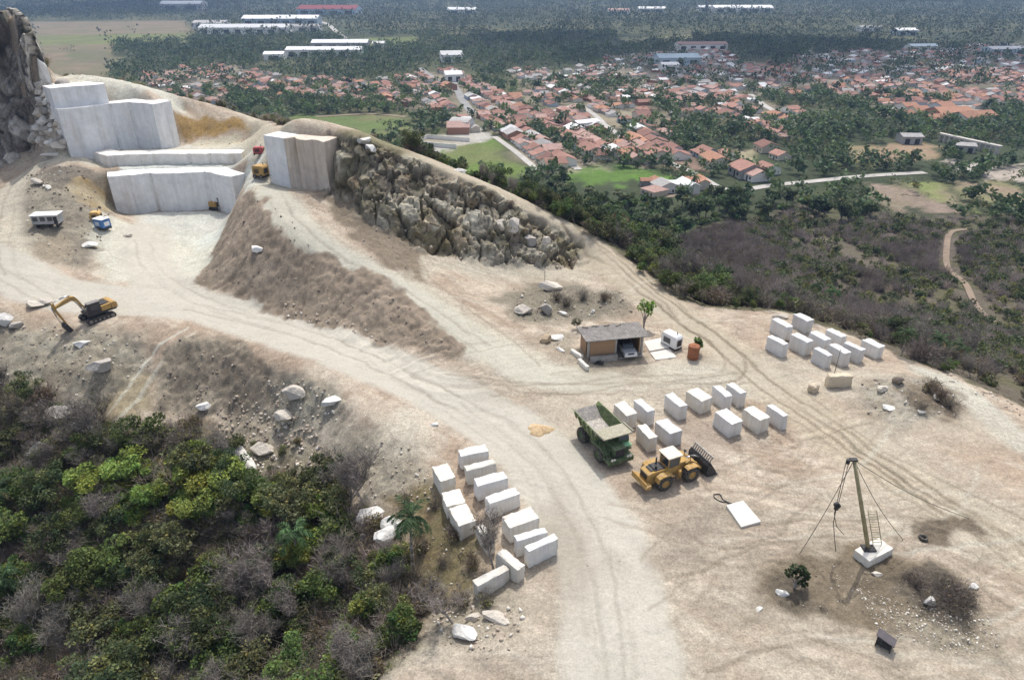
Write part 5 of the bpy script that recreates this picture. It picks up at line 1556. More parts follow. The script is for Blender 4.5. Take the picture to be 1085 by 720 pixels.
for u, v, s in [(960,118,1.3),(972,121,1.2),(996,119,1.5),(1004,126,1.5),(990,130,1.2),(1020,130,1.5),(1035,127,1.3),(955,124,1.0)]:
    p = hit(u, v); house_at(p[0], p[1], .25 + _rt.uniform(-.15, .15), 'in the large roofed group below the main road at right', ['gabled', 'long gabled'], s, roof='orange', force=True)
for u, v, s in [(840,103,1.1),(855,106,1.0),(812,160,1.0),(826,168,.9),(475,95,1.3),(486,140,1.2),(500,139,.9)]:
    p = hit(u, v); house_at(p[0], p[1], STREET + _rt.uniform(-.3, .3), 'standing apart among trees at the edge of town', GB, s, force=True)
road_lines = [[tuple(hit(u, v)[:2]) for u, v in r[0]] for r in ROADS]
for poly, dn, nm in TOWN[1:]:
    q = hits(poly); qx = [p[0] for p in q]; qy = [p[1] for p in q]
    cxm, cym = np.mean(qx), np.mean(qy); ext = max(max(qx) - min(qx), max(qy) - min(qy))
    ang = STREET + {'right end of town': -.5, 'left end of town': .35}.get(nm, 0)
    ca, sa = math.cos(ang), math.sin(ang)
    n = int(ext / 7) + 2
    for i in range(-n, n):
        for j in range(-n, n):
            a = i * 7.6 + _rt.uniform(-.7, .7); b = (j // 2) * 25 + (j % 2) * 10 + _rt.uniform(-1, 1)
            x, y = cxm + a * ca - b * sa, cym + a * sa + b * ca
            if not in_poly(np.array([x]), np.array([y]), q)[0]: continue
            patch = float(fbm2(np.array([x / 45]), np.array([y / 45]), 301, 3)[0])
            if _rt.random() > dn * (1.5 if patch > .47 else .7): continue
            if min(seg_dist(np.array([x]), np.array([y]), L)[0][0] for L in road_lines) < 6.5: continue
            house_at(x, y, ang + _rt.choice((0, 0, 0, math.pi / 2, math.pi)), 'in the ' + nm, HK, _rt.uniform(.62, .95))
HOUSES.sort(key=lambda h: h[0])
def roof_pick(region):
    r = _rt.random()
    if 'shaded' in region or 'far right' in region or 'upper town' in region: tbl = [(.3, 'terracotta'), (.5, 'faded pink'), (.72, 'grey fibre'), (.88, 'white metal'), (1, 'dark red brown')]
    else: tbl = [(.42, 'terracotta'), (.64, 'faded pink'), (.78, 'orange'), (.9, 'dark red brown'), (.96, 'grey fibre'), (1, 'white metal')]
    return next(nm for t, nm in tbl if r <= t)
def wall_pick(): 
    r = _rt.random(); return 'white' if r < .35 else 'cream' if r < .65 else 'brick' if r < .83 else 'grey' if r < .93 else 'pale blue'
rest = []
for k, (dist, x, y, rot, region, kind, s, roof, wall) in enumerate(HOUSES):
    roof = roof or roof_pick(region); wall = wall or wall_pick()
    z = gz(x, y)
    u, v = project((x, y, z))
    if not (-15 < u < 1100): continue
    if COUNT.get('house', 0) >= 297: rest.append((x, y, z, rot, kind, s, roof, wall)); continue
    COUNT['house'] = COUNT.get('house', 0) + 1
    P = HP[kind, _rt.randrange(2), 1 if dist < 430 else 0]
    r = P.copy(); COL.objects.link(r); r.location = (x, y, z); r.rotation_euler = (0, 0, rot); r.scale = (s, s, s)
    for ch in P.children:
        c = ch.copy(); COL.objects.link(c); c.parent = r
        nm = ch.name.split('.')[0]
        if nm in ('wall', 'roof'):
            c.material_slots[0].link = 'OBJECT'; c.material_slots[0].material = WALLS_M[wall] if nm == 'wall' else ROOFS[roof]

    tag(r, f'{wall} walled {kind} house, {roof} roof, {region}', 'house', 'houses of the town ' + region)
    r['label'] = r['label'].replace('in the second row from the left above', 'in the second row above').replace('in the third row from the left above', 'in the third row above').replace('in the fourth row from the left above', 'in the fourth row above').replace('in the small group below the', 'in the group below the')
    if len(r['label'].split()) > 16 or 'left above' in region or ' rows above' in region: r['label'] = r['label'].replace(' walled ', ' ').replace(', ' + roof + ' roof,', ', ' + roof + ',').replace('bright green', 'green').replace('from the left ', '').replace('front-gabled', 'gabled').replace('behind the four rows above', 'behind the rows above').replace('second row', 'second row').replace('front-gabled', 'gabled')
# the farthest houses, past counting
def far_houses(name, items, rmats):
    mbs = MB()
    W_, R_ = MB(), MB()
    V, F, mi = [], [], []; o = 0; mats = []
    for (x, y, z, rot, kind, s, roof, wall) in items:
        P = HP[kind, 0, 0]
        Mx = Matrix.Translation((x, y, z)) @ Matrix.Rotation(rot, 4, 'Z') @ Matrix.Scale(s, 4)
        for ch in P.children:
            mm = WALLS_M[wall] if ch.name.startswith('wall') else ROOFS[roof]
            if mm not in mats: mats.append(mm)
            for vt in ch.data.vertices: V.append(tuple(Mx @ vt.co))
            for p in ch.data.polygons: F.append([i + o for i in p.vertices]); mi.append(mats.index(mm))
            o += len(ch.data.vertices)
    me = bpy.data.meshes.new(name); me.from_pydata(V, [], F)
    for m in mats: me.materials.append(m)
    me.polygons.foreach_set('material_index', mi); me.update()
    ob = bpy.data.objects.new(name, me); COL.objects.link(ob); tag(ob, kind='stuff'); return ob
if rest: far_houses('distant_houses', rest, None)

# ---- large buildings
BLD = []
def hall(u, v, wpx, depth, h, rot, roof, wall, label, name='warehouse', cat='warehouse', rise=None, doors=3, ridge='x', group=None, curved=False):
    p = hit(u, v); ppm = px_per_m((p[0], p[1], p[2])); L = wpx / ppm
    root = empty(name, (p[0], p[1], p[2]), rot, label, cat, group)
    W_, R_ = MB(), MB(); rise = depth * .12 if rise is None else rise
    if curved:
        n = 10; top = [(-depth / 2 + depth * i / n, h + rise * math.sin(math.pi * i / n)) for i in range(n + 1)]
        W_.prism([(-depth / 2, -.6), (depth / 2, -.6)] + [(a, b) for a, b in reversed(top)], -L / 2, L / 2, 'x')
        R_.prism([(a * 1.03, b + .05) for a, b in top] + [(a * 1.03, b + .35) for a, b in reversed(top)], -L / 2 - .6, L / 2 + .6, 'x')
    else: gable(W_, R_, -L / 2, L / 2, -depth / 2, depth / 2, h, rise, .6, .25)
    W_.build('wall', wall, root); R_.build('roof', roof, root)
    for i in range(doors):
        MB().box((-L / 2 + L * (i + .5) / doors, -depth / 2 - .04, h * .36), (L / doors * .5, .1, h * .72)).build('door', DARKM, root)
    BLD.append((p[0], p[1], L, depth)); return root
WM, GM, RM = ROOFS['white metal'], ROOFS['grey fibre'], tile_mat('sheet_red', (.25,.07,.06))
WW, GW, BLW = WALLS_M['white'], WALLS_M['grey'], WALLS_M['pale blue']
hall(196, 10, 42, 50, 13, .05, WM, GW, 'white roofed hangar with a dark open front at the top left', curved=True, doors=2)
hall(262, 36, 92, 34, 10, .03, WM, WW, 'longest white factory hall at the front of the industrial estate', doors=8)
hall(300, 27, 78, 40, 12, .03, WM, BLW, 'white roofed factory hall with bluish walls behind the longest hall', doors=6)
hall(322, 33.5, 36, 25, 8, .03, GM, WW, 'low grey roofed annexe at the right end of the white factory halls', doors=3)
hall(225, 30, 34, 30, 9, .03, GM, WW, 'grey roofed hall at the left end of the factory halls', doors=2)
hall(350, 15, 62, 60, 11, -.05, RM, BLW, 'dark red roofed warehouse beyond the white factory halls', doors=4)
hall(345, 59, 78, 22, 7, .02, WM, WW, 'long white shed nearest the town below the industrial estate', doors=6)
hall(362, 52, 58, 24, 8, .02, WM, GW, 'white shed standing behind the long white shed', doors=4)
hall(292, 63, 20, 18, 6, .1, WM, WW, 'small white shed at the left of the long white shed', doors=1)
hall(402, 51, 12, 16, 6, .0, WM, WW, 'small white building right of the white sheds', doors=1)
hall(478, 64.5, 22, 26, 7, .2, WM, WW, 'bright white roofed hall in the upper part of the town', doors=2)
hall(480, 85.5, 17, 18, 6, .2, WM, WW, 'white roofed hall beside the main street of the town', doors=2)
hall(490, 138, 20, 12, 5.5, -.35, ROOFS['grey fibre'], WW, 'grey arched roof barn beside the yard above the green field', name='barn', cat='barn', curved=True, doors=2)
hall(716, 69, 44, 24, 8, .1, tile_mat('sheet_blue', (.38,.47,.52)), BLW, 'pale blue roofed hall in the shaded middle of the town', doors=3)
hall(742, 53, 52, 20, 7, .06, ROOFS['faded pink'], WW, 'long pink roofed row behind the pale blue hall', doors=5)
hall(708, 75, 18, 14, 6, .1, WM, WW, 'small white hall in front of the pale blue hall', doors=1)
hall(785, 13, 62, 40, 10, .02, WM, WW, 'long white works at the foot of the tall chimney on the horizon', doors=5)
hall(752, 12, 26, 30, 9, .02, WM, WW, 'white shed left of the long white works by the chimney', doors=2)
hall(490, 14, 30, 35, 8, -.1, WM, WW, 'lone white shed in the distant woods', doors=2)
hall(655, 15, 22, 30, 8, 0, ROOFS['faded pink'], WW, 'pale pinkish works in the far woods left of the chimney', doors=2)
hall(690, 13, 28, 30, 8, 0, WM, WW, 'pale works between the pinkish works and the chimney', doors=2)
hall(957, 37, 22, 22, 7, .1, WM, BLW, 'pale hall among dark trees at the far right of the town', doors=2)
hall(975, 54, 30, 16, 6, .1, tile_mat('sheet_blue_pale', (.50,.57,.60)), WW, 'bluish roofed shed at the far right of the town', doors=3)
hall(1062, 57, 40, 18, 6, .15, WM, BLW, 'pale bluish shed at the right edge of the picture', doors=3)
hall(920, 33, 24, 20, 6, .1, GM, WW, 'grey shed in the trees left of the pale hall', doors=2)
hall(962, 151, 20, 9, 4, -.05, GM, GW, 'low grey concrete shed in the brown field at right', doors=2)
hall(620, 135, 26, 8, 3.6, .5, WM, WW, 'long white roofed shed in the middle of the town rows', doors=3)
hall(1020, 160, 18, 8, 3.5, -.3, GM, GW, 'small ruined grey building beside the sandy lot', doors=2)
# tall chimney
p = hit(748, 13); r = empty('chimney', p, 0, 'tall thin dark chimney beside the white works on the horizon', 'chimney')
MB().cyl((0, 0, -1), (0, 0, 46), 3.2, 2.0, 12).build('shaft', mat('chimney_brick', (.16,.13,.12)), r); MB().cyl((0, 0, 45), (0, 0, 47), 2.5, 2.5, 12).build('cap', GW, r)
# pale elevated concrete row on short piers
a, b = hit(993, 149), hit(1058, 164); an = math.atan2(b[1] - a[1], b[0] - a[0]); L = math.hypot(b[0] - a[0], b[1] - a[1])
r = empty('conveyor_trestle', (a[0], a[1], min(a[2], b[2])), an, 'long pale concrete trestle on short piers crossing the scrub at right', 'trestle')
PALEC = mat('pale_concrete', (.52,.48,.43), var=.15)
MB().box((L / 2, 0, 4.2), (L, 2.6, .9)).build('deck', PALEC, r)
for i in range(12): MB().box((L * (i + .5) / 12, 0, 1.6), (1.0, 2.2, 4.4)).build('pier', PALEC, r)
# walled yard in front of the barn
p = hit(468, 152)
r = empty('yard_wall', p, -.35, 'low white wall round the pale yard in front of the grey arched barn', 'wall')
for cx_, cy_, sx, sy in ((0, -9, 26, .3), (-13, 0, .3, 18), (0, 9, 26, .3)): MB().box((cx_, cy_, 1.0), (sx, sy, 2.6)).build('wall_run', WW, r)

# ------------------------------------------------------------------ trees of the plain
_rp = random.Random(77)
allq = [hits(f[0]) for f in FIELDS]
def free(xs_, ys_, houses, rr):
    m = np.ones(len(xs_), bool)
    for q in allq[:2]:
        for k_ in (10, 20, 30): m &= ~in_poly(xs_, ys_ + k_, q)
    for q in allq: m &= ~in_poly(xs_, ys_, q) | (np.random.default_rng(3).uniform(size=len(xs_)) < .004)
    m &= ~in_poly(xs_, ys_, scq)
    for L in road_lines: m &= seg_dist(xs_, ys_, L)[0] > 5.5
    for (bx, by, L, D) in BLD: m &= ~((np.abs(xs_ - bx) < L / 2 + 7) & (np.abs(ys_ - by) < D / 2 + 9) )
    # keep low things in front of the big buildings visible
    H = np.array(houses)
    for i in range(0, len(xs_), 4000):
        d = np.hypot(xs_[i:i + 4000, None] - H[None, :, 0], ys_[i:i + 4000, None] - H[None, :, 1]).min(1)
        m[i:i + 4000] &= d > rr
    return m
def ring(r0, r1, step):
    out = []
    n = int(r1 / step * .95)
    for yy_ in np.arange(r0 * .7, r1, step):
        w_ = yy_ * .80 + 30
        for xx in np.arange(-w_, w_, step): out.append((xx + _rp.uniform(-.48, .48) * step, yy_ + _rp.uniform(-.48, .48) * step))
    o = np.array(out); rr = np.hypot(o[:, 0], o[:, 1]); return o[(rr > r0) & (rr < r1)]
T1 = ring(125, 640, 6.3); T2 = ring(640, 1150, 9.5); T3 = ring(1150, 2900, 16)
def keep_trees(T, rr):
    m = free(T[:, 0], T[:, 1], taken, rr)
    h = bil(T[:, 0], T[:, 1]); inside = (T[:, 0] > GX0) & (T[:, 0] < GX1) & (T[:, 1] < 262)
    pj = plain_h(T[:, 0], T[:, 1]); uu = project((T[:, 0], T[:, 1], pj))[0]; m &= ~(inside & (h > pj + 1.0) & ((edge2_side(T) < 22) | (uu < 420)))
    n = fbm2(T[:, 0] / 60, T[:, 1] / 60, 311, 4)
    it = np.zeros(len(T), bool)
    for poly, dn, _ in TOWN: it |= in_poly(T[:, 0], T[:, 1], hits(poly))
    pr = np.where(it, .2 + .45 * (n > .52), .30 + .68 * smooth(.36, .52, n))
    m &= np.array([_rp.random() for _ in range(len(T))]) < pr
    return T[m]
def edge2_side(T):
    d, lat, arc = seg_dist(T[:, 0], T[:, 1], edge2); return lat
T1 = keep_trees(T1, 5.0)
T1 = T1[np.argsort(np.hypot(T1[:, 0], T1[:, 1]))]
far1 = []
LAND = [((640,185), 'beside the bright green field'), ((510,168), 'round the olive field with the barn'), ((585,160), 'among the four rows of houses'), ((690,165), 'around the block where the pale road ends'),
        ((800,200), 'along the pale road below the town'), ((900,215), 'in the rough pasture at right'), ((1000,180), 'near the concrete trestle'), ((740,230), 'in the grove below the small house group'), ((460,140), 'behind the crest of the quarry')]
LANDW = [(hit(*a)[:2], b) for a, b in LAND]
for x, y in T1:
    z = gz(x, y); u, v = project((x, y, z + 4))
    if not (-15 < u < 1100): continue
    if COUNT.get('town_tree', 0) < 285:
        w_ = min(LANDW, key=lambda L: (L[0][0] - x) ** 2 + (L[0][1] - y) ** 2)[1]
        s = _rp.uniform(.4, 1.0); vv = _rp.randrange(4)
        if _rp.random() < .1: plant('palm_tree', x, y, _rp.uniform(1.0, 1.5), 'tall palm ' + w_, 'palms of the plain', z - .2, None, _rp); continue
        plant('town_tree', x, y, s, f'{tone(s * 1.3)} {["dark green round", "tall blackish green", "wide green", "dull green"][vv]} tree {w_}', 'trees of the plain ' + w_, z - .2, vv, _rp)
    else: far1.append((x, y, z - .3))
far1 = np.array(far1); rg_ = np.random.default_rng(17)
light_shrubs('distant_trees', far1, rg_.uniform(.6, 1.2, len(far1)), [('leaf', (.046,.072,.025), 75, 8.0), ('leaf', (.036,.055,.023), 75, 9.0), ('leaf', (.06,.085,.03), 70, 7.0), ('leaf', (.07,.075,.036), 60, 6.0)], 51)
T2 = keep_trees(T2, 5.2); z2 = plain_h(T2[:, 0], T2[:, 1])
light_shrubs('far_woodland', np.stack([T2[:, 0], T2[:, 1], z2 - .3], 1), rg_.uniform(.65, 1.2, len(T2)), [('leaf', (.034,.054,.024), 34, 10.0), ('leaf', (.028,.044,.022), 34, 11.0), ('leaf', (.045,.062,.026), 30, 9.0)], 53)
T3 = keep_trees(T3, 9); z3 = plain_h(T3[:, 0], T3[:, 1])
light_shrubs('horizon_woodland', np.stack([T3[:, 0], T3[:, 1], z3 - .3], 1), rg_.uniform(.7, 1.3, len(T3)), [('leaf', (.034,.052,.026), 15, 14.0), ('leaf', (.040,.055,.028), 15, 13.0)], 55)
# ------------------------------------------------------------------ sawn marble blocks, boulders, rubble
def block_mat(name, base, stain, amt):
    m = marble(name, base, stain, amt, bump=.35)
    return m
BM = [block_mat('block_white', (.73,.72,.69), (.48,.40,.30), .6), block_mat('block_ivory', (.72,.69,.62), (.47,.38,.27), .7), block_mat('block_grey', (.66,.655,.645), (.42,.37,.30), .6)]
BEIGE = block_mat('block_beige', (.56,.48,.36), (.36,.26,.16), .6)
def rough_box(L, W, H, seed, jit=.05, nd=(7, 5, 5)):
    rng = np.random.default_rng(seed)
    bm = bmesh.new(); bmesh.ops.create_cube(bm, size=1.0)
    bmesh.ops.subdivide_edges(bm, edges=bm.edges[:], cuts=5, use_grid_fill=True)
    co = np.array([v.co[:] for v in bm.verts]) * np.array([L, W, H])
    off = rng.uniform(0, 50, 3)
    d = np.stack([fbm3(co / .7 + off + k * 9, seed + k, 3) - .5 for k in range(3)], 1) * jit * 2.4
    sk = rng.normal(size=3) * .02
    # broken corners
    cor = (np.abs(co) / (np.array([L, W, H]) / 2)); edge = (cor > .99).sum(1)
    d[edge >= 2] -= np.sign(co[edge >= 2]) * jit * .8 * rng.uniform(0, 1.4, ((edge >= 2).sum(), 1))
    co = co + d; co[:, 0] += sk[0] * co[:, 2]; co[:, 1] += sk[1] * co[:, 2]
    for v, c in zip(bm.verts, co): v.co = c
    return bm
def bm_obj(name, bm, m, smooth_=False):
    me = bpy.data.meshes.new(name); bm.to_mesh(me); bm.free()
    if m: me.materials.append(m)
    if smooth_: me.polygons.foreach_set('use_smooth', np.ones(len(me.polygons), bool))
    o = bpy.data.objects.new(name, me); COL.objects.link(o); return o
nb_ = [0]
def block(A, B, C, off, sc, h, label, group, m=None, zg=None, name='marble_block', jit=.062):
    """block from three corners of its top face in zoomed photo pixels"""
    P = [(off[0] + a / sc[0], off[1] + b / sc[1]) for a, b in (A, B, C)]
    g = hit((P[0][0] + P[2][0]) / 2, (P[0][1] + P[2][1]) / 2 + 9)
    zg = gfine(g[0], g[1]) if zg is None else zg
    w = [at(u, v, zg + h) for u, v in P]
    c = (w[0] + w[2]) / 2; l = (w[1] - w[0])[:2]; k = (w[2] - w[1])[:2]
    L1, L2 = np.linalg.norm(l), np.linalg.norm(k)
    if L1 >= L2: yaw = math.atan2(l[1], l[0]); L, W = L1, L2
    else: yaw = math.atan2(k[1], k[0]); L, W = L2, L1
    W = max(W, .8)
    nb_[0] += 1
    o = bm_obj(name, rough_box(L, W, h + .15, nb_[0], jit), m or BM[nb_[0] % 3])
    o.location = (c[0], c[1], zg + (h - .15) / 2); o.rotation_euler = (RND.uniform(-.012, .012), RND.uniform(-.012, .012), yaw)
    return tag(o, label, 'marble block', group)
G1 = 'marble blocks in the middle of the yard'
S1, O1 = (5.167, 5.167), (640, 395)
for A, B, C, lb in [
 ((50,165),(115,153),(188,222),'white marble block right behind the green dump truck, leftmost of the back row'),
 ((160,148),(205,138),(283,205),'narrow white marble block, second in the back row beside the dump truck'),
 ((330,115),(380,107),(465,175),'white marble block in the back row left of the widest one'),
 ((445,95),(515,77),(603,133),'widest white marble block in the back row of the middle yard'),
 ((592,70),(635,62),(708,122),'narrow white marble block in the back row, left of its rightmost block'),
 ((668,58),(708,50),(785,105),'narrow white marble block at the right end of the back row'),
 ((178,285),(228,275),(297,347),'smaller white marble block directly behind the loader cab'),
 ((277,262),(350,246),(435,315),'broad white marble block behind the loader, beside the smaller one'),
 ((600,207),(672,192),(768,262),'white marble block at the left of the front row of three'),
 ((755,190),(825,178),(920,243),'white marble block in the centre of the front row of three'),
 ((893,175),(920,167),(1012,230),'narrow white marble block at the right of the front row of three')]:
    block(A, B, C, O1, S1, 1.9, lb, G1)
G2 = 'marble blocks at the far edge of the yard'
S2, O2 = (7.2, 7.2), (800, 320)
for A, B, C, lb in [
 ((285,88),(350,80),(460,135),'white marble block farthest back by the bushes at the yard edge'),
 ((125,125),(175,113),(293,183),'white marble block at the far left of the edge group, behind the front left one'),
 ((87,258),(140,250),(270,315),'white marble block at the front left of the edge group'),
 ((262,240),(330,230),(460,295),'white marble block with a tan foot in the left centre of the edge group'),
 ((410,225),(470,215),(590,280),'white marble block in the second rank of the edge group, before the narrow one'),
 ((540,205),(590,195),(710,255),'narrow white marble block in the back rank near the bushes'),
 ((440,347),(490,340),(602,403),'narrow white marble block at the front centre of the edge group'),
 ((560,320),(615,308),(740,380),'white marble block behind the thin pole in the edge group'),
 ((665,303),(715,297),(857,360),'white marble block second from the right in the edge group'),
 ((808,282),(870,272),(1003,335),'white marble block at the right end of the edge group')]:
    block(A, B, C, O2, S2, 2.0, lb, G2, BM[2] if nb_[0] % 2 else BM[0])
block((553,566),(568,538),(746,538), O2, S2, 1.55, 'beige weathered stone block in front of the white edge group', None, BEIGE, jit=.10)
block((410,622),(448,600),(492,632), O2, S2, .95, 'small mossy beige stone block left of the larger beige block', None, BEIGE, jit=.12)
G3 = 'marble blocks stacked beside the foreground wood'
S3_, O3 = (3.894, 3.894), (450, 460)
for A, B, C, lb, h in [
 ((133,62),(247,38),(267,66),'white marble block farthest up the long row beside the haul road',1.7),
 ((162,127),(285,97),(298,120),'white marble block second from the top of the long row by the haul road',1.8),
 ((200,182),(325,150),(345,180),'white marble block third from the top of the long row by the haul road',1.8),
 ((250,255),(375,213),(392,245),'white marble block behind the leafless tree, middle of the long row',1.8),
 ((315,337),(437,295),(477,343),'broad white marble block below the middle of the long row by the haul road',1.8),
 ((368,418),(498,380),(510,400),'thin white marble block next to last in the long row',1.8),
 ((412,458),(535,405),(552,430),'white marble block nearest the viewer in the long row by the haul road',1.9),
 ((28,130),(95,118),(130,180),'ivory marble block at the top of the short row by the dry grass',1.7),
 ((68,238),(147,222),(170,280),'ivory marble block partly under its neighbour in the short row',1.5),
 ((103,308),(170,275),(213,348),'long ivory marble block in the middle of the short row by the dry grass',1.7),
 ((213,375),(238,365),(288,440),'narrow ivory marble block at the foot of the leafless tree',1.5),
 ((288,485),(325,468),(418,540),'cream marble block lying across the foot of the long row',1.7),
 ((198,603),(330,533),(350,555),'cream marble block with twig shadows at the bottom of the short row',1.7)]:
    block(A, B, C, O3, S3_, h, lb, G3, BM[1] if 'ivory' in lb or 'cream' in lb else None)

STONE = {'white': marble('stone_white', (.74,.72,.67), (.45,.37,.27), .5, bump=.5), 'pale': marble('stone_pale', (.58,.53,.455), (.36,.29,.21), .6, bump=.6), 'grey': marble('stone_grey', (.40,.37,.335), (.25,.21,.17), .6, bump=.7),
         'tan': marble('stone_tan', (.47,.37,.25), (.30,.22,.14), .6, bump=.7), 'brown': marble('stone_brown', (.30,.245,.195), (.2,.16,.12), .6, bump=.7)}
def boulder(u, v, L, W, H, tone_, label, seed, yaw=0, ang=.5, tilt=0, sink=.2, group=None, name='boulder', world=None, cat='boulder'):
    rng = np.random.default_rng(seed)
    bm = bmesh.new(); bmesh.ops.create_icosphere(bm, subdivisions=4, radius=1)
    co = np.array([x.co[:] for x in bm.verts])
    # plane cuts make it angular
    for k in range(int(5 + 9 * ang)):
        n = rng.normal(size=3); n /= np.linalg.norm(n); d = rng.uniform(.45, .8)
        s = co @ n; m = s > d; co[m] -= np.outer(s[m] - d, n)
    co *= 1 + (fbm3(co * 1.8 + seed, seed, 4, .6)[:, None] - .5) * .28
    co /= np.abs(co).max(0); co *= np.array([L, W, H]) / 2
    for x, c in zip(bm.verts, co): x.co = c
    o = bm_obj(name, bm, STONE[tone_])
    p = spot(u, v) if world is None else world
    o.location = (p[0], p[1], p[2] + H / 2 - sink * H); o.rotation_euler = (tilt, tilt * .4, yaw)
    return tag(o, label, cat, group)
BO = [
 (556,331,3.2,2.2,1.5,'pale','pale flat topped boulder at the left of the rubble heap behind the shed',.2,.7,0),
 (580,331,2.6,2.2,1.9,'grey','grey streaked boulder beside the pale flat topped one behind the shed',.9,.6,.1),
 (583,306,4.2,2.2,1.5,'pale','large broken slab with a pointed edge at the back of the rubble heap',.3,.9,.15),
 (597,334,1.7,.7,.7,'white','small oblong white stone in front of the rubble heap',-.7,.8,0),
 (628,331,1.2,.6,.8,'white','small upright white stone at the right of the rubble heap',1.2,.8,.2),
 (578,362,1.7,1.5,1.5,'tan','tan rounded boulder left of the shed beside the white slabs',.3,.3,0),
 (590,358,3.0,1.6,.7,'white','flat white broken slab lying left of the shed',.1,.9,.05),
 (594,371,1.6,.6,.5,'white','narrow white stone offcut beside the left wall of the shed',-.8,.9,0),
 (272,266,2.3,1.4,1.1,'white','single white block resting on the brown spoil bank',-.4,.8,.1),
 (36,325,3.0,1.9,1.5,'pale','pale broken block left of the excavator boom',.1,.9,.1),
 (47,322,2.4,1.5,1.2,'pale','pale slab leaning on the broken block left of the excavator',.5,.9,.2),
 (4,343,3.4,2.0,2.2,'white','white boulder at the left picture edge below the road',.2,.7,.1),
 (17,347,2.0,1.5,1.1,'grey','grey boulder beside the white one at the left edge',.8,.6,0),
 (86,364,2.4,1.6,1.0,'white','white broken rock below the excavator bucket',.4,.8,.1),
 (108,394,3.6,1.8,1.8,'grey','long grey boulder with pale top beside the dirt ramp',1.0,.6,.1),
 (312,422,3.4,2.4,2.2,'pale','squared pale boulder half buried in the rubble bank',-.2,.7,.1),
 (304,445,2.8,2.2,1.8,'pale','pale boulder below the squared one in the rubble bank',.4,.7,.1),
 (351,428,2.4,1.4,1.0,'white','white broken rock at the top of the tan bank by the haul road',.3,.9,.1),
 (256,490,6.4,2.6,1.5,'white','very large white slab tilted on the rubble at the top of the wood',-.75,.8,.22),
 (277,478,3.2,2.4,1.2,'pale','pale flat rock beside the very large white slab',.2,.7,.1),
 (218,434,2.2,1.3,1.1,'white','white rock at the foot of the dark spoil bank',.4,.8,.1),
 (44,479,3.2,2.4,1.8,'white','white dumped rock among trees at the far left of the wood',.4,.8,.2),
 (84,456,2.6,1.4,1.8,'white','bright white rock shard beneath the leaning bare tree',1.2,.9,.3),
 (68,442,4.4,3.0,2.2,'grey','large dark grey rock in the trees below the excavator',.3,.5,.1),
 (392,552,3.2,2.8,2.0,'white','rounded white boulder, left back of the group beside the palm',.4,.7,.15),
 (391,569,2.3,1.8,1.3,'white','smaller white boulder in front of the rounded one near the palm',.2,.7,.1),
 (409,572,2.7,2.4,2.4,'white','tallest angular white boulder of the group beside the palm',.9,.95,.1),
 (417,562,2.6,2.0,2.0,'white','flat topped white boulder at the right of the group beside the palm',-.5,.95,.1),
 (984,640,1.0,.8,1.1,'white','white upright boulder in the brushwood near the mast',.4,.6,.2),
 (1031,622,1.0,.6,.5,'white','small white stone at the right of the brushwood',.4,.8,0),
 (928,608,1.1,.6,.45,'pale','small pale stone in front of the mast foot',-.4,.7,0),
 (828,628,1.2,.7,.5,'white','small flat white stone under the round leaved bush',-.3,.8,.1),
 (804,645,.7,.5,.3,'white','little white stone left of the round leaved bush',.3,.8,0),
 (786,311,3.2,1.0,.9,'white','thin white slab lying at the pad edge under the trees',-.2,.9,.1),
 (762,317,3.0,1.6,.8,'grey','grey slab at the pad edge left of the thin white slab',.1,.8,.1),
 (826,336,2.6,1.2,.8,'pale','pale rock at the pad edge left of the white edge group',.1,.8,.1),
 (387,147,2.8,2.0,1.3,'white','squared white block on top of the rock outcrop',.1,.95,0),
 (394,157,2.6,1.7,1.2,'white','white block just below the squared one on the outcrop',-.3,.95,.1),
 (487,182,2.4,1.4,1.0,'white','white rock on the ridge road shoulder above the outcrop',-.3,.8,.1),
 (936,412,2.0,1.2,.9,'pale','broken pale rock on the crown of the knoll',.7,.8,.2),
 (952,405,1.7,1.3,1.3,'brown','dark brown clod on the back of the knoll',.3,.6,.1),
 (992,423,1.3,.9,.6,'white','white rock in the brown brush on the knoll',.9,.8,.1),
 (975,437,1.2,.8,.5,'white','small white rock at the front of the knoll',.2,.8,.1),
 (940,432,1.8,1.2,.5,'white','flat white rock at the foot of the knoll',.2,.8,.05),
 (62,617,1.2,.9,.8,'grey','small grey rock hidden in the lower wood',.2,.6,.1),
 (500,655,1.6,.9,.7,'pale','pale rock below the cream block at the wood edge',.5,.8,.1),
 (462,642,1.5,1.1,.9,'white','white rock at the top of the bottom clearing',.4,.8,.1),
 (495,672,2.4,1.5,1.0,'white','pale broken rock on the bank above the bottom clearing',-.4,.8,.1),
 (525,655,2.6,1.4,.9,'pale','long pale rock in the rubble below the cream blocks',-.3,.8,.1),
 (95,262,2.8,1.8,1.2,'white','pile of white broken stone at the edge of the pit floor',.2,.9,.1),
 (135,250,1.8,1.0,.6,'pale','pale stone lying on the pit floor',.2,.8,0),
 (42,195,4.6,1.6,1.0,'pale','long pale slab on the dirt mound left of the pit',-.5,.9,.15),
 (52,200,3.0,1.0,.9,'white','thin white slab beside the long one on the dirt mound',-.9,.9,.1),
 (56,164,4.5,2.0,.8,'white','low white ledge stone in front of the left end of the upper face',.06,.95,0),
 (460,450,1.0,.7,.4,'white','lone flat white stone on the haul road edge',.2,.8,0),
]
for i, (u, v, L, W, H, tn, lb, yw, an, tl) in enumerate(BO): boulder(u, v, L, W, H, tn, lb, 500 + i, yw, an, tl)
boulder(48, 88, 2.6, 2.0, 6.5, 'white', 'tall white wedge of rock standing at the right shoulder of the cliff', 699, .3, .95, .08)
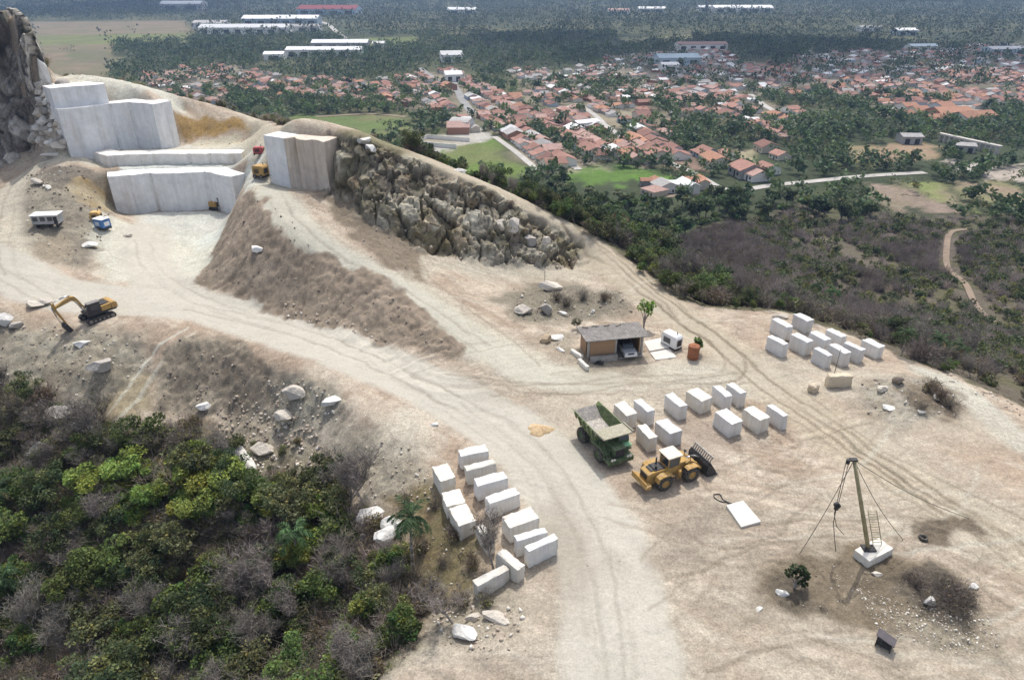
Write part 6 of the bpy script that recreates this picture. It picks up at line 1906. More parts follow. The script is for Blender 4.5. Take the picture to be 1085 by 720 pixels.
# fallen rock at the foot of the cliff
_rb = random.Random(9)
for k in range(96):
    f = _rb.random(); u = 36 + 34 * f + _rb.uniform(-6, 6); v = _rb.uniform(92, 158)
    if u < 34 + (158 - v) * .1: continue
    s = _rb.uniform(.8, 2.5); tn = _rb.choice(['white', 'pale', 'grey', 'white', 'pale'])
    fl_ = 'at the foot of the cliff by the track' if v > 138 else ('high up under the cliff shoulder' if v < 112 else 'halfway up the fall')
    boulder(u, v, s * 1.3, s, s * .9, tn, f'{"big" if s > 1.7 else "small"} {tn} fallen rock {fl_}', 700 + k, _rb.uniform(0, 3), .9, _rb.uniform(-.4, .4), .25, 'fallen rocks between the cliff and the upper face')
# blocks of the outcrop crest
for k, (u, v, s) in enumerate([(545,240,2.6),(560,248,2.2),(530,235,2.4),(578,258,2.0),(505,215,1.8)]):
    boulder(u, v + 4, s * 1.2, s * 1.0, s * 1.1, _rb.choice(['pale', 'grey', 'pale']), ['tall split grey rock near the right end of the outcrop', 'leaning rock beside the tall split one', 'pale rock on the crest of the outcrop above the wide track', 'rounded rock on the last hump of the outcrop', 'rock on the middle crest of the outcrop', 'smallest rock at the tip of the outcrop by the ridge road', 'rock jutting from the left wall of the outcrop', 'rock in the centre of the outcrop wall', 'rock low on the outcrop wall', 'rock at the foot of the right outcrop wall', 'pale knob on the outcrop crest', 'rock under the crest of the outcrop'][k], 800 + k, _rb.uniform(0, 3), .7, _rb.uniform(-.2, .2), .45, 'rocks of the outcrop')

# ---- loose stones, past counting
def rubble(name, areas, seed):
    rng = np.random.default_rng(seed); V, F, c = [], [], []; o = 0
    oc = np.array([(1,0,0),(-1,0,0),(0,1,0),(0,-1,0),(0,0,1),(0,0,-1)], float)
    of = np.array([(0,2,4),(2,1,4),(1,3,4),(3,0,4),(2,0,5),(1,2,5),(3,1,5),(0,3,5)])
    for poly, n, smin, smax, cols in areas:
        q = hits(poly); x0, x1 = min(p[0] for p in q), max(p[0] for p in q); y0, y1 = min(p[1] for p in q), max(p[1] for p in q)
        P = np.stack([rng.uniform(x0, x1, n * 3), rng.uniform(y0, y1, n * 3)], 1)
        P = P[in_poly(P[:, 0], P[:, 1], q)][:n]
        for x, y in P:
            s = smin * .6 + (smax - smin) * .8 * rng.uniform() ** 6
            # random rotation
            Q = np.linalg.qr(rng.normal(size=(3, 3)))[0]
            v = (oc * rng.uniform(.6, 1.25, (6, 1)) * np.array([1, rng.uniform(.6, 1), rng.uniform(.5, .9)])) @ Q.T * s / 2
            V.append(v + np.array([x, y, gfine(x, y) + s * .12])); F.append(of + o); o += 6
            c.append(np.repeat(np.array([cols[rng.integers(len(cols))]]) * rng.uniform(.8, 1.2), 6, 0))
    ob = mesh_np(name, np.concatenate(V), np.concatenate(F), STM, False, {'col': np.concatenate(c)}, fsize=3)
    return tag(ob, kind='stuff')
STM, _nt, _b = new_mat('loose_stone'); _v = _nt.nodes.new('ShaderNodeVertexColor'); _v.layer_name = 'col'; _nt.links.new(_v.outputs[0], _b.inputs['Base Color']); _b.inputs['Roughness'].default_value = .9
cw, cp, cg, cb = (.58,.54,.47), (.40,.335,.265), (.27,.23,.19), (.19,.15,.12)
rubble('rubble', [
 ([(250,420),(330,440),(345,480),(330,520),(250,500),(225,460)], 1500, .15, 1.2, [cw, cp, cp, cg]),
 ([(280,395),(330,405),(370,430),(340,465),(290,440)], 500, .12, .9, [cp, cp, cw]),
 ([(190,358),(285,385),(290,440),(200,445),(165,430)], 700, .12, .8, [cb, cg, cp, cb]),
 ([(0,340),(150,355),(160,390),(100,430),(0,405)], 800, .1, .8, [cp, cg, cw, cp]),
 ([(360,470),(455,480),(460,530),(380,540)], 500, .1, .7, [cp, cp, cw]),
 ([(415,525),(520,560),(540,650),(480,690),(440,660)], 500, .1, .6, [cp, cw, cg]),
 ([(455,645),(560,645),(540,690),(470,690)], 450, .1, .8, [cp, cw, cp]),
 ([(260,205),(345,275),(440,328),(488,380),(400,365),(300,328),(212,297)], 1100, .12, .75, [cb, cg, cp, cb]),
 ([(300,318),(400,352),(430,372),(300,335)], 350, .1, .9, [cp, cw, cp]),
 ([(325,205),(400,242),(450,270),(440,300),(340,245)], 350, .1, .6, [cp, cg]),
 ([(345,202),(455,268),(540,280),(615,283),(610,270),(500,265),(400,225)], 500, .2, 1.3, [cg, cp, cg]),
 ([(25,185),(110,182),(115,250),(80,285),(30,250)], 650, .15, 1.1, [cg, cp, cw, cb]),
 ([(540,305),(660,310),(672,332),(550,340)], 600, .12, .9, [cp, cg, cw, cp]),
 ([(570,350),(606,355),(612,388),(585,392)], 160, .1, .6, [cp, cw]),
 ([(905,620),(960,640),(1055,650),(1060,690),(1000,692),(930,665)], 1500, .10, .42, [(.68,.65,.58), cw, cp]),
 ([(870,590),(960,600),(1040,630),(1060,690),(960,670),(880,650)], 700, .08, .3, [cp, cw, cg]),
 ([(800,600),(1040,600),(1050,660),(800,640)], 500, .06, .35, [cp, cg, cb]),
 ([(910,405),(1010,410),(1020,445),(920,445)], 380, .1, .7, [cp, cw, cg, cb]),
 ([(30,88),(75,85),(72,160),(25,158)], 500, .3, 1.8, [cg, cp, cw, cg]),
 ([(700,312),(850,330),(830,340),(720,335)], 160, .1, .7, [cp, cw]),
 ([(190,120),(265,132),(270,148),(195,152)], 160, .15, .8, [(.5,.34,.16), cp]),
 ([(420,395),(1085,420),(1085,720),(430,716)], 1400, .05, .28, [cp, cp, cw, cg]),
 ([(1000,395),(1085,432),(1085,445),(1000,402)], 140, .1, .8, [cp, cw]),
], 61)
# heap of ochre sand beside the haul road
def heap(u, v, r, h, m, label, seed):
    n = 26; V, F = [(0, 0, h)], []
    rg = random.Random(seed)
    for i in range(1, 8):
        f = i / 7
        for k in range(n):
            a = 2 * math.pi * k / n; rr = r * f * (1 + .18 * math.sin(3 * a + seed) + .08 * math.sin(7 * a))
            V.append((rr * math.cos(a) * 1.25, rr * math.sin(a), h * (1 - f ** 1.3) + rg.uniform(-.05, .05) - (.15 if i == 7 else 0)))
    mb = MB(); fs = [(0, 1 + k, 1 + (k + 1) % n) for k in range(n)]
    for i in range(6):
        for k in range(n): fs.append((1 + i * n + k, 1 + (i + 1) * n + k, 1 + (i + 1) * n + (k + 1) % n, 1 + i * n + (k + 1) % n))
    mb.add(V, fs, True); o = mb.build('sand_heap', m); p = spot(u, v); o.location = p; return tag(o, label, 'sand heap')
heap(572, 455, 1.25, .55, mat('ochre_sand', (.50,.37,.22), .95, var=.3, scale=4, bump=.6, bscale=14), 'small heap of ochre sand between the haul road and the dump truck', 1)
# ------------------------------------------------------------------ machines
DUST = (.50,.44,.36)
YEL = mat('paint_yellow', (.42,.235,.035), .65, var=.35, scale=2, dirt=(.36,.28,.18), dirt_amt=.7); GRN = mat('paint_green', (.045,.088,.032), .65, var=.4, scale=1.5, dirt=(.21,.2,.14), dirt_amt=.6)
GRN2 = mat('paint_green_worn', (.095,.14,.045), .65, var=.35, scale=1.2, dirt=(.27,.25,.17), dirt_amt=.6); BLK = mat('black_metal', (.03,.03,.032), .6, var=.3, dirt=(.2,.18,.15), dirt_amt=.3)
TYRE = mat('tyre_rubber', (.032,.031,.03), .85, var=.3, scale=3, dirt=(.34,.30,.25), dirt_amt=.45, bump=.6, bscale=8); GLASS = mat('cab_glass', (.03,.04,.05), .12, var=.1, spec=.7)
STEEL = mat('worn_steel', (.20,.195,.19), .5, .6, var=.3, scale=3, dirt=DUST, dirt_amt=.4); BEDM = mat('bed_steel', (.22,.21,.20), .6, .2, var=.25, scale=2, dirt=DUST, dirt_amt=.55)
CREAMP = mat('paint_cream', (.66,.58,.45), .6, var=.15, dirt=DUST, dirt_amt=.3); WHITEP = mat('paint_white', (.74,.74,.73), .5, var=.1, dirt=DUST, dirt_amt=.25)
BLUEP = mat('paint_blue', (.05,.18,.42), .5, var=.2, dirt=DUST, dirt_amt=.3); REDP = mat('paint_red', (.35,.05,.06), .6, var=.2, dirt=DUST, dirt_amt=.35); OCHREP = mat('paint_ochre', (.55,.33,.10), .7, var=.25, dirt=DUST, dirt_amt=.4)
LAMPM = mat('lamp_glass', (.75,.73,.66), .2, var=.05); RUST = mat('rust', (.26,.095,.045), .85, var=.4, scale=2.5, dirt=(.36,.2,.11), dirt_amt=.5); CHROME = mat('cylinder_rod', (.55,.55,.55), .3, .8, var=.1)
def wheel(parent, x, y, z, r, w, rim_m, side, rim_f=.55, lugs=18):
    mb = MB(); h = w / 2
    mb.lathe((x, y, z), [(r * rim_f, -h * .9), (r * .88, -h), (r, -h * .72), (r, h * .72), (r * .88, h), (r * rim_f, h * .9)], (0, 1, 0), 28)
    for k in range(lugs):
        a = 2 * math.pi * k / lugs
        for s in (-1, 1):
            b = a + (s > 0) * math.pi / lugs
            c = Vector((x + math.cos(b) * r * .985, y + s * h * .4, z + math.sin(b) * r * .985))
            mb.box(c, (r * .09, h * .75, r * .13), rot=Matrix.Rotation(-b, 3, 'Y') @ Matrix.Rotation(.35 * s, 3, 'X'))
    t = mb.build('wheel', TYRE, parent)
    m2 = MB(); m2.lathe((x, y, z), [(0.02, h * .55 * side), (r * .2, h * .62 * side), (r * .25, h * .35 * side), (r * .46, h * .4 * side), (r * (rim_f + .02), h * .86 * side)], (0, 1, 0), 20)
    m2.cyl((x, y + side * h * .3, z), (x, y + side * h * .66, z), r * .16, n=10)
    m2.cyl((x, y - h * .5, z), (x, y + h * .5, z), r * (rim_f - .03), n=20)
    m2.build('rim', rim_m, t)
    return t

# ---- green dump truck
def dump_truck():
    a, b = at(615, 466.5, .1), at(633.5, 487.5, .1)
    hd = (b - a)[:2]; L = np.linalg.norm(hd); hd /= L; left = np.array([-hd[1], hd[0]])
    c = (a + b)[:2] / 2 + left * 1.55
    rt = empty('dump_truck', (c[0], c[1], gfine(c[0], c[1])), math.atan2(hd[1], hd[0]), 'green rigid dump truck with a raised canopy parked left of the marble blocks', 'dump truck')
    wb = 1.95; r = .92
    MB().box((.1, 0, 1.25), (7.0, 1.15, .55)).box((-2.0, 0, .95), (.5, 2.4, .45)).box((2.0, 0, .95), (.45, 2.5, .4)).box((0, .9, 1.15), (1.6, .6, .7)).box((0, -.9, 1.15), (1.4, .6, .6)).build('chassis', GRN, rt, .03)
    for s in (-1, 1):
        wheel(rt, wb, s * 1.45, r, r, .66, GRN, s)
        wheel(rt, -wb, s * 1.28, r, r, 1.0, GRN, s)
    # nose: bonnet, grille, bumper with deck, mudguards
    mb = MB(); mb.prism([(1.3, 1.5), (3.75, 1.5), (3.75, 2.35), (3.45, 2.55), (1.3, 2.6)], -.75, .72); mb.build('bonnet', GRN, rt, .05)
    g = MB().box((3.78, -.02, 1.85), (.06, 1.15, .95)); g.build('grille', BLK, rt)
    MB().box((3.5, 0, 1.2), (1.1, 3.3, .16)).box((4.0, 0, .95), (.22, 3.2, .5)).box((3.3, -1.35, 1.0), (.9, .5, .3)).box((3.3, 1.35, 1.0), (.9, .5, .3)).build('bumper', GRN, rt, .03)
    for s in (-1, 1):
        MB().prism([(.75, 1.85), (1.0, 2.08), (2.9, 2.08), (3.3, 1.75), (3.3, 1.62), (2.85, 1.95), (1.05, 1.95), (.85, 1.8)], s * 1.78 if s < 0 else 1.02, -1.02 if s < 0 else 1.78).build('mudguard', GRN, rt)
        MB().cyl((4.05, s * 1.15, 1.42), (4.13, s * 1.15, 1.42), .15, n=12).cyl((4.05, s * .85, 1.42), (4.13, s * .85, 1.42), .12, n=12).build('headlight', LAMPM, rt)
    # cab on the driver's (left) side and deck on the other
    cab = MB().prism([(1.15, 2.0), (2.75, 2.0), (2.75, 2.65), (2.45, 3.3), (1.15, 3.3)], .45, 1.75).build('cab', GRN, rt, .04)
    MB().prism([(2.775, 2.68), (2.49, 3.22), (2.47, 3.21), (2.755, 2.67)], .55, 1.65).build('windscreen', GLASS, cab)
    MB().box((1.85, 1.76, 2.95), (1.0, .03, .5)).build('side_window', GLASS, cab); MB().box((1.85, .44, 2.95), (1.0, .03, .5)).build('side_window', GLASS, cab)
    MB().box((3.05, 1.1, 2.3), (.9, 1.15, .08)).build('bonnet_plate', mat('paint_pale_green', (.20,.42,.22), .5, var=.15), rt)
    MB().box((2.2, -1.2, 2.13), (2.0, 1.1, .07)).build('side_deck', GRN, rt)
    rl = MB()
    for x in (1.3, 2.2, 3.15): rl.cyl((x, -1.7, 2.15), (x, -1.7, 2.95), .03, n=6)
    rl.cyl((1.3, -1.7, 2.95), (3.15, -1.7, 2.95), .03, n=6).cyl((1.3, -1.7, 2.55), (3.15, -1.7, 2.55), .025, n=6).build('handrail', GRN, rt)
    ld = MB()
    for s in (-.2, .2): ld.cyl((3.95, -1.35 + s, .75), (3.35, -1.35 + s, 2.1), .03, n=6)
    for k in range(5): ld.cyl((3.88 - .12 * k, -1.55, .95 + .25 * k), (3.88 - .12 * k, -1.15, .95 + .25 * k), .022, n=6)
    ld.build('ladder', GRN, rt)
    MB().cyl((1.2, -.35, 2.5), (1.2, -.35, 3.3), .09, n=8).build('exhaust', BLK, rt)
    # body: floor rises to the tail, flared sides, canopy over the cab
    bd = MB(); t = .1
    fl_ = [(-4.1, 2.95), (-2.6, 2.0), (1.0, 1.75)]          # floor line (x,z)
    tp = [(-4.25, 3.35), (-2.9, 3.45), (1.15, 3.55)]          # top of sides
    for s in (-1, 1):
        yo, yb = 1.85 * s, 1.45 * s
        o = []
        for (fx, fz), (tx, tz) in zip(fl_, tp): o += [(fx, yb, fz), (tx, yo, tz), (fx, yb - t * s, fz), (tx, yo - t * s, tz)]
        bd.add(o, [(0, 4, 5, 1), (4, 8, 9, 5), (2, 3, 7, 6), (6, 7, 11, 10), (1, 5, 7, 3), (5, 9, 11, 7), (0, 1, 3, 2), (8, 10, 11, 9), (0, 2, 6, 4), (4, 6, 10, 8)])
        for k, x in enumerate((-3.3, -2.3, -1.3, -.3, .7)):
            zb = np.interp(x, [-4.1, -2.6, 1.0], [2.95, 2.0, 1.75]); zt_ = np.interp(x, [-4.25, -2.9, 1.15], [3.35, 3.45, 3.55])
            bd.box((x, s * 1.72, (zb + zt_) / 2), (.14, .14, (zt_ - zb) * .97), rot=Matrix.Rotation(-s * .27, 3, 'X'))
    bd.prism([(1.0, 1.75), (1.12, 1.75), (1.27, 3.52), (1.15, 3.52)], -1.6, 1.6)
    body = bd.build('dump_body', GRN2, rt)
    cn = MB().prism([(1.1, 3.46), (3.2, 3.62), (3.2, 3.76), (1.1, 3.62)], -1.88, 1.88)
    for y in (-1.88, 1.88): cn.prism([(1.0, 3.55), (3.2, 3.75), (3.2, 3.95), (1.0, 3.75)], y - .06, y + .06)
    cn.build('canopy', mat('canopy_dusty', (.25,.245,.17), .8, var=.25, dirt=DUST, dirt_amt=.6), body)
    MB().prism([(-4.1, 2.97), (-2.6, 2.02), (1.02, 1.77), (1.02, 1.88), (-2.6, 2.13), (-4.1, 3.07)], -1.42, 1.42).build('bed_floor', BEDM, body)
    hy = MB()
    for s in (-.55, .55): hy.cyl((-.3, s, 1.2), (.55, s, 1.8), .12, n=8)
    hy.build('tipping_ram', CHROME, rt)
    rt.scale = (.94, .94, .94)
dump_truck()

# ---- yellow wheel loader
def wheel_loader():
    a, b = at(703, 518, .05), at(731, 508.5, .05)
    hd = (b - a)[:2]; L = np.linalg.norm(hd); hd /= L; left = np.array([-hd[1], hd[0]])
    c = (a + b)[:2] / 2 + left * 1.15
    rt = empty('wheel_loader', (c[0], c[1], gfine(c[0], c[1])), math.atan2(hd[1], hd[0]), 'yellow wheel loader with a cream cab roof parked in front of the dump truck', 'wheel loader')
    r = .86; w = L / 2
    for x in (-w, w):
        for s in (-1, 1): wheel(rt, x, s * 1.12, r, r, .68, YEL, s, .5)
    MB().prism([(-w - 1.75, 1.0), (-w - 1.55, .62), (-.3, .6), (-.15, 1.25), (-.15, 1.55), (-w - 1.75, 1.5)], -.62, .62).build('rear_frame', YEL, rt, .03)
    MB().prism([(-w - 1.7, 1.5), (-.9, 1.5), (-.9, 2.1), (-w - 1.2, 2.12), (-w - 1.7, 1.95)], -.72, .72).build('engine_hood', YEL, rt, .05)
    MB().box((-w - 1.73, 0, 1.62), (.06, 1.0, .62)).build('radiator_grille', BLK, rt)
    MB().box((-w - .25, 0, 2.15), (1.25, 1.15, .1)).box((-w - 1.0, 0, 2.16), (.5, .9, .08)).build('hood_panel', BLK, rt)
    MB().prism([(-w - 2.25, .75), (-w - 1.6, .62), (-w - 1.6, 1.15), (-w - 2.25, 1.0)], -1.3, 1.3).box((-w - 2.2, 0, 1.25), (.12, 2.5, .4)).build('counterweight', YEL, rt, .04)
    for s in (-1, 1):
        MB().prism([(-w - 1.0, 1.25), (-w - .85, 1.72), (-w - .45, 1.9), (-w + .55, 1.9), (-w + .95, 1.55), (-w + .95, 1.45), (-w + .5, 1.78), (-w - .4, 1.78), (-w - .75, 1.62), (-w - .9, 1.25)], s * 1.48 if s < 0 else .8, -.8 if s < 0 else 1.48).build('mudguard', YEL, rt)
        MB().prism([(w - .7, 1.72), (w - .5, 1.86), (w + .5, 1.86), (w + .85, 1.6), (w + .85, 1.5), (w + .45, 1.76), (w - .5, 1.76)], s * 1.46 if s < 0 else .8, -.8 if s < 0 else 1.46).build('mudguard', YEL, rt)
    MB().cyl((-w - .1, .35, 2.1), (-w - .1, .35, 2.95), .08, n=8).build('exhaust', BLK, rt)
    MB().cyl((-w - .55, -.3, 2.1), (-w - .55, -.3, 2.55), .12, n=8).build('air_filter', BLK, rt)
    cab = MB()
    for x in (-.95, .35):
        for y in (-.68, .68): cab.box((x, y, 2.35), (.1, .1, 1.75))
    cab.box((-.3, 0, 1.55), (1.45, 1.45, .3)).box((-.3, 0, 3.2), (1.4, 1.45, .08)).prism([(-.95, 1.6), (.38, 1.6), (.38, 2.1), (-.95, 2.0)], -.72, -.66).prism([(-.95, 1.6), (.38, 1.6), (.38, 2.1), (-.95, 2.0)], .66, .72)
    cabo = cab.build('cab', YEL, rt)
    MB().box((-.3, 0, 3.3), (1.75, 1.75, .13)).build('cab_roof', CREAMP, cabo, .03)
    for y in (-.69, .69): MB().box((-.3, y, 2.6), (1.15, .03, 1.0)).build('cab_window', GLASS, cabo)
    MB().box((.37, 0, 2.6), (.03, 1.2, 1.05)).build('cab_window', GLASS, cabo); MB().box((-.97, 0, 2.65), (.03, 1.2, .9)).build('cab_window', GLASS, cabo)
    MB().box((-.5, 0, 2.0), (.5, .55, .15)).box((-.75, 0, 2.35), (.12, .5, .6)).build('seat', BLK, cabo)
    ld = MB()
    for k in range(4): ld.box((.25, -.98, .75 + .28 * k), (.4, .28, .05))
    for x in (.05, .45): ld.box((x, -.98, 1.2), (.05, .06, 1.1))
    ld.build('steps', YEL, rt)
    MB().prism([(.05, .7), (w + .75, .72), (w + .95, 1.3), (w + .2, 2.05), (.6, 2.0), (.05, 1.4)], -.42, .42).box((.0, 0, 1.0), (.5, .35, .9)).build('front_frame', YEL, rt, .03)
    arms = MB()
    for s in (-.55, .55): arms.prism([(w - .35, 1.95), (w + .05, 2.15), (w + 1.1, 1.55), (w + 1.95, .62), (w + 1.75, .45), (w + .85, 1.2)], s - .09, s + .09)
    arms.box((w + .95, 0, 1.35), (.3, 1.1, .3)); arms.build('lift_arms', YEL, rt)
    rams = MB()
    for s in (-.3, .3): rams.cyl((w - .2, s, 1.3), (w + .95, s, 1.15), .09, n=8)
    rams.cyl((w + .1, 0, 2.05), (w + 1.1, 0, 2.0), .1, n=8).cyl((w + 1.1, 0, 2.0), (w + 1.85, 0, 1.55), .06, n=8).build('lift_ram', CHROME, rt)
    for s in (-.5, .5): MB().cyl((w + .25, s, 2.0), (w + .25, s, 2.5), .04, n=6).box((w + .3, s, 2.52), (.16, .24, .2)).build('work_lamp', BLK, rt)
    # stone bucket with grated back
    bk = MB(); hw = 1.5; x0 = w + 1.75
    bk.prism([(x0, .35), (x0 + .15, .12), (x0 + 1.35, .06), (x0 + 1.35, .12), (x0 + .2, .2), (x0 + .1, .4), (x0 + .1, 1.35), (x0 + .3, 1.75), (x0 + .22, 1.8), (x0, 1.4)], -hw, hw)
    for s in (-1, 1): bk.prism([(x0, .35), (x0 + .15, .1), (x0 + 1.35, .06), (x0 + 1.0, .7), (x0 + .3, 1.75), (x0, 1.4)], s * hw - .05, s * hw + .05)
    bko = bk.build('bucket', BLK, rt)
    gr = MB()
    for k in range(10): gr.box((x0 + .42, -hw + .17 + k * (2 * hw - .34) / 9, 1.95), (.1, .09, .75), rot=Matrix.Rotation(.55, 3, 'Y'))
    gr.box((x0 + .62, 0, 2.28), (.12, 2 * hw - .1, .1)).box((x0 + .3, 0, 1.72), (.12, 2 * hw - .1, .1)).build('bucket_grate', STEEL, bko)
    tt_ = MB()
    for k in range(7): tt_.prism([(x0 + 1.3, .05), (x0 + 1.62, .08), (x0 + 1.3, .16)], -hw + .12 + k * .46 - .06, -hw + .12 + k * .46 + .06)
    tt_.build('bucket_teeth', STEEL, bko)
wheel_loader()

# ---- excavator
def excavator():
    p = spot(104, 337)
    rt = empty('excavator', p, rad(233), 'yellow tracked excavator reaching its bucket down over the edge of the bank', 'excavator')
    for s in (-1, 1):
        tr = MB(); n = 12; prof = []
        for k in range(n + 1):
            a = math.pi / 2 + math.pi * k / n; prof.append((-1.55 + .42 * math.cos(a), .44 + .42 * math.sin(a)))
        for k in range(n + 1):
            a = -math.pi / 2 + math.pi * k / n; prof.append((1.55 + .42 * math.cos(a), .44 + .42 * math.sin(a)))
        tr.prism(prof, s * 1.2 - .3, s * 1.2 + .3)
        for k in range(16): tr.box((-1.6 + k * .213, s * 1.2, .87), (.1, .6, .06)); tr.box((-1.6 + k * .213, s * 1.2, .02), (.1, .6, .06))
        t = tr.build('track', BLK, rt)
        rl = MB()
        for x in (-1.5, -.9, -.3, .3, .9, 1.5): rl.cyl((x, s * 1.2 - .33, .42), (x, s * 1.2 + .33, .42), .26 if abs(x) > 1 else .16, n=12)
        rl.build('rollers', STEEL, t)
    MB().box((0, 0, .75), (1.7, 1.9, .4)).cyl((0, 0, .9), (0, 0, 1.12), .62, n=20).build('undercarriage', BLK, rt)
    up = MB().prism([(-2.35, 1.15), (1.5, 1.15), (1.5, 1.4), (-2.35, 1.4)], -1.3, 1.3).build('slewing_deck', BLK, rt)
    MB().prism([(-2.6, 1.3), (-1.75, 1.25), (-1.75, 2.25), (-2.3, 2.3), (-2.6, 2.05)], -1.3, 1.3).build('counterweight', YEL, rt, .06)
    MB().prism([(-1.72, 1.4), (-.35, 1.4), (-.35, 2.15), (-1.72, 2.25)], -1.28, 1.28).build('engine_housing', YEL, rt, .05)
    MB().box((-1.05, 0, 2.25), (1.2, 1.9, .12)).build('hood_panel', BLK, rt)
    MB().box((.45, -.95, 1.75), (1.5, .6, .7)).build('tool_box', BLK, rt, .03)
    cab = MB().prism([(-.3, 1.4), (1.45, 1.4), (1.5, 2.0), (1.2, 2.95), (-.3, 2.95)], .45, 1.3).build('cab', BLK, rt, .03)
    MB().prism([(1.51, 2.02), (1.215, 2.9), (1.235, 2.9), (1.53, 2.02)], .53, 1.22).build('windscreen', GLASS, cab)
    MB().box((.5, 1.315, 2.35), (1.2, .03, .85)).build('side_window', GLASS, cab); MB().box((.5, .435, 2.35), (1.2, .03, .85)).build('side_window', GLASS, cab)
    MB().box((.45, .88, 3.0), (1.7, .92, .08)).build('cab_roof', STEEL, cab)
    bm1 = MB().prism([(1.0, 1.65), (1.25, 1.5), (2.75, 3.55), (3.2, 3.85), (6.35, 3.35), (6.4, 3.6), (3.3, 4.45), (2.6, 4.35), (2.2, 3.9)], -.25, .25)
    boom = bm1.build('boom', YEL, rt, .03)
    r_ = MB()
    for s in (-.42, .42): r_.cyl((1.35, s, 1.45), (2.0, s, 2.55), .11, n=8).cyl((2.0, s, 2.55), (2.75, s, 3.75), .06, n=8)
    r_.cyl((3.2, 0, 4.6), (4.9, 0, 4.55), .11, n=8).cyl((4.9, 0, 4.55), (6.3, 0, 4.25), .06, n=8).build('boom_ram', CHROME, boom)
    st_ = MB().prism([(6.15, 4.3), (6.55, 4.2), (6.6, 3.4), (5.35, .9), (5.1, .95), (6.05, 3.3)], -.2, .2)
    stick = st_.build('stick', YEL, rt, .03)
    MB().cyl((6.75, 0, 3.7), (6.35, 0, 2.2), .1, n=8).cyl((6.35, 0, 2.2), (5.95, 0, 1.1), .055, n=8).build('stick_ram', CHROME, stick)
    MB().prism([(5.35, .95), (5.95, 1.15), (5.9, .95), (5.45, .75)], -.22, .22).build('bucket_link', BLK, stick)
    bk = MB().prism([(5.3, 1.0), (5.75, .85), (5.85, .35), (5.55, -.15), (5.0, -.45), (4.55, -.3), (4.62, -.2), (5.0, -.28), (5.4, -.02), (5.62, .38), (5.5, .7), (5.2, .85)], -.6, .6)
    for s in (-1, 1): bk.prism([(5.3, 1.0), (5.75, .85), (5.85, .35), (5.55, -.15), (5.0, -.45), (4.55, -.3)], s * .6 - .03, s * .6 + .03)
    b = bk.build('bucket', BLK, rt)
    t = MB()
    for k in range(5): t.prism([(4.6, -.34), (4.35, -.18), (4.6, -.24)], -.55 + k * .27 - .05, -.55 + k * .27 + .05)
    t.build('bucket_teeth', STEEL, b)
    for o in (boom, stick, b):
        for q in [o] + list(o.children):
            for vt in q.data.vertices: vt.co.x = 1.0 + (vt.co.x - 1.0) * .74
excavator()

# ---- small plant in the pit
def skid_box(u, v, L, W, H, yaw, m, label, name, cat, roof=None, wheels=0, panel=BLK):
    p = spot(u, v); rt = empty(name, p, yaw, label, cat)
    z0 = .45 if wheels else .18
    MB().prism([(-L / 2, z0), (L / 2, z0), (L / 2, z0 + H * .82), (L / 2 - .25, z0 + H), (-L / 2 + .2, z0 + H), (-L / 2, z0 + H * .85)], -W / 2, W / 2).build('housing', m, rt, .05)
    MB().box((0, 0, z0 - .06), (L * 1.04, W * .9, .14)).box((L * .45, 0, z0 - .15), (.2, W, .25)).box((-L * .45, 0, z0 - .15), (.2, W, .25)).build('skid', BLK, rt)
    lv = MB()
    for k in range(6): lv.box((-L * .1, -W / 2 - .015, z0 + H * (.28 + .08 * k)), (L * .45, .05, H * .045))
    lv.build('louvre', panel, rt)
    MB().box((L / 2 + .015, 0, z0 + H * .45), (.05, W * .6, H * .5)).build('end_panel', panel, rt)
    MB().cyl((L * .25, W * .15, z0 + H), (L * .25, W * .15, z0 + H + .4), .06, n=8).build('exhaust', BLK, rt)
    if roof: MB().box((0, 0, z0 + H + .06), (L * 1.05, W * 1.05, .08)).build('roof_panel', roof, rt)
    if wheels:
        for x in ([0] if wheels == 2 else [-L * .3, L * .3]):
            for s in (-1, 1): wheel(rt, x, s * (W / 2 + .1), .36, .36, .24, STEEL, s, .5, 0)
        MB().cyl((L / 2, 0, .5), (L / 2 + 1.0, 0, .42), .05, n=6).build('drawbar', BLK, rt)
    return rt
skid_box(277, 187, 2.2, 1.9, 1.75, -.25, YEL, 'yellow wheeled compressor on the upper floor left of the cut face', 'compressor', 'compressor', None, 4)
skid_box(275, 164, 1.9, 1.35, 1.2, .1, REDP, 'red generator box on the pale upper floor behind the yellow compressor', 'generator', 'generator', None, 0)
skid_box(103, 233, 1.7, 1.4, 1.5, .2, OCHREP, 'ochre machine box beside the blue machine at the edge of the pit floor', 'generator', 'generator', None, 0)
skid_box(110, 242, 2.3, 1.7, 1.5, -.4, BLUEP, 'blue machine with a pale roof on the pit floor', 'generator', 'generator', WHITEP, 2, WHITEP)
g_ = skid_box(711, 366, 2.7, 1.35, 1.75, -.95, WHITEP, 'white portable generator beside the pale concrete slab near the shed', 'generator', 'generator', None, 0)
def drill_rig(u, v, yaw):
    p = spot(u, v); rt = empty('drill_rig', p, yaw, 'small yellow drilling machine at the foot of the lower marble face', 'drilling machine')
    for s in (-1, 1): MB().prism([(-.9, .0), (.9, .0), (1.05, .25), (.9, .5), (-.9, .5), (-1.05, .25)], s * .75 - .18, s * .75 + .18).build('track', BLK, rt, .03)
    MB().box((-.2, 0, 1.05), (1.7, 1.5, 1.0)).build('housing', YEL, rt, .06); MB().box((.7, .2, 1.0), (.3, 1.0, .9)).build('control_panel', BLK, rt)
    MB().box((1.0, -.2, 1.5), (.16, .2, 1.7)).box((1.0, -.2, 2.3), (.3, .35, .2)).build('mast', STEEL, rt)
    MB().cyl((1.15, -.2, .0), (1.15, -.2, 2.2), .05, n=8).build('drill_rod', CHROME, rt)
drill_rig(229, 222, -.25)
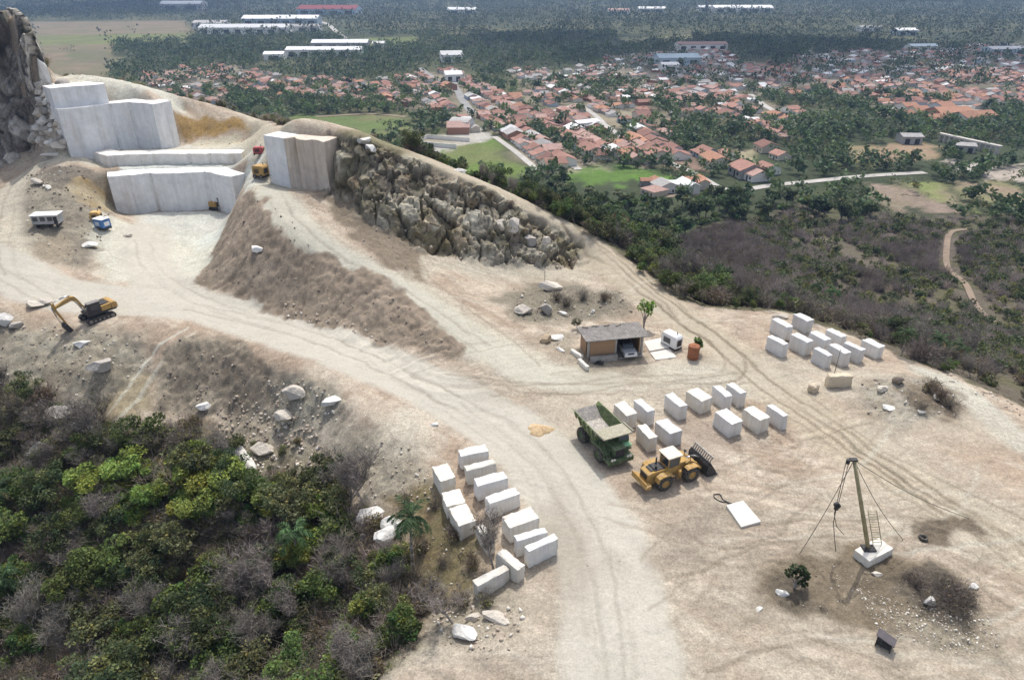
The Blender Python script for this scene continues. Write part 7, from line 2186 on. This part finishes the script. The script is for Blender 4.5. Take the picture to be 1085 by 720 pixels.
# old cabin on the mound
p = spot(53, 240); rt = empty('site_cabin', p, .12, 'old grey site cabin with a white roof on the dirt mound left of the pit', 'cabin')
GREYP = mat('paint_grey', (.36,.36,.355), .7, var=.2, scale=1.5, dirt=DUST, dirt_amt=.4)
MB().box((0, 0, 1.45), (4.3, 2.1, 1.5)).build('body', GREYP, rt, .03)
MB().box((0, 0, 2.27), (4.6, 2.5, .14)).build('roof', WHITEP, rt, .02)
for x in (-1.5, -.3, .9): MB().box((x, -1.065, 1.6), (.8, .05, .7)).build('window', GLASS, rt)
MB().box((1.75, -1.065, 1.35), (.6, .05, 1.2)).build('door', BLK, rt)
MB().box((0, 0, .62), (4.2, 1.6, .16)).box((-1.6, 0, .3), (.25, 1.6, .6)).box((1.6, 0, .3), (.25, 1.6, .6)).box((.2, 0, .3), (.25, 1.6, .6)).build('chassis', BLK, rt)

# ---- the shed
a, b, c = at(622, 382.5, .05), at(680, 377, .05), at(607, 372, .05)
fx = (b - a)[:2]; SL = np.linalg.norm(fx); fx /= SL; SW = max(3.6, float(abs(np.dot((c - a)[:2], np.array([-fx[1], fx[0]])))))
zs = gfine((a[0] + b[0]) / 2, (a[1] + b[1]) / 2)
sh = empty('shed', (a[0], a[1], zs), math.atan2(fx[1], fx[0]), 'open fronted flat roofed shed with ochre brick walls in the middle of the quarry', 'shed')
BRK, _n, _bb = new_mat('ochre_brick')
_tc = _n.nodes.new('ShaderNodeTexCoord'); _br = _n.nodes.new('ShaderNodeTexBrick'); _mp = _n.nodes.new('ShaderNodeMapping'); _mp.inputs['Rotation'].default_value = (math.pi / 2, 0, 0)
_n.links.new(_tc.outputs['Object'], _mp.inputs[0]); _n.links.new(_mp.outputs[0], _br.inputs['Vector'])
_br.inputs['Color1'].default_value = (.36,.20,.10,1); _br.inputs['Color2'].default_value = (.27,.145,.075,1); _br.inputs['Mortar'].default_value = (.36,.31,.25,1); _br.inputs['Scale'].default_value = 2.2
_no = _n.nodes.new('ShaderNodeTexNoise'); _no.inputs['Scale'].default_value = 1.3; _n.links.new(_tc.outputs['Object'], _no.inputs['Vector'])
_mx = _n.nodes.new('ShaderNodeMix'); _mx.data_type = 'RGBA'; _n.links.new(_no.outputs['Fac'], _mx.inputs[0]); _n.links.new(_br.outputs[0], _mx.inputs[6]); _mx.inputs[7].default_value = (.34,.22,.12,1)
_n.links.new(_mx.outputs[2], _bb.inputs['Base Color']); _bb.inputs['Roughness'].default_value = .9
CON = mat('weathered_concrete', (.33,.31,.28), .9, var=.3, scale=1.5, bump=.3); CONP = mat('pale_slab', (.58,.56,.51), .85, var=.12, scale=1, dirt=(.5,.44,.36), dirt_amt=.3)
split = SL * .50; H_ = 2.75
MB().box((split / 2 + .12, .12, H_ / 2 - .1), (split - .36, .16, H_ + .2)).build('front_wall', BRK, sh)
MB().box((.12, SW * .62, H_ / 2 - .1), (.16, SW * .7, H_ + .2)).build('side_wall', BRK, sh)
MB().box((SL / 2, SW - .1, H_ / 2 - .1), (SL - .1, .16, H_ + .2)).build('back_wall', BRK, sh)
MB().box((SL - .12, SW * .6, H_ / 2 - .1), (.16, SW * .75, H_ + .2)).build('side_wall', BRK, sh)
MB().box((split + .02, SW * .55, H_ / 2 - .1), (.14, SW * .8, H_ + .2)).build('inner_wall', BRK, sh)
for x in (.12, split + .05, SL - .12): MB().box((x, .1, H_ / 2 - .1), (.26, .26, H_ + .22)).build('post', CON, sh)
SR = mat('fibre_cement_sheet', (.175,.165,.155), .9, var=.35, scale=1.2, dirt=(.30,.27,.23), dirt_amt=.4)
WOODO = mat('old_wood', (.30,.25,.20), .9)
rf = MB(); nxs = 60
V_, F_ = [], []
for i in range(nxs + 1):
    x = -.45 + (SL + 1.1) * i / nxs; zz = .035 * math.sin(i * 2.1)
    V_ += [(x, -.55, H_ + .32 + zz), (x, SW + .5, H_ + .12 + zz), (x, -.55, H_ + .22 + zz), (x, SW + .5, H_ + .02 + zz)]
for i in range(nxs):
    o = 4 * i; F_ += [(o, o + 4, o + 5, o + 1), (o + 2, o + 3, o + 7, o + 6), (o, o + 2, o + 6, o + 4), (o + 1, o + 5, o + 7, o + 3)]
F_ += [(0, 1, 3, 2), (4 * nxs, 4 * nxs + 2, 4 * nxs + 3, 4 * nxs + 1)]
rf.add(V_, F_); roof = rf.build('roof', SR, sh)
for k, (x, y) in enumerate([(.6, SW), (2.0, SW + .1), (3.6, SW), (5.2, SW - .2)]): MB().box((x, y, H_ + .25), (.9, .12, .12), rot=Matrix.Rotation(.3 * (k - 1.5), 3, 'Z')).build('roof_batten', WOODO, roof)
MB().box((split * .55, -.55, .3), (split * .95, .5, .85)).build('kerb_wall', CON, sh)
MB().box((SL * .75, SW * .35, .06), (SL * .48, SW * .95, .1)).build('floor_slab', CON, sh)
def off_shed(x, y): 
    q = np.array([a[0], a[1]]) + fx * x + np.array([-fx[1], fx[0]]) * y; return q[0], q[1], gfine(q[0], q[1])
# pickup truck parked inside the open bay
def pickup(x, y, z, yaw):
    rt = empty('pickup_truck', (x, y, z), yaw, 'white fronted pickup truck parked inside the open bay of the shed', 'pickup truck')
    MB().prism([(-2.2, .45), (2.1, .45), (2.2, .75), (2.1, 1.02), (1.15, 1.1), (-2.2, 1.05)], -.85, .85).build('body', mat('paint_silver', (.42,.43,.44), .35, .2, var=.1, dirt=DUST, dirt_amt=.35), rt, .05)
    cb = MB().prism([(-.75, 1.06), (1.1, 1.06), (.55, 1.65), (-.6, 1.68)], -.75, .75).build('cab', BLK, rt, .05)
    MB().prism([(1.1, 1.12), (.6, 1.62), (.63, 1.63), (1.13, 1.13)], -.68, .68).build('windscreen', GLASS, cb)
    MB().box((-1.5, 0, 1.08), (1.3, 1.45, .1)).build('load_bed', BLK, rt)
    MB().box((2.22, 0, .62), (.12, 1.72, .28)).build('bumper', WHITEP, rt, .03); MB().box((2.2, 0, .88), (.06, .8, .16)).build('grille', BLK, rt)
    for s in (-1, 1): MB().box((2.19, s * .62, .9), (.06, .34, .17)).build('headlight', LAMPM, rt)
    for xx in (-1.35, 1.35):
        for s in (-1, 1): wheel(rt, xx, s * .78, .36, .36, .22, STEEL, s, .55, 0)
x, y, z = off_shed(SL * .74, SW * .30)
pickup(x, y, z + .1, math.atan2(fx[1], fx[0]) - math.pi / 2)
# kerb stones left of the shed
for k, (u, v, L_, yw, lb) in enumerate([(611,377,2.2,-.95,'upper pale kerb stone at the left corner of the shed'), (618,388,2.3,-1.15,'lower pale kerb stone at the front corner of the shed')]):
    o = bm_obj('kerb_stone', rough_box(L_, .5, .6, 900 + k, .04), BM[1]); q = spot(u, v); o.location = (q[0], q[1], q[2] + .25); o.rotation_euler = (0, 0, yw); tag(o, lb, 'kerb stone', 'kerb stones at the shed')
# concrete apron beside it
def slab(px4, th, m, name, label, cat, lift=0):
    w = [hit(u, v) for u, v in px4]; zc = np.mean([gfine(p[0], p[1]) for p in w]); c0 = np.mean([p[:2] for p in w], 0)
    mb = MB(); mb.prism([(p[0] - c0[0], p[1] - c0[1]) for p in w], -th, th + lift, 'z'); o = mb.build(name, m, None, .02); o.location = (c0[0], c0[1], zc); return tag(o, label, cat)
slab([(682,361.5),(701,357.5),(709,368.5),(688,372.5)], .12, CONP, 'concrete_slab', 'upper pale concrete slab on the ground right of the shed', 'concrete slab')
slab([(688.6,373.2),(709.4,369.2),(717,378.5),(694.5,381.5)], .10, CONP, 'concrete_slab', 'lower pale concrete slab on the ground right of the shed', 'concrete slab')
slab([(769,537),(787,532),(806,554),(785,560)], .16, CONP, 'stone_slab', 'pale flat stone slab lying alone in front of the loader', 'stone slab', .12)
# rusty tank
p = spot(734, 379); rt = empty('rusty_tank', p, .2, 'rusty upright steel tank with a plant behind it right of the shed', 'tank')
MB().lathe((0, 0, 0), [(.72, 0), (.75, .05), (.74, .6), (.77, .65), (.74, .7), (.74, 1.35), (.77, 1.4), (.75, 1.85), (.70, 1.9), (.1, 1.95)], (0, 0, 1), 24).build('shell', RUST, rt)
MB().cyl((0, 0, 1.9), (0, 0, 2.0), .22, n=12).build('lid', RUST, rt)

# ---- mast with guys
zb = gfine(*at(925, 586, .2)[:2])
w3 = [at(u, v, zb + .8) for u, v in ((904,583),(930,569.5),(949,579.5))]
cc = (w3[0] + w3[2]) / 2
L_, W2_ = np.linalg.norm(w3[1] - w3[0]), np.linalg.norm(w3[2] - w3[1])
o = bm_obj('mast_footing', rough_box(L_, W2_, 1.2, 950, .05), BM[1]); o.location = (cc[0], cc[1], zb + .22); o.rotation_euler = (0, 0, math.atan2((w3[1] - w3[0])[1], (w3[1] - w3[0])[0])); tag(o, 'pale stone footing block under the guyed mast', 'footing')
foot = at(920, 581, zb + .82)
d = ray(905, 487); t = (foot[1] + .5) / d[1]; top = np.array([d[0] * t, d[1] * t, CAM_H + d[2] * t])
WOODM = mat('mast_timber', (.33,.29,.17), .85, var=.3, scale=1.5); WIRE = mat('steel_wire', (.10,.09,.08), .6, .4)
mt = empty('guyed_mast', foot, 0, 'tall leaning timber mast with guy wires standing on the stone footing', 'mast')
tp_ = Vector(top - foot)
MB().cyl((0, 0, 0), tp_, .19, .15, 10).build('pole', WOODM, mt)
MB().box((0, 0, .08), (1.1, .8, .16)).build('base_plate', BLK, mt, .02)
MB().box(tp_ + Vector((-.05, 0, .04)), (.6, .36, .12)).cyl(tp_ + Vector((-.45, 0, -.35)), tp_ + Vector((-.45, 0, .05)), .16, n=10).build('head_pulley', BLK, mt)
for u, v in ((847, 587), (957, 571), (1027, 549)):
    e = Vector(spot(u, v) - foot); n = 10; P0 = tp_
    g = MB(); pp = [P0.lerp(e, k / n) - Vector((0, 0, .5 * math.sin(math.pi * k / n))) for k in range(n + 1)]
    g.tube(pp, .028, 5); g.build('guy_wire', WIRE, mt)
hk = tp_ + Vector((-.55, -.4, -4.6))
g = MB()
for s in (-.12, .12): g.tube([tp_ + Vector((-.5 + s, 0, 0)), hk + Vector((s * .6, 0, .5))], .03, 5)
g.tube([hk, hk + Vector((.0, -.2, -1.6)), hk + Vector((.35, -.3, -3.0)), hk + Vector((.75, -.5, -4.6))], .035, 5)
g.tube([hk + Vector((0, 0, -.9)), hk + Vector((.55, .1, -2.3)), hk + Vector((1.5, .3, -3.4))], .03, 5); g.build('hoist_cable', WIRE, mt)
MB().box(hk, (.3, .22, .6)).cyl(hk + Vector((0, -.15, .15)), hk + Vector((0, .15, .15)), .26, n=12).cyl(hk + Vector((0, 0, -.3)), hk + Vector((0, 0, -.8)), .06, n=6).build('hook_block', BLK, mt)
ldr = MB(); q0 = Vector((.75, .55, -.2)); q1 = q0 + tp_ * .42
for s in (0, .75): ldr.cyl(q0 + Vector((s, 0, 0)), q1 + Vector((s, 0, 0)), .035, n=6)
for k in range(14): r0_ = q0.lerp(q1, (k + .5) / 14); ldr.cyl(r0_, r0_ + Vector((.75, 0, 0)), .03, n=6)
ldr.build('ladder', WOODM, mt)
# hose by the slab
hs = MB(); pp = [spot(u, v) + np.array([0, 0, .06]) for u, v in ((786,536),(778,534),(770,532),(763,531),(757,527),(757,523.5),(763,524),(766,529),(774,533))]
hs.tube(spline(pp, 5), .05, 6); ho = hs.build('hose', BLK); tag(ho, 'black looped hose lying behind the lone stone slab', 'hose')
# tyre
p = spot(978, 570); ty = MB(); ty.lathe((0, 0, .14), [(.24, -.1), (.38, -.11), (.42, 0), (.38, .11), (.24, .1), (.22, 0), (.24, -.1)], (0.1, 0, 1), 24); o = ty.build('old_tyre', TYRE); o.location = p; tag(o, 'black discarded tyre beside the brown spoil right of the mast', 'tyre')
# dark trolley
p = spot(936, 684); tr = empty('trolley', p, -.7, 'dark metal trolley with a tilted top at the bottom right', 'trolley')
MB().box((0, 0, .95), (1.35, .85, .08), rot=Matrix.Rotation(.25, 3, 'Y')).build('top', mat('dark_board', (.09,.08,.085), .5), tr)
for x in (-.5, .5):
    for y in (-.35, .35): MB().cyl((x, y, 0), (x, y, .9 - x * .25), .05, n=6).build('leg', BLK, tr)
MB().box((0, 0, .35), (1.0, .6, .4)).build('drawer', BLK, tr)
# thin poles
for u, v, h, lb in ((577, 303, 4.6, 'thin upright rod standing behind the broken slab of the rubble heap'), (884, 396, 3.6, 'thin upright rod in front of the white edge group beside the beige block')):
    p = spot(u, v); o = MB().cyl((0, 0, -.2), (0, 0, h), .045, .03, 6).build('rod', WIRE); o.location = p; tag(o, lb, 'rod')
# scrap by the kerb wall of the shed
p = spot(634, 385); sc = MB(); rr_ = random.Random(4)
for k in range(9): sc.cyl((rr_.uniform(-.8, .8), rr_.uniform(-.3, .3), .08), (rr_.uniform(-.9, .9), rr_.uniform(-.3, .3), rr_.uniform(.1, .4)), .05, n=6)
sc.lathe((.3, 0, .12), [(.22, -.08), (.38, -.1), (.42, 0), (.38, .1), (.22, .08)], (0, .3, 1), 18); o = sc.build('scrap_heap', BLK); o.location = p; tag(o, 'small heap of black scrap metal in front of the kerb wall of the shed', 'scrap')

# ---- round leaved bush by the mast, tree by the shed, plant behind the tank
def big_leaf_proto(name, seed, h, clumps, col, n, size, r):
    rng = np.random.default_rng(seed); mb = MB(); parts = []
    C = []
    for (x, y, z) in clumps:
        mb.tube([(0, 0, -.2), (x * .2, y * .2, z * .45), (x, y, z)], [.1, .07, .04], 6)
        dd = rng.normal(size=(n, 3)); dd /= np.linalg.norm(dd, axis=1)[:, None]; C.append(np.array([x, y, z]) + dd * r * rng.uniform(.3, 1, (n, 1)) ** .5)
    parts.append(leaf_cards(np.concatenate(C), size, col, rng, cvar=.45, aspect=1.15))
    return proto(name, mb, BARKG, join(parts), LEAF)
PRO['sea_almond'] = [big_leaf_proto('sea_almond', 5, 3, [(-1.0, .1, 2.5), (-.35, .2, 3.0), (.25, -.1, 2.9), (.7, 0, 2.4), (1.0, .2, 1.7), (.6, -.3, 1.1), (-.2, 0, 2.3)], (.035,.055,.022), 46, .34, .5)]
PRO['young_tree'] = [big_leaf_proto('young_tree', 6, 4, [(-.9, 0, 3.4), (-.3, .2, 4.0), (.4, 0, 3.6), (.9, .1, 3.1), (.6, -.3, 2.7), (.1, -.2, 3.2), (1.1, 0, 3.6)], (.085,.17,.03), 60, .3, .6)]
PRO['banana_plant'] = [big_leaf_proto('banana_plant', 7, 2, [(0, 0, 1.9), (.4, .1, 1.6), (-.3, .1, 1.5), (.2, -.2, 2.2)], (.07,.12,.03), 30, .5, .55)]
place('sea_almond', 842, 622, .82, 'dark round leaved young tree on the brown spoil left of the mast').rotation_euler = (0, 0, .1)
place('young_tree', 682, 347, .95, 'bright green young tree behind the right end of the shed').rotation_euler = (0, 0, .2)
place('banana_plant', 739, 374, .9, 'green leafy plant growing behind the rusty tank')
# ------------------------------------------------------------------ air and clouds
hb = MB(); zb, zt = PLAIN_Z - 8, 130.0
hb.box((0, 5900, (zb + zt) / 2), (52000, 19800, zt - zb))
hm = bpy.data.materials.new('air'); hm.use_nodes = True; hn = hm.node_tree; hn.nodes.remove(hn.nodes['Principled BSDF'])
pv = hn.nodes.new('ShaderNodeVolumePrincipled'); pv.inputs['Color'].default_value = (.42,.62,1.0,1); pv.inputs['Density'].default_value = .00013; pv.inputs['Anisotropy'].default_value = .25
hn.links.new(pv.outputs[0], hn.nodes['Material Output'].inputs['Volume'])
hz = hb.build('haze', hm); tag(hz, kind='stuff')
scene.cycles.volume_bounces = 0
# drifting fair-weather clouds above the far side of town; their shade lies over the roofs and trees there
CLD, _nt2, _b2 = new_mat('cloud'); _b2.inputs['Base Color'].default_value = (.9,.9,.9,1); _b2.inputs['Roughness'].default_value = 1
_t2 = _nt2.nodes.new('ShaderNodeBsdfTransparent'); _m2 = _nt2.nodes.new('ShaderNodeMixShader'); _m2.inputs[0].default_value = .62
_nt2.links.new(_t2.outputs[0], _m2.inputs[1]); _nt2.links.new(_b2.outputs[0], _m2.inputs[2]); _nt2.links.new(_m2.outputs[0], _nt2.nodes['Material Output'].inputs[0])
def cloud(u, v, H, size, label, seed):
    """stands so that its shadow falls near photo pixel (u, v)"""
    g = hit(u, v); k = H / math.tan(rad(SUN_EL))
    x, y = g[0] + math.sin(rad(SUN_AZ)) * k, g[1] + math.cos(rad(SUN_AZ)) * k
    bm = bmesh.new(); rg = random.Random(seed)
    for i in range(14):
        a = rg.uniform(0, 6.28); d = rg.uniform(0, .8) ** .7
        r_ = rg.uniform(.22, .42)
        mx = Matrix.Translation((math.cos(a) * d, math.sin(a) * d * .8, rg.uniform(0, .12))) @ Matrix.Diagonal((r_, r_, r_ * .55, 1))
        bmesh.ops.create_icosphere(bm, subdivisions=4, radius=1, matrix=mx)
    co = np.array([p.co[:] for p in bm.verts]); co = co + (np.stack([fbm3(co * 4 + 9 * j, seed + j, 4) for j in range(3)], 1) - .5) * .22
    for p, c in zip(bm.verts, co): p.co = Vector(c) * size
    o = bm_obj('cloud', bm, CLD, True); o.location = (x, y, g[2] + H); tag(o, label, 'cloud', 'clouds drifting over the town')
cloud(760, 62, 620, 210, 'white cumulus cloud over the shaded middle of the town', 1)
cloud(960, 50, 700, 280, 'larger white cumulus cloud over the far right of the town', 2)
cloud(600, 40, 660, 170, 'small white cumulus cloud over the woods behind the town', 3)
cloud(110, 8, 900, 420, 'broad white cumulus cloud over the woods at the far left', 5)
# ------------------------------------------------------------------ tell look-alikes with the same words apart by their order in the view
_byl = {}
for o in bpy.data.objects:
    if o.parent is None and 'label' in o and 'category' in o and len(o.users_collection): _byl.setdefault(o['label'], []).append(o)
_ORD = ['leftmost', 'second from left', 'third from left', 'fourth from left', 'fifth from left', 'sixth from left']
_NUM = {2: 'two', 3: 'three', 4: 'four', 5: 'five', 6: 'six'}
for _lb, _os in _byl.items():
    n = len(_os)
    if not 2 <= n <= 6 or len(_lb.split()) > 11 + (n == 2) * 2: continue
    _os.sort(key=lambda o: project((o.location.x, o.location.y, o.location.z))[0])
    for k, o in enumerate(_os):
        word = 'the left one of two' if (n == 2 and k == 0) else 'the right one of two' if n == 2 else ('rightmost' if k == n - 1 else _ORD[k]) + ' of ' + _NUM[n]
        if len(_lb.split()) + len(word.split()) <= 16: o['label'] = _lb + ', ' + word.replace('the left one of two', 'left one').replace('the right one of two', 'right one')
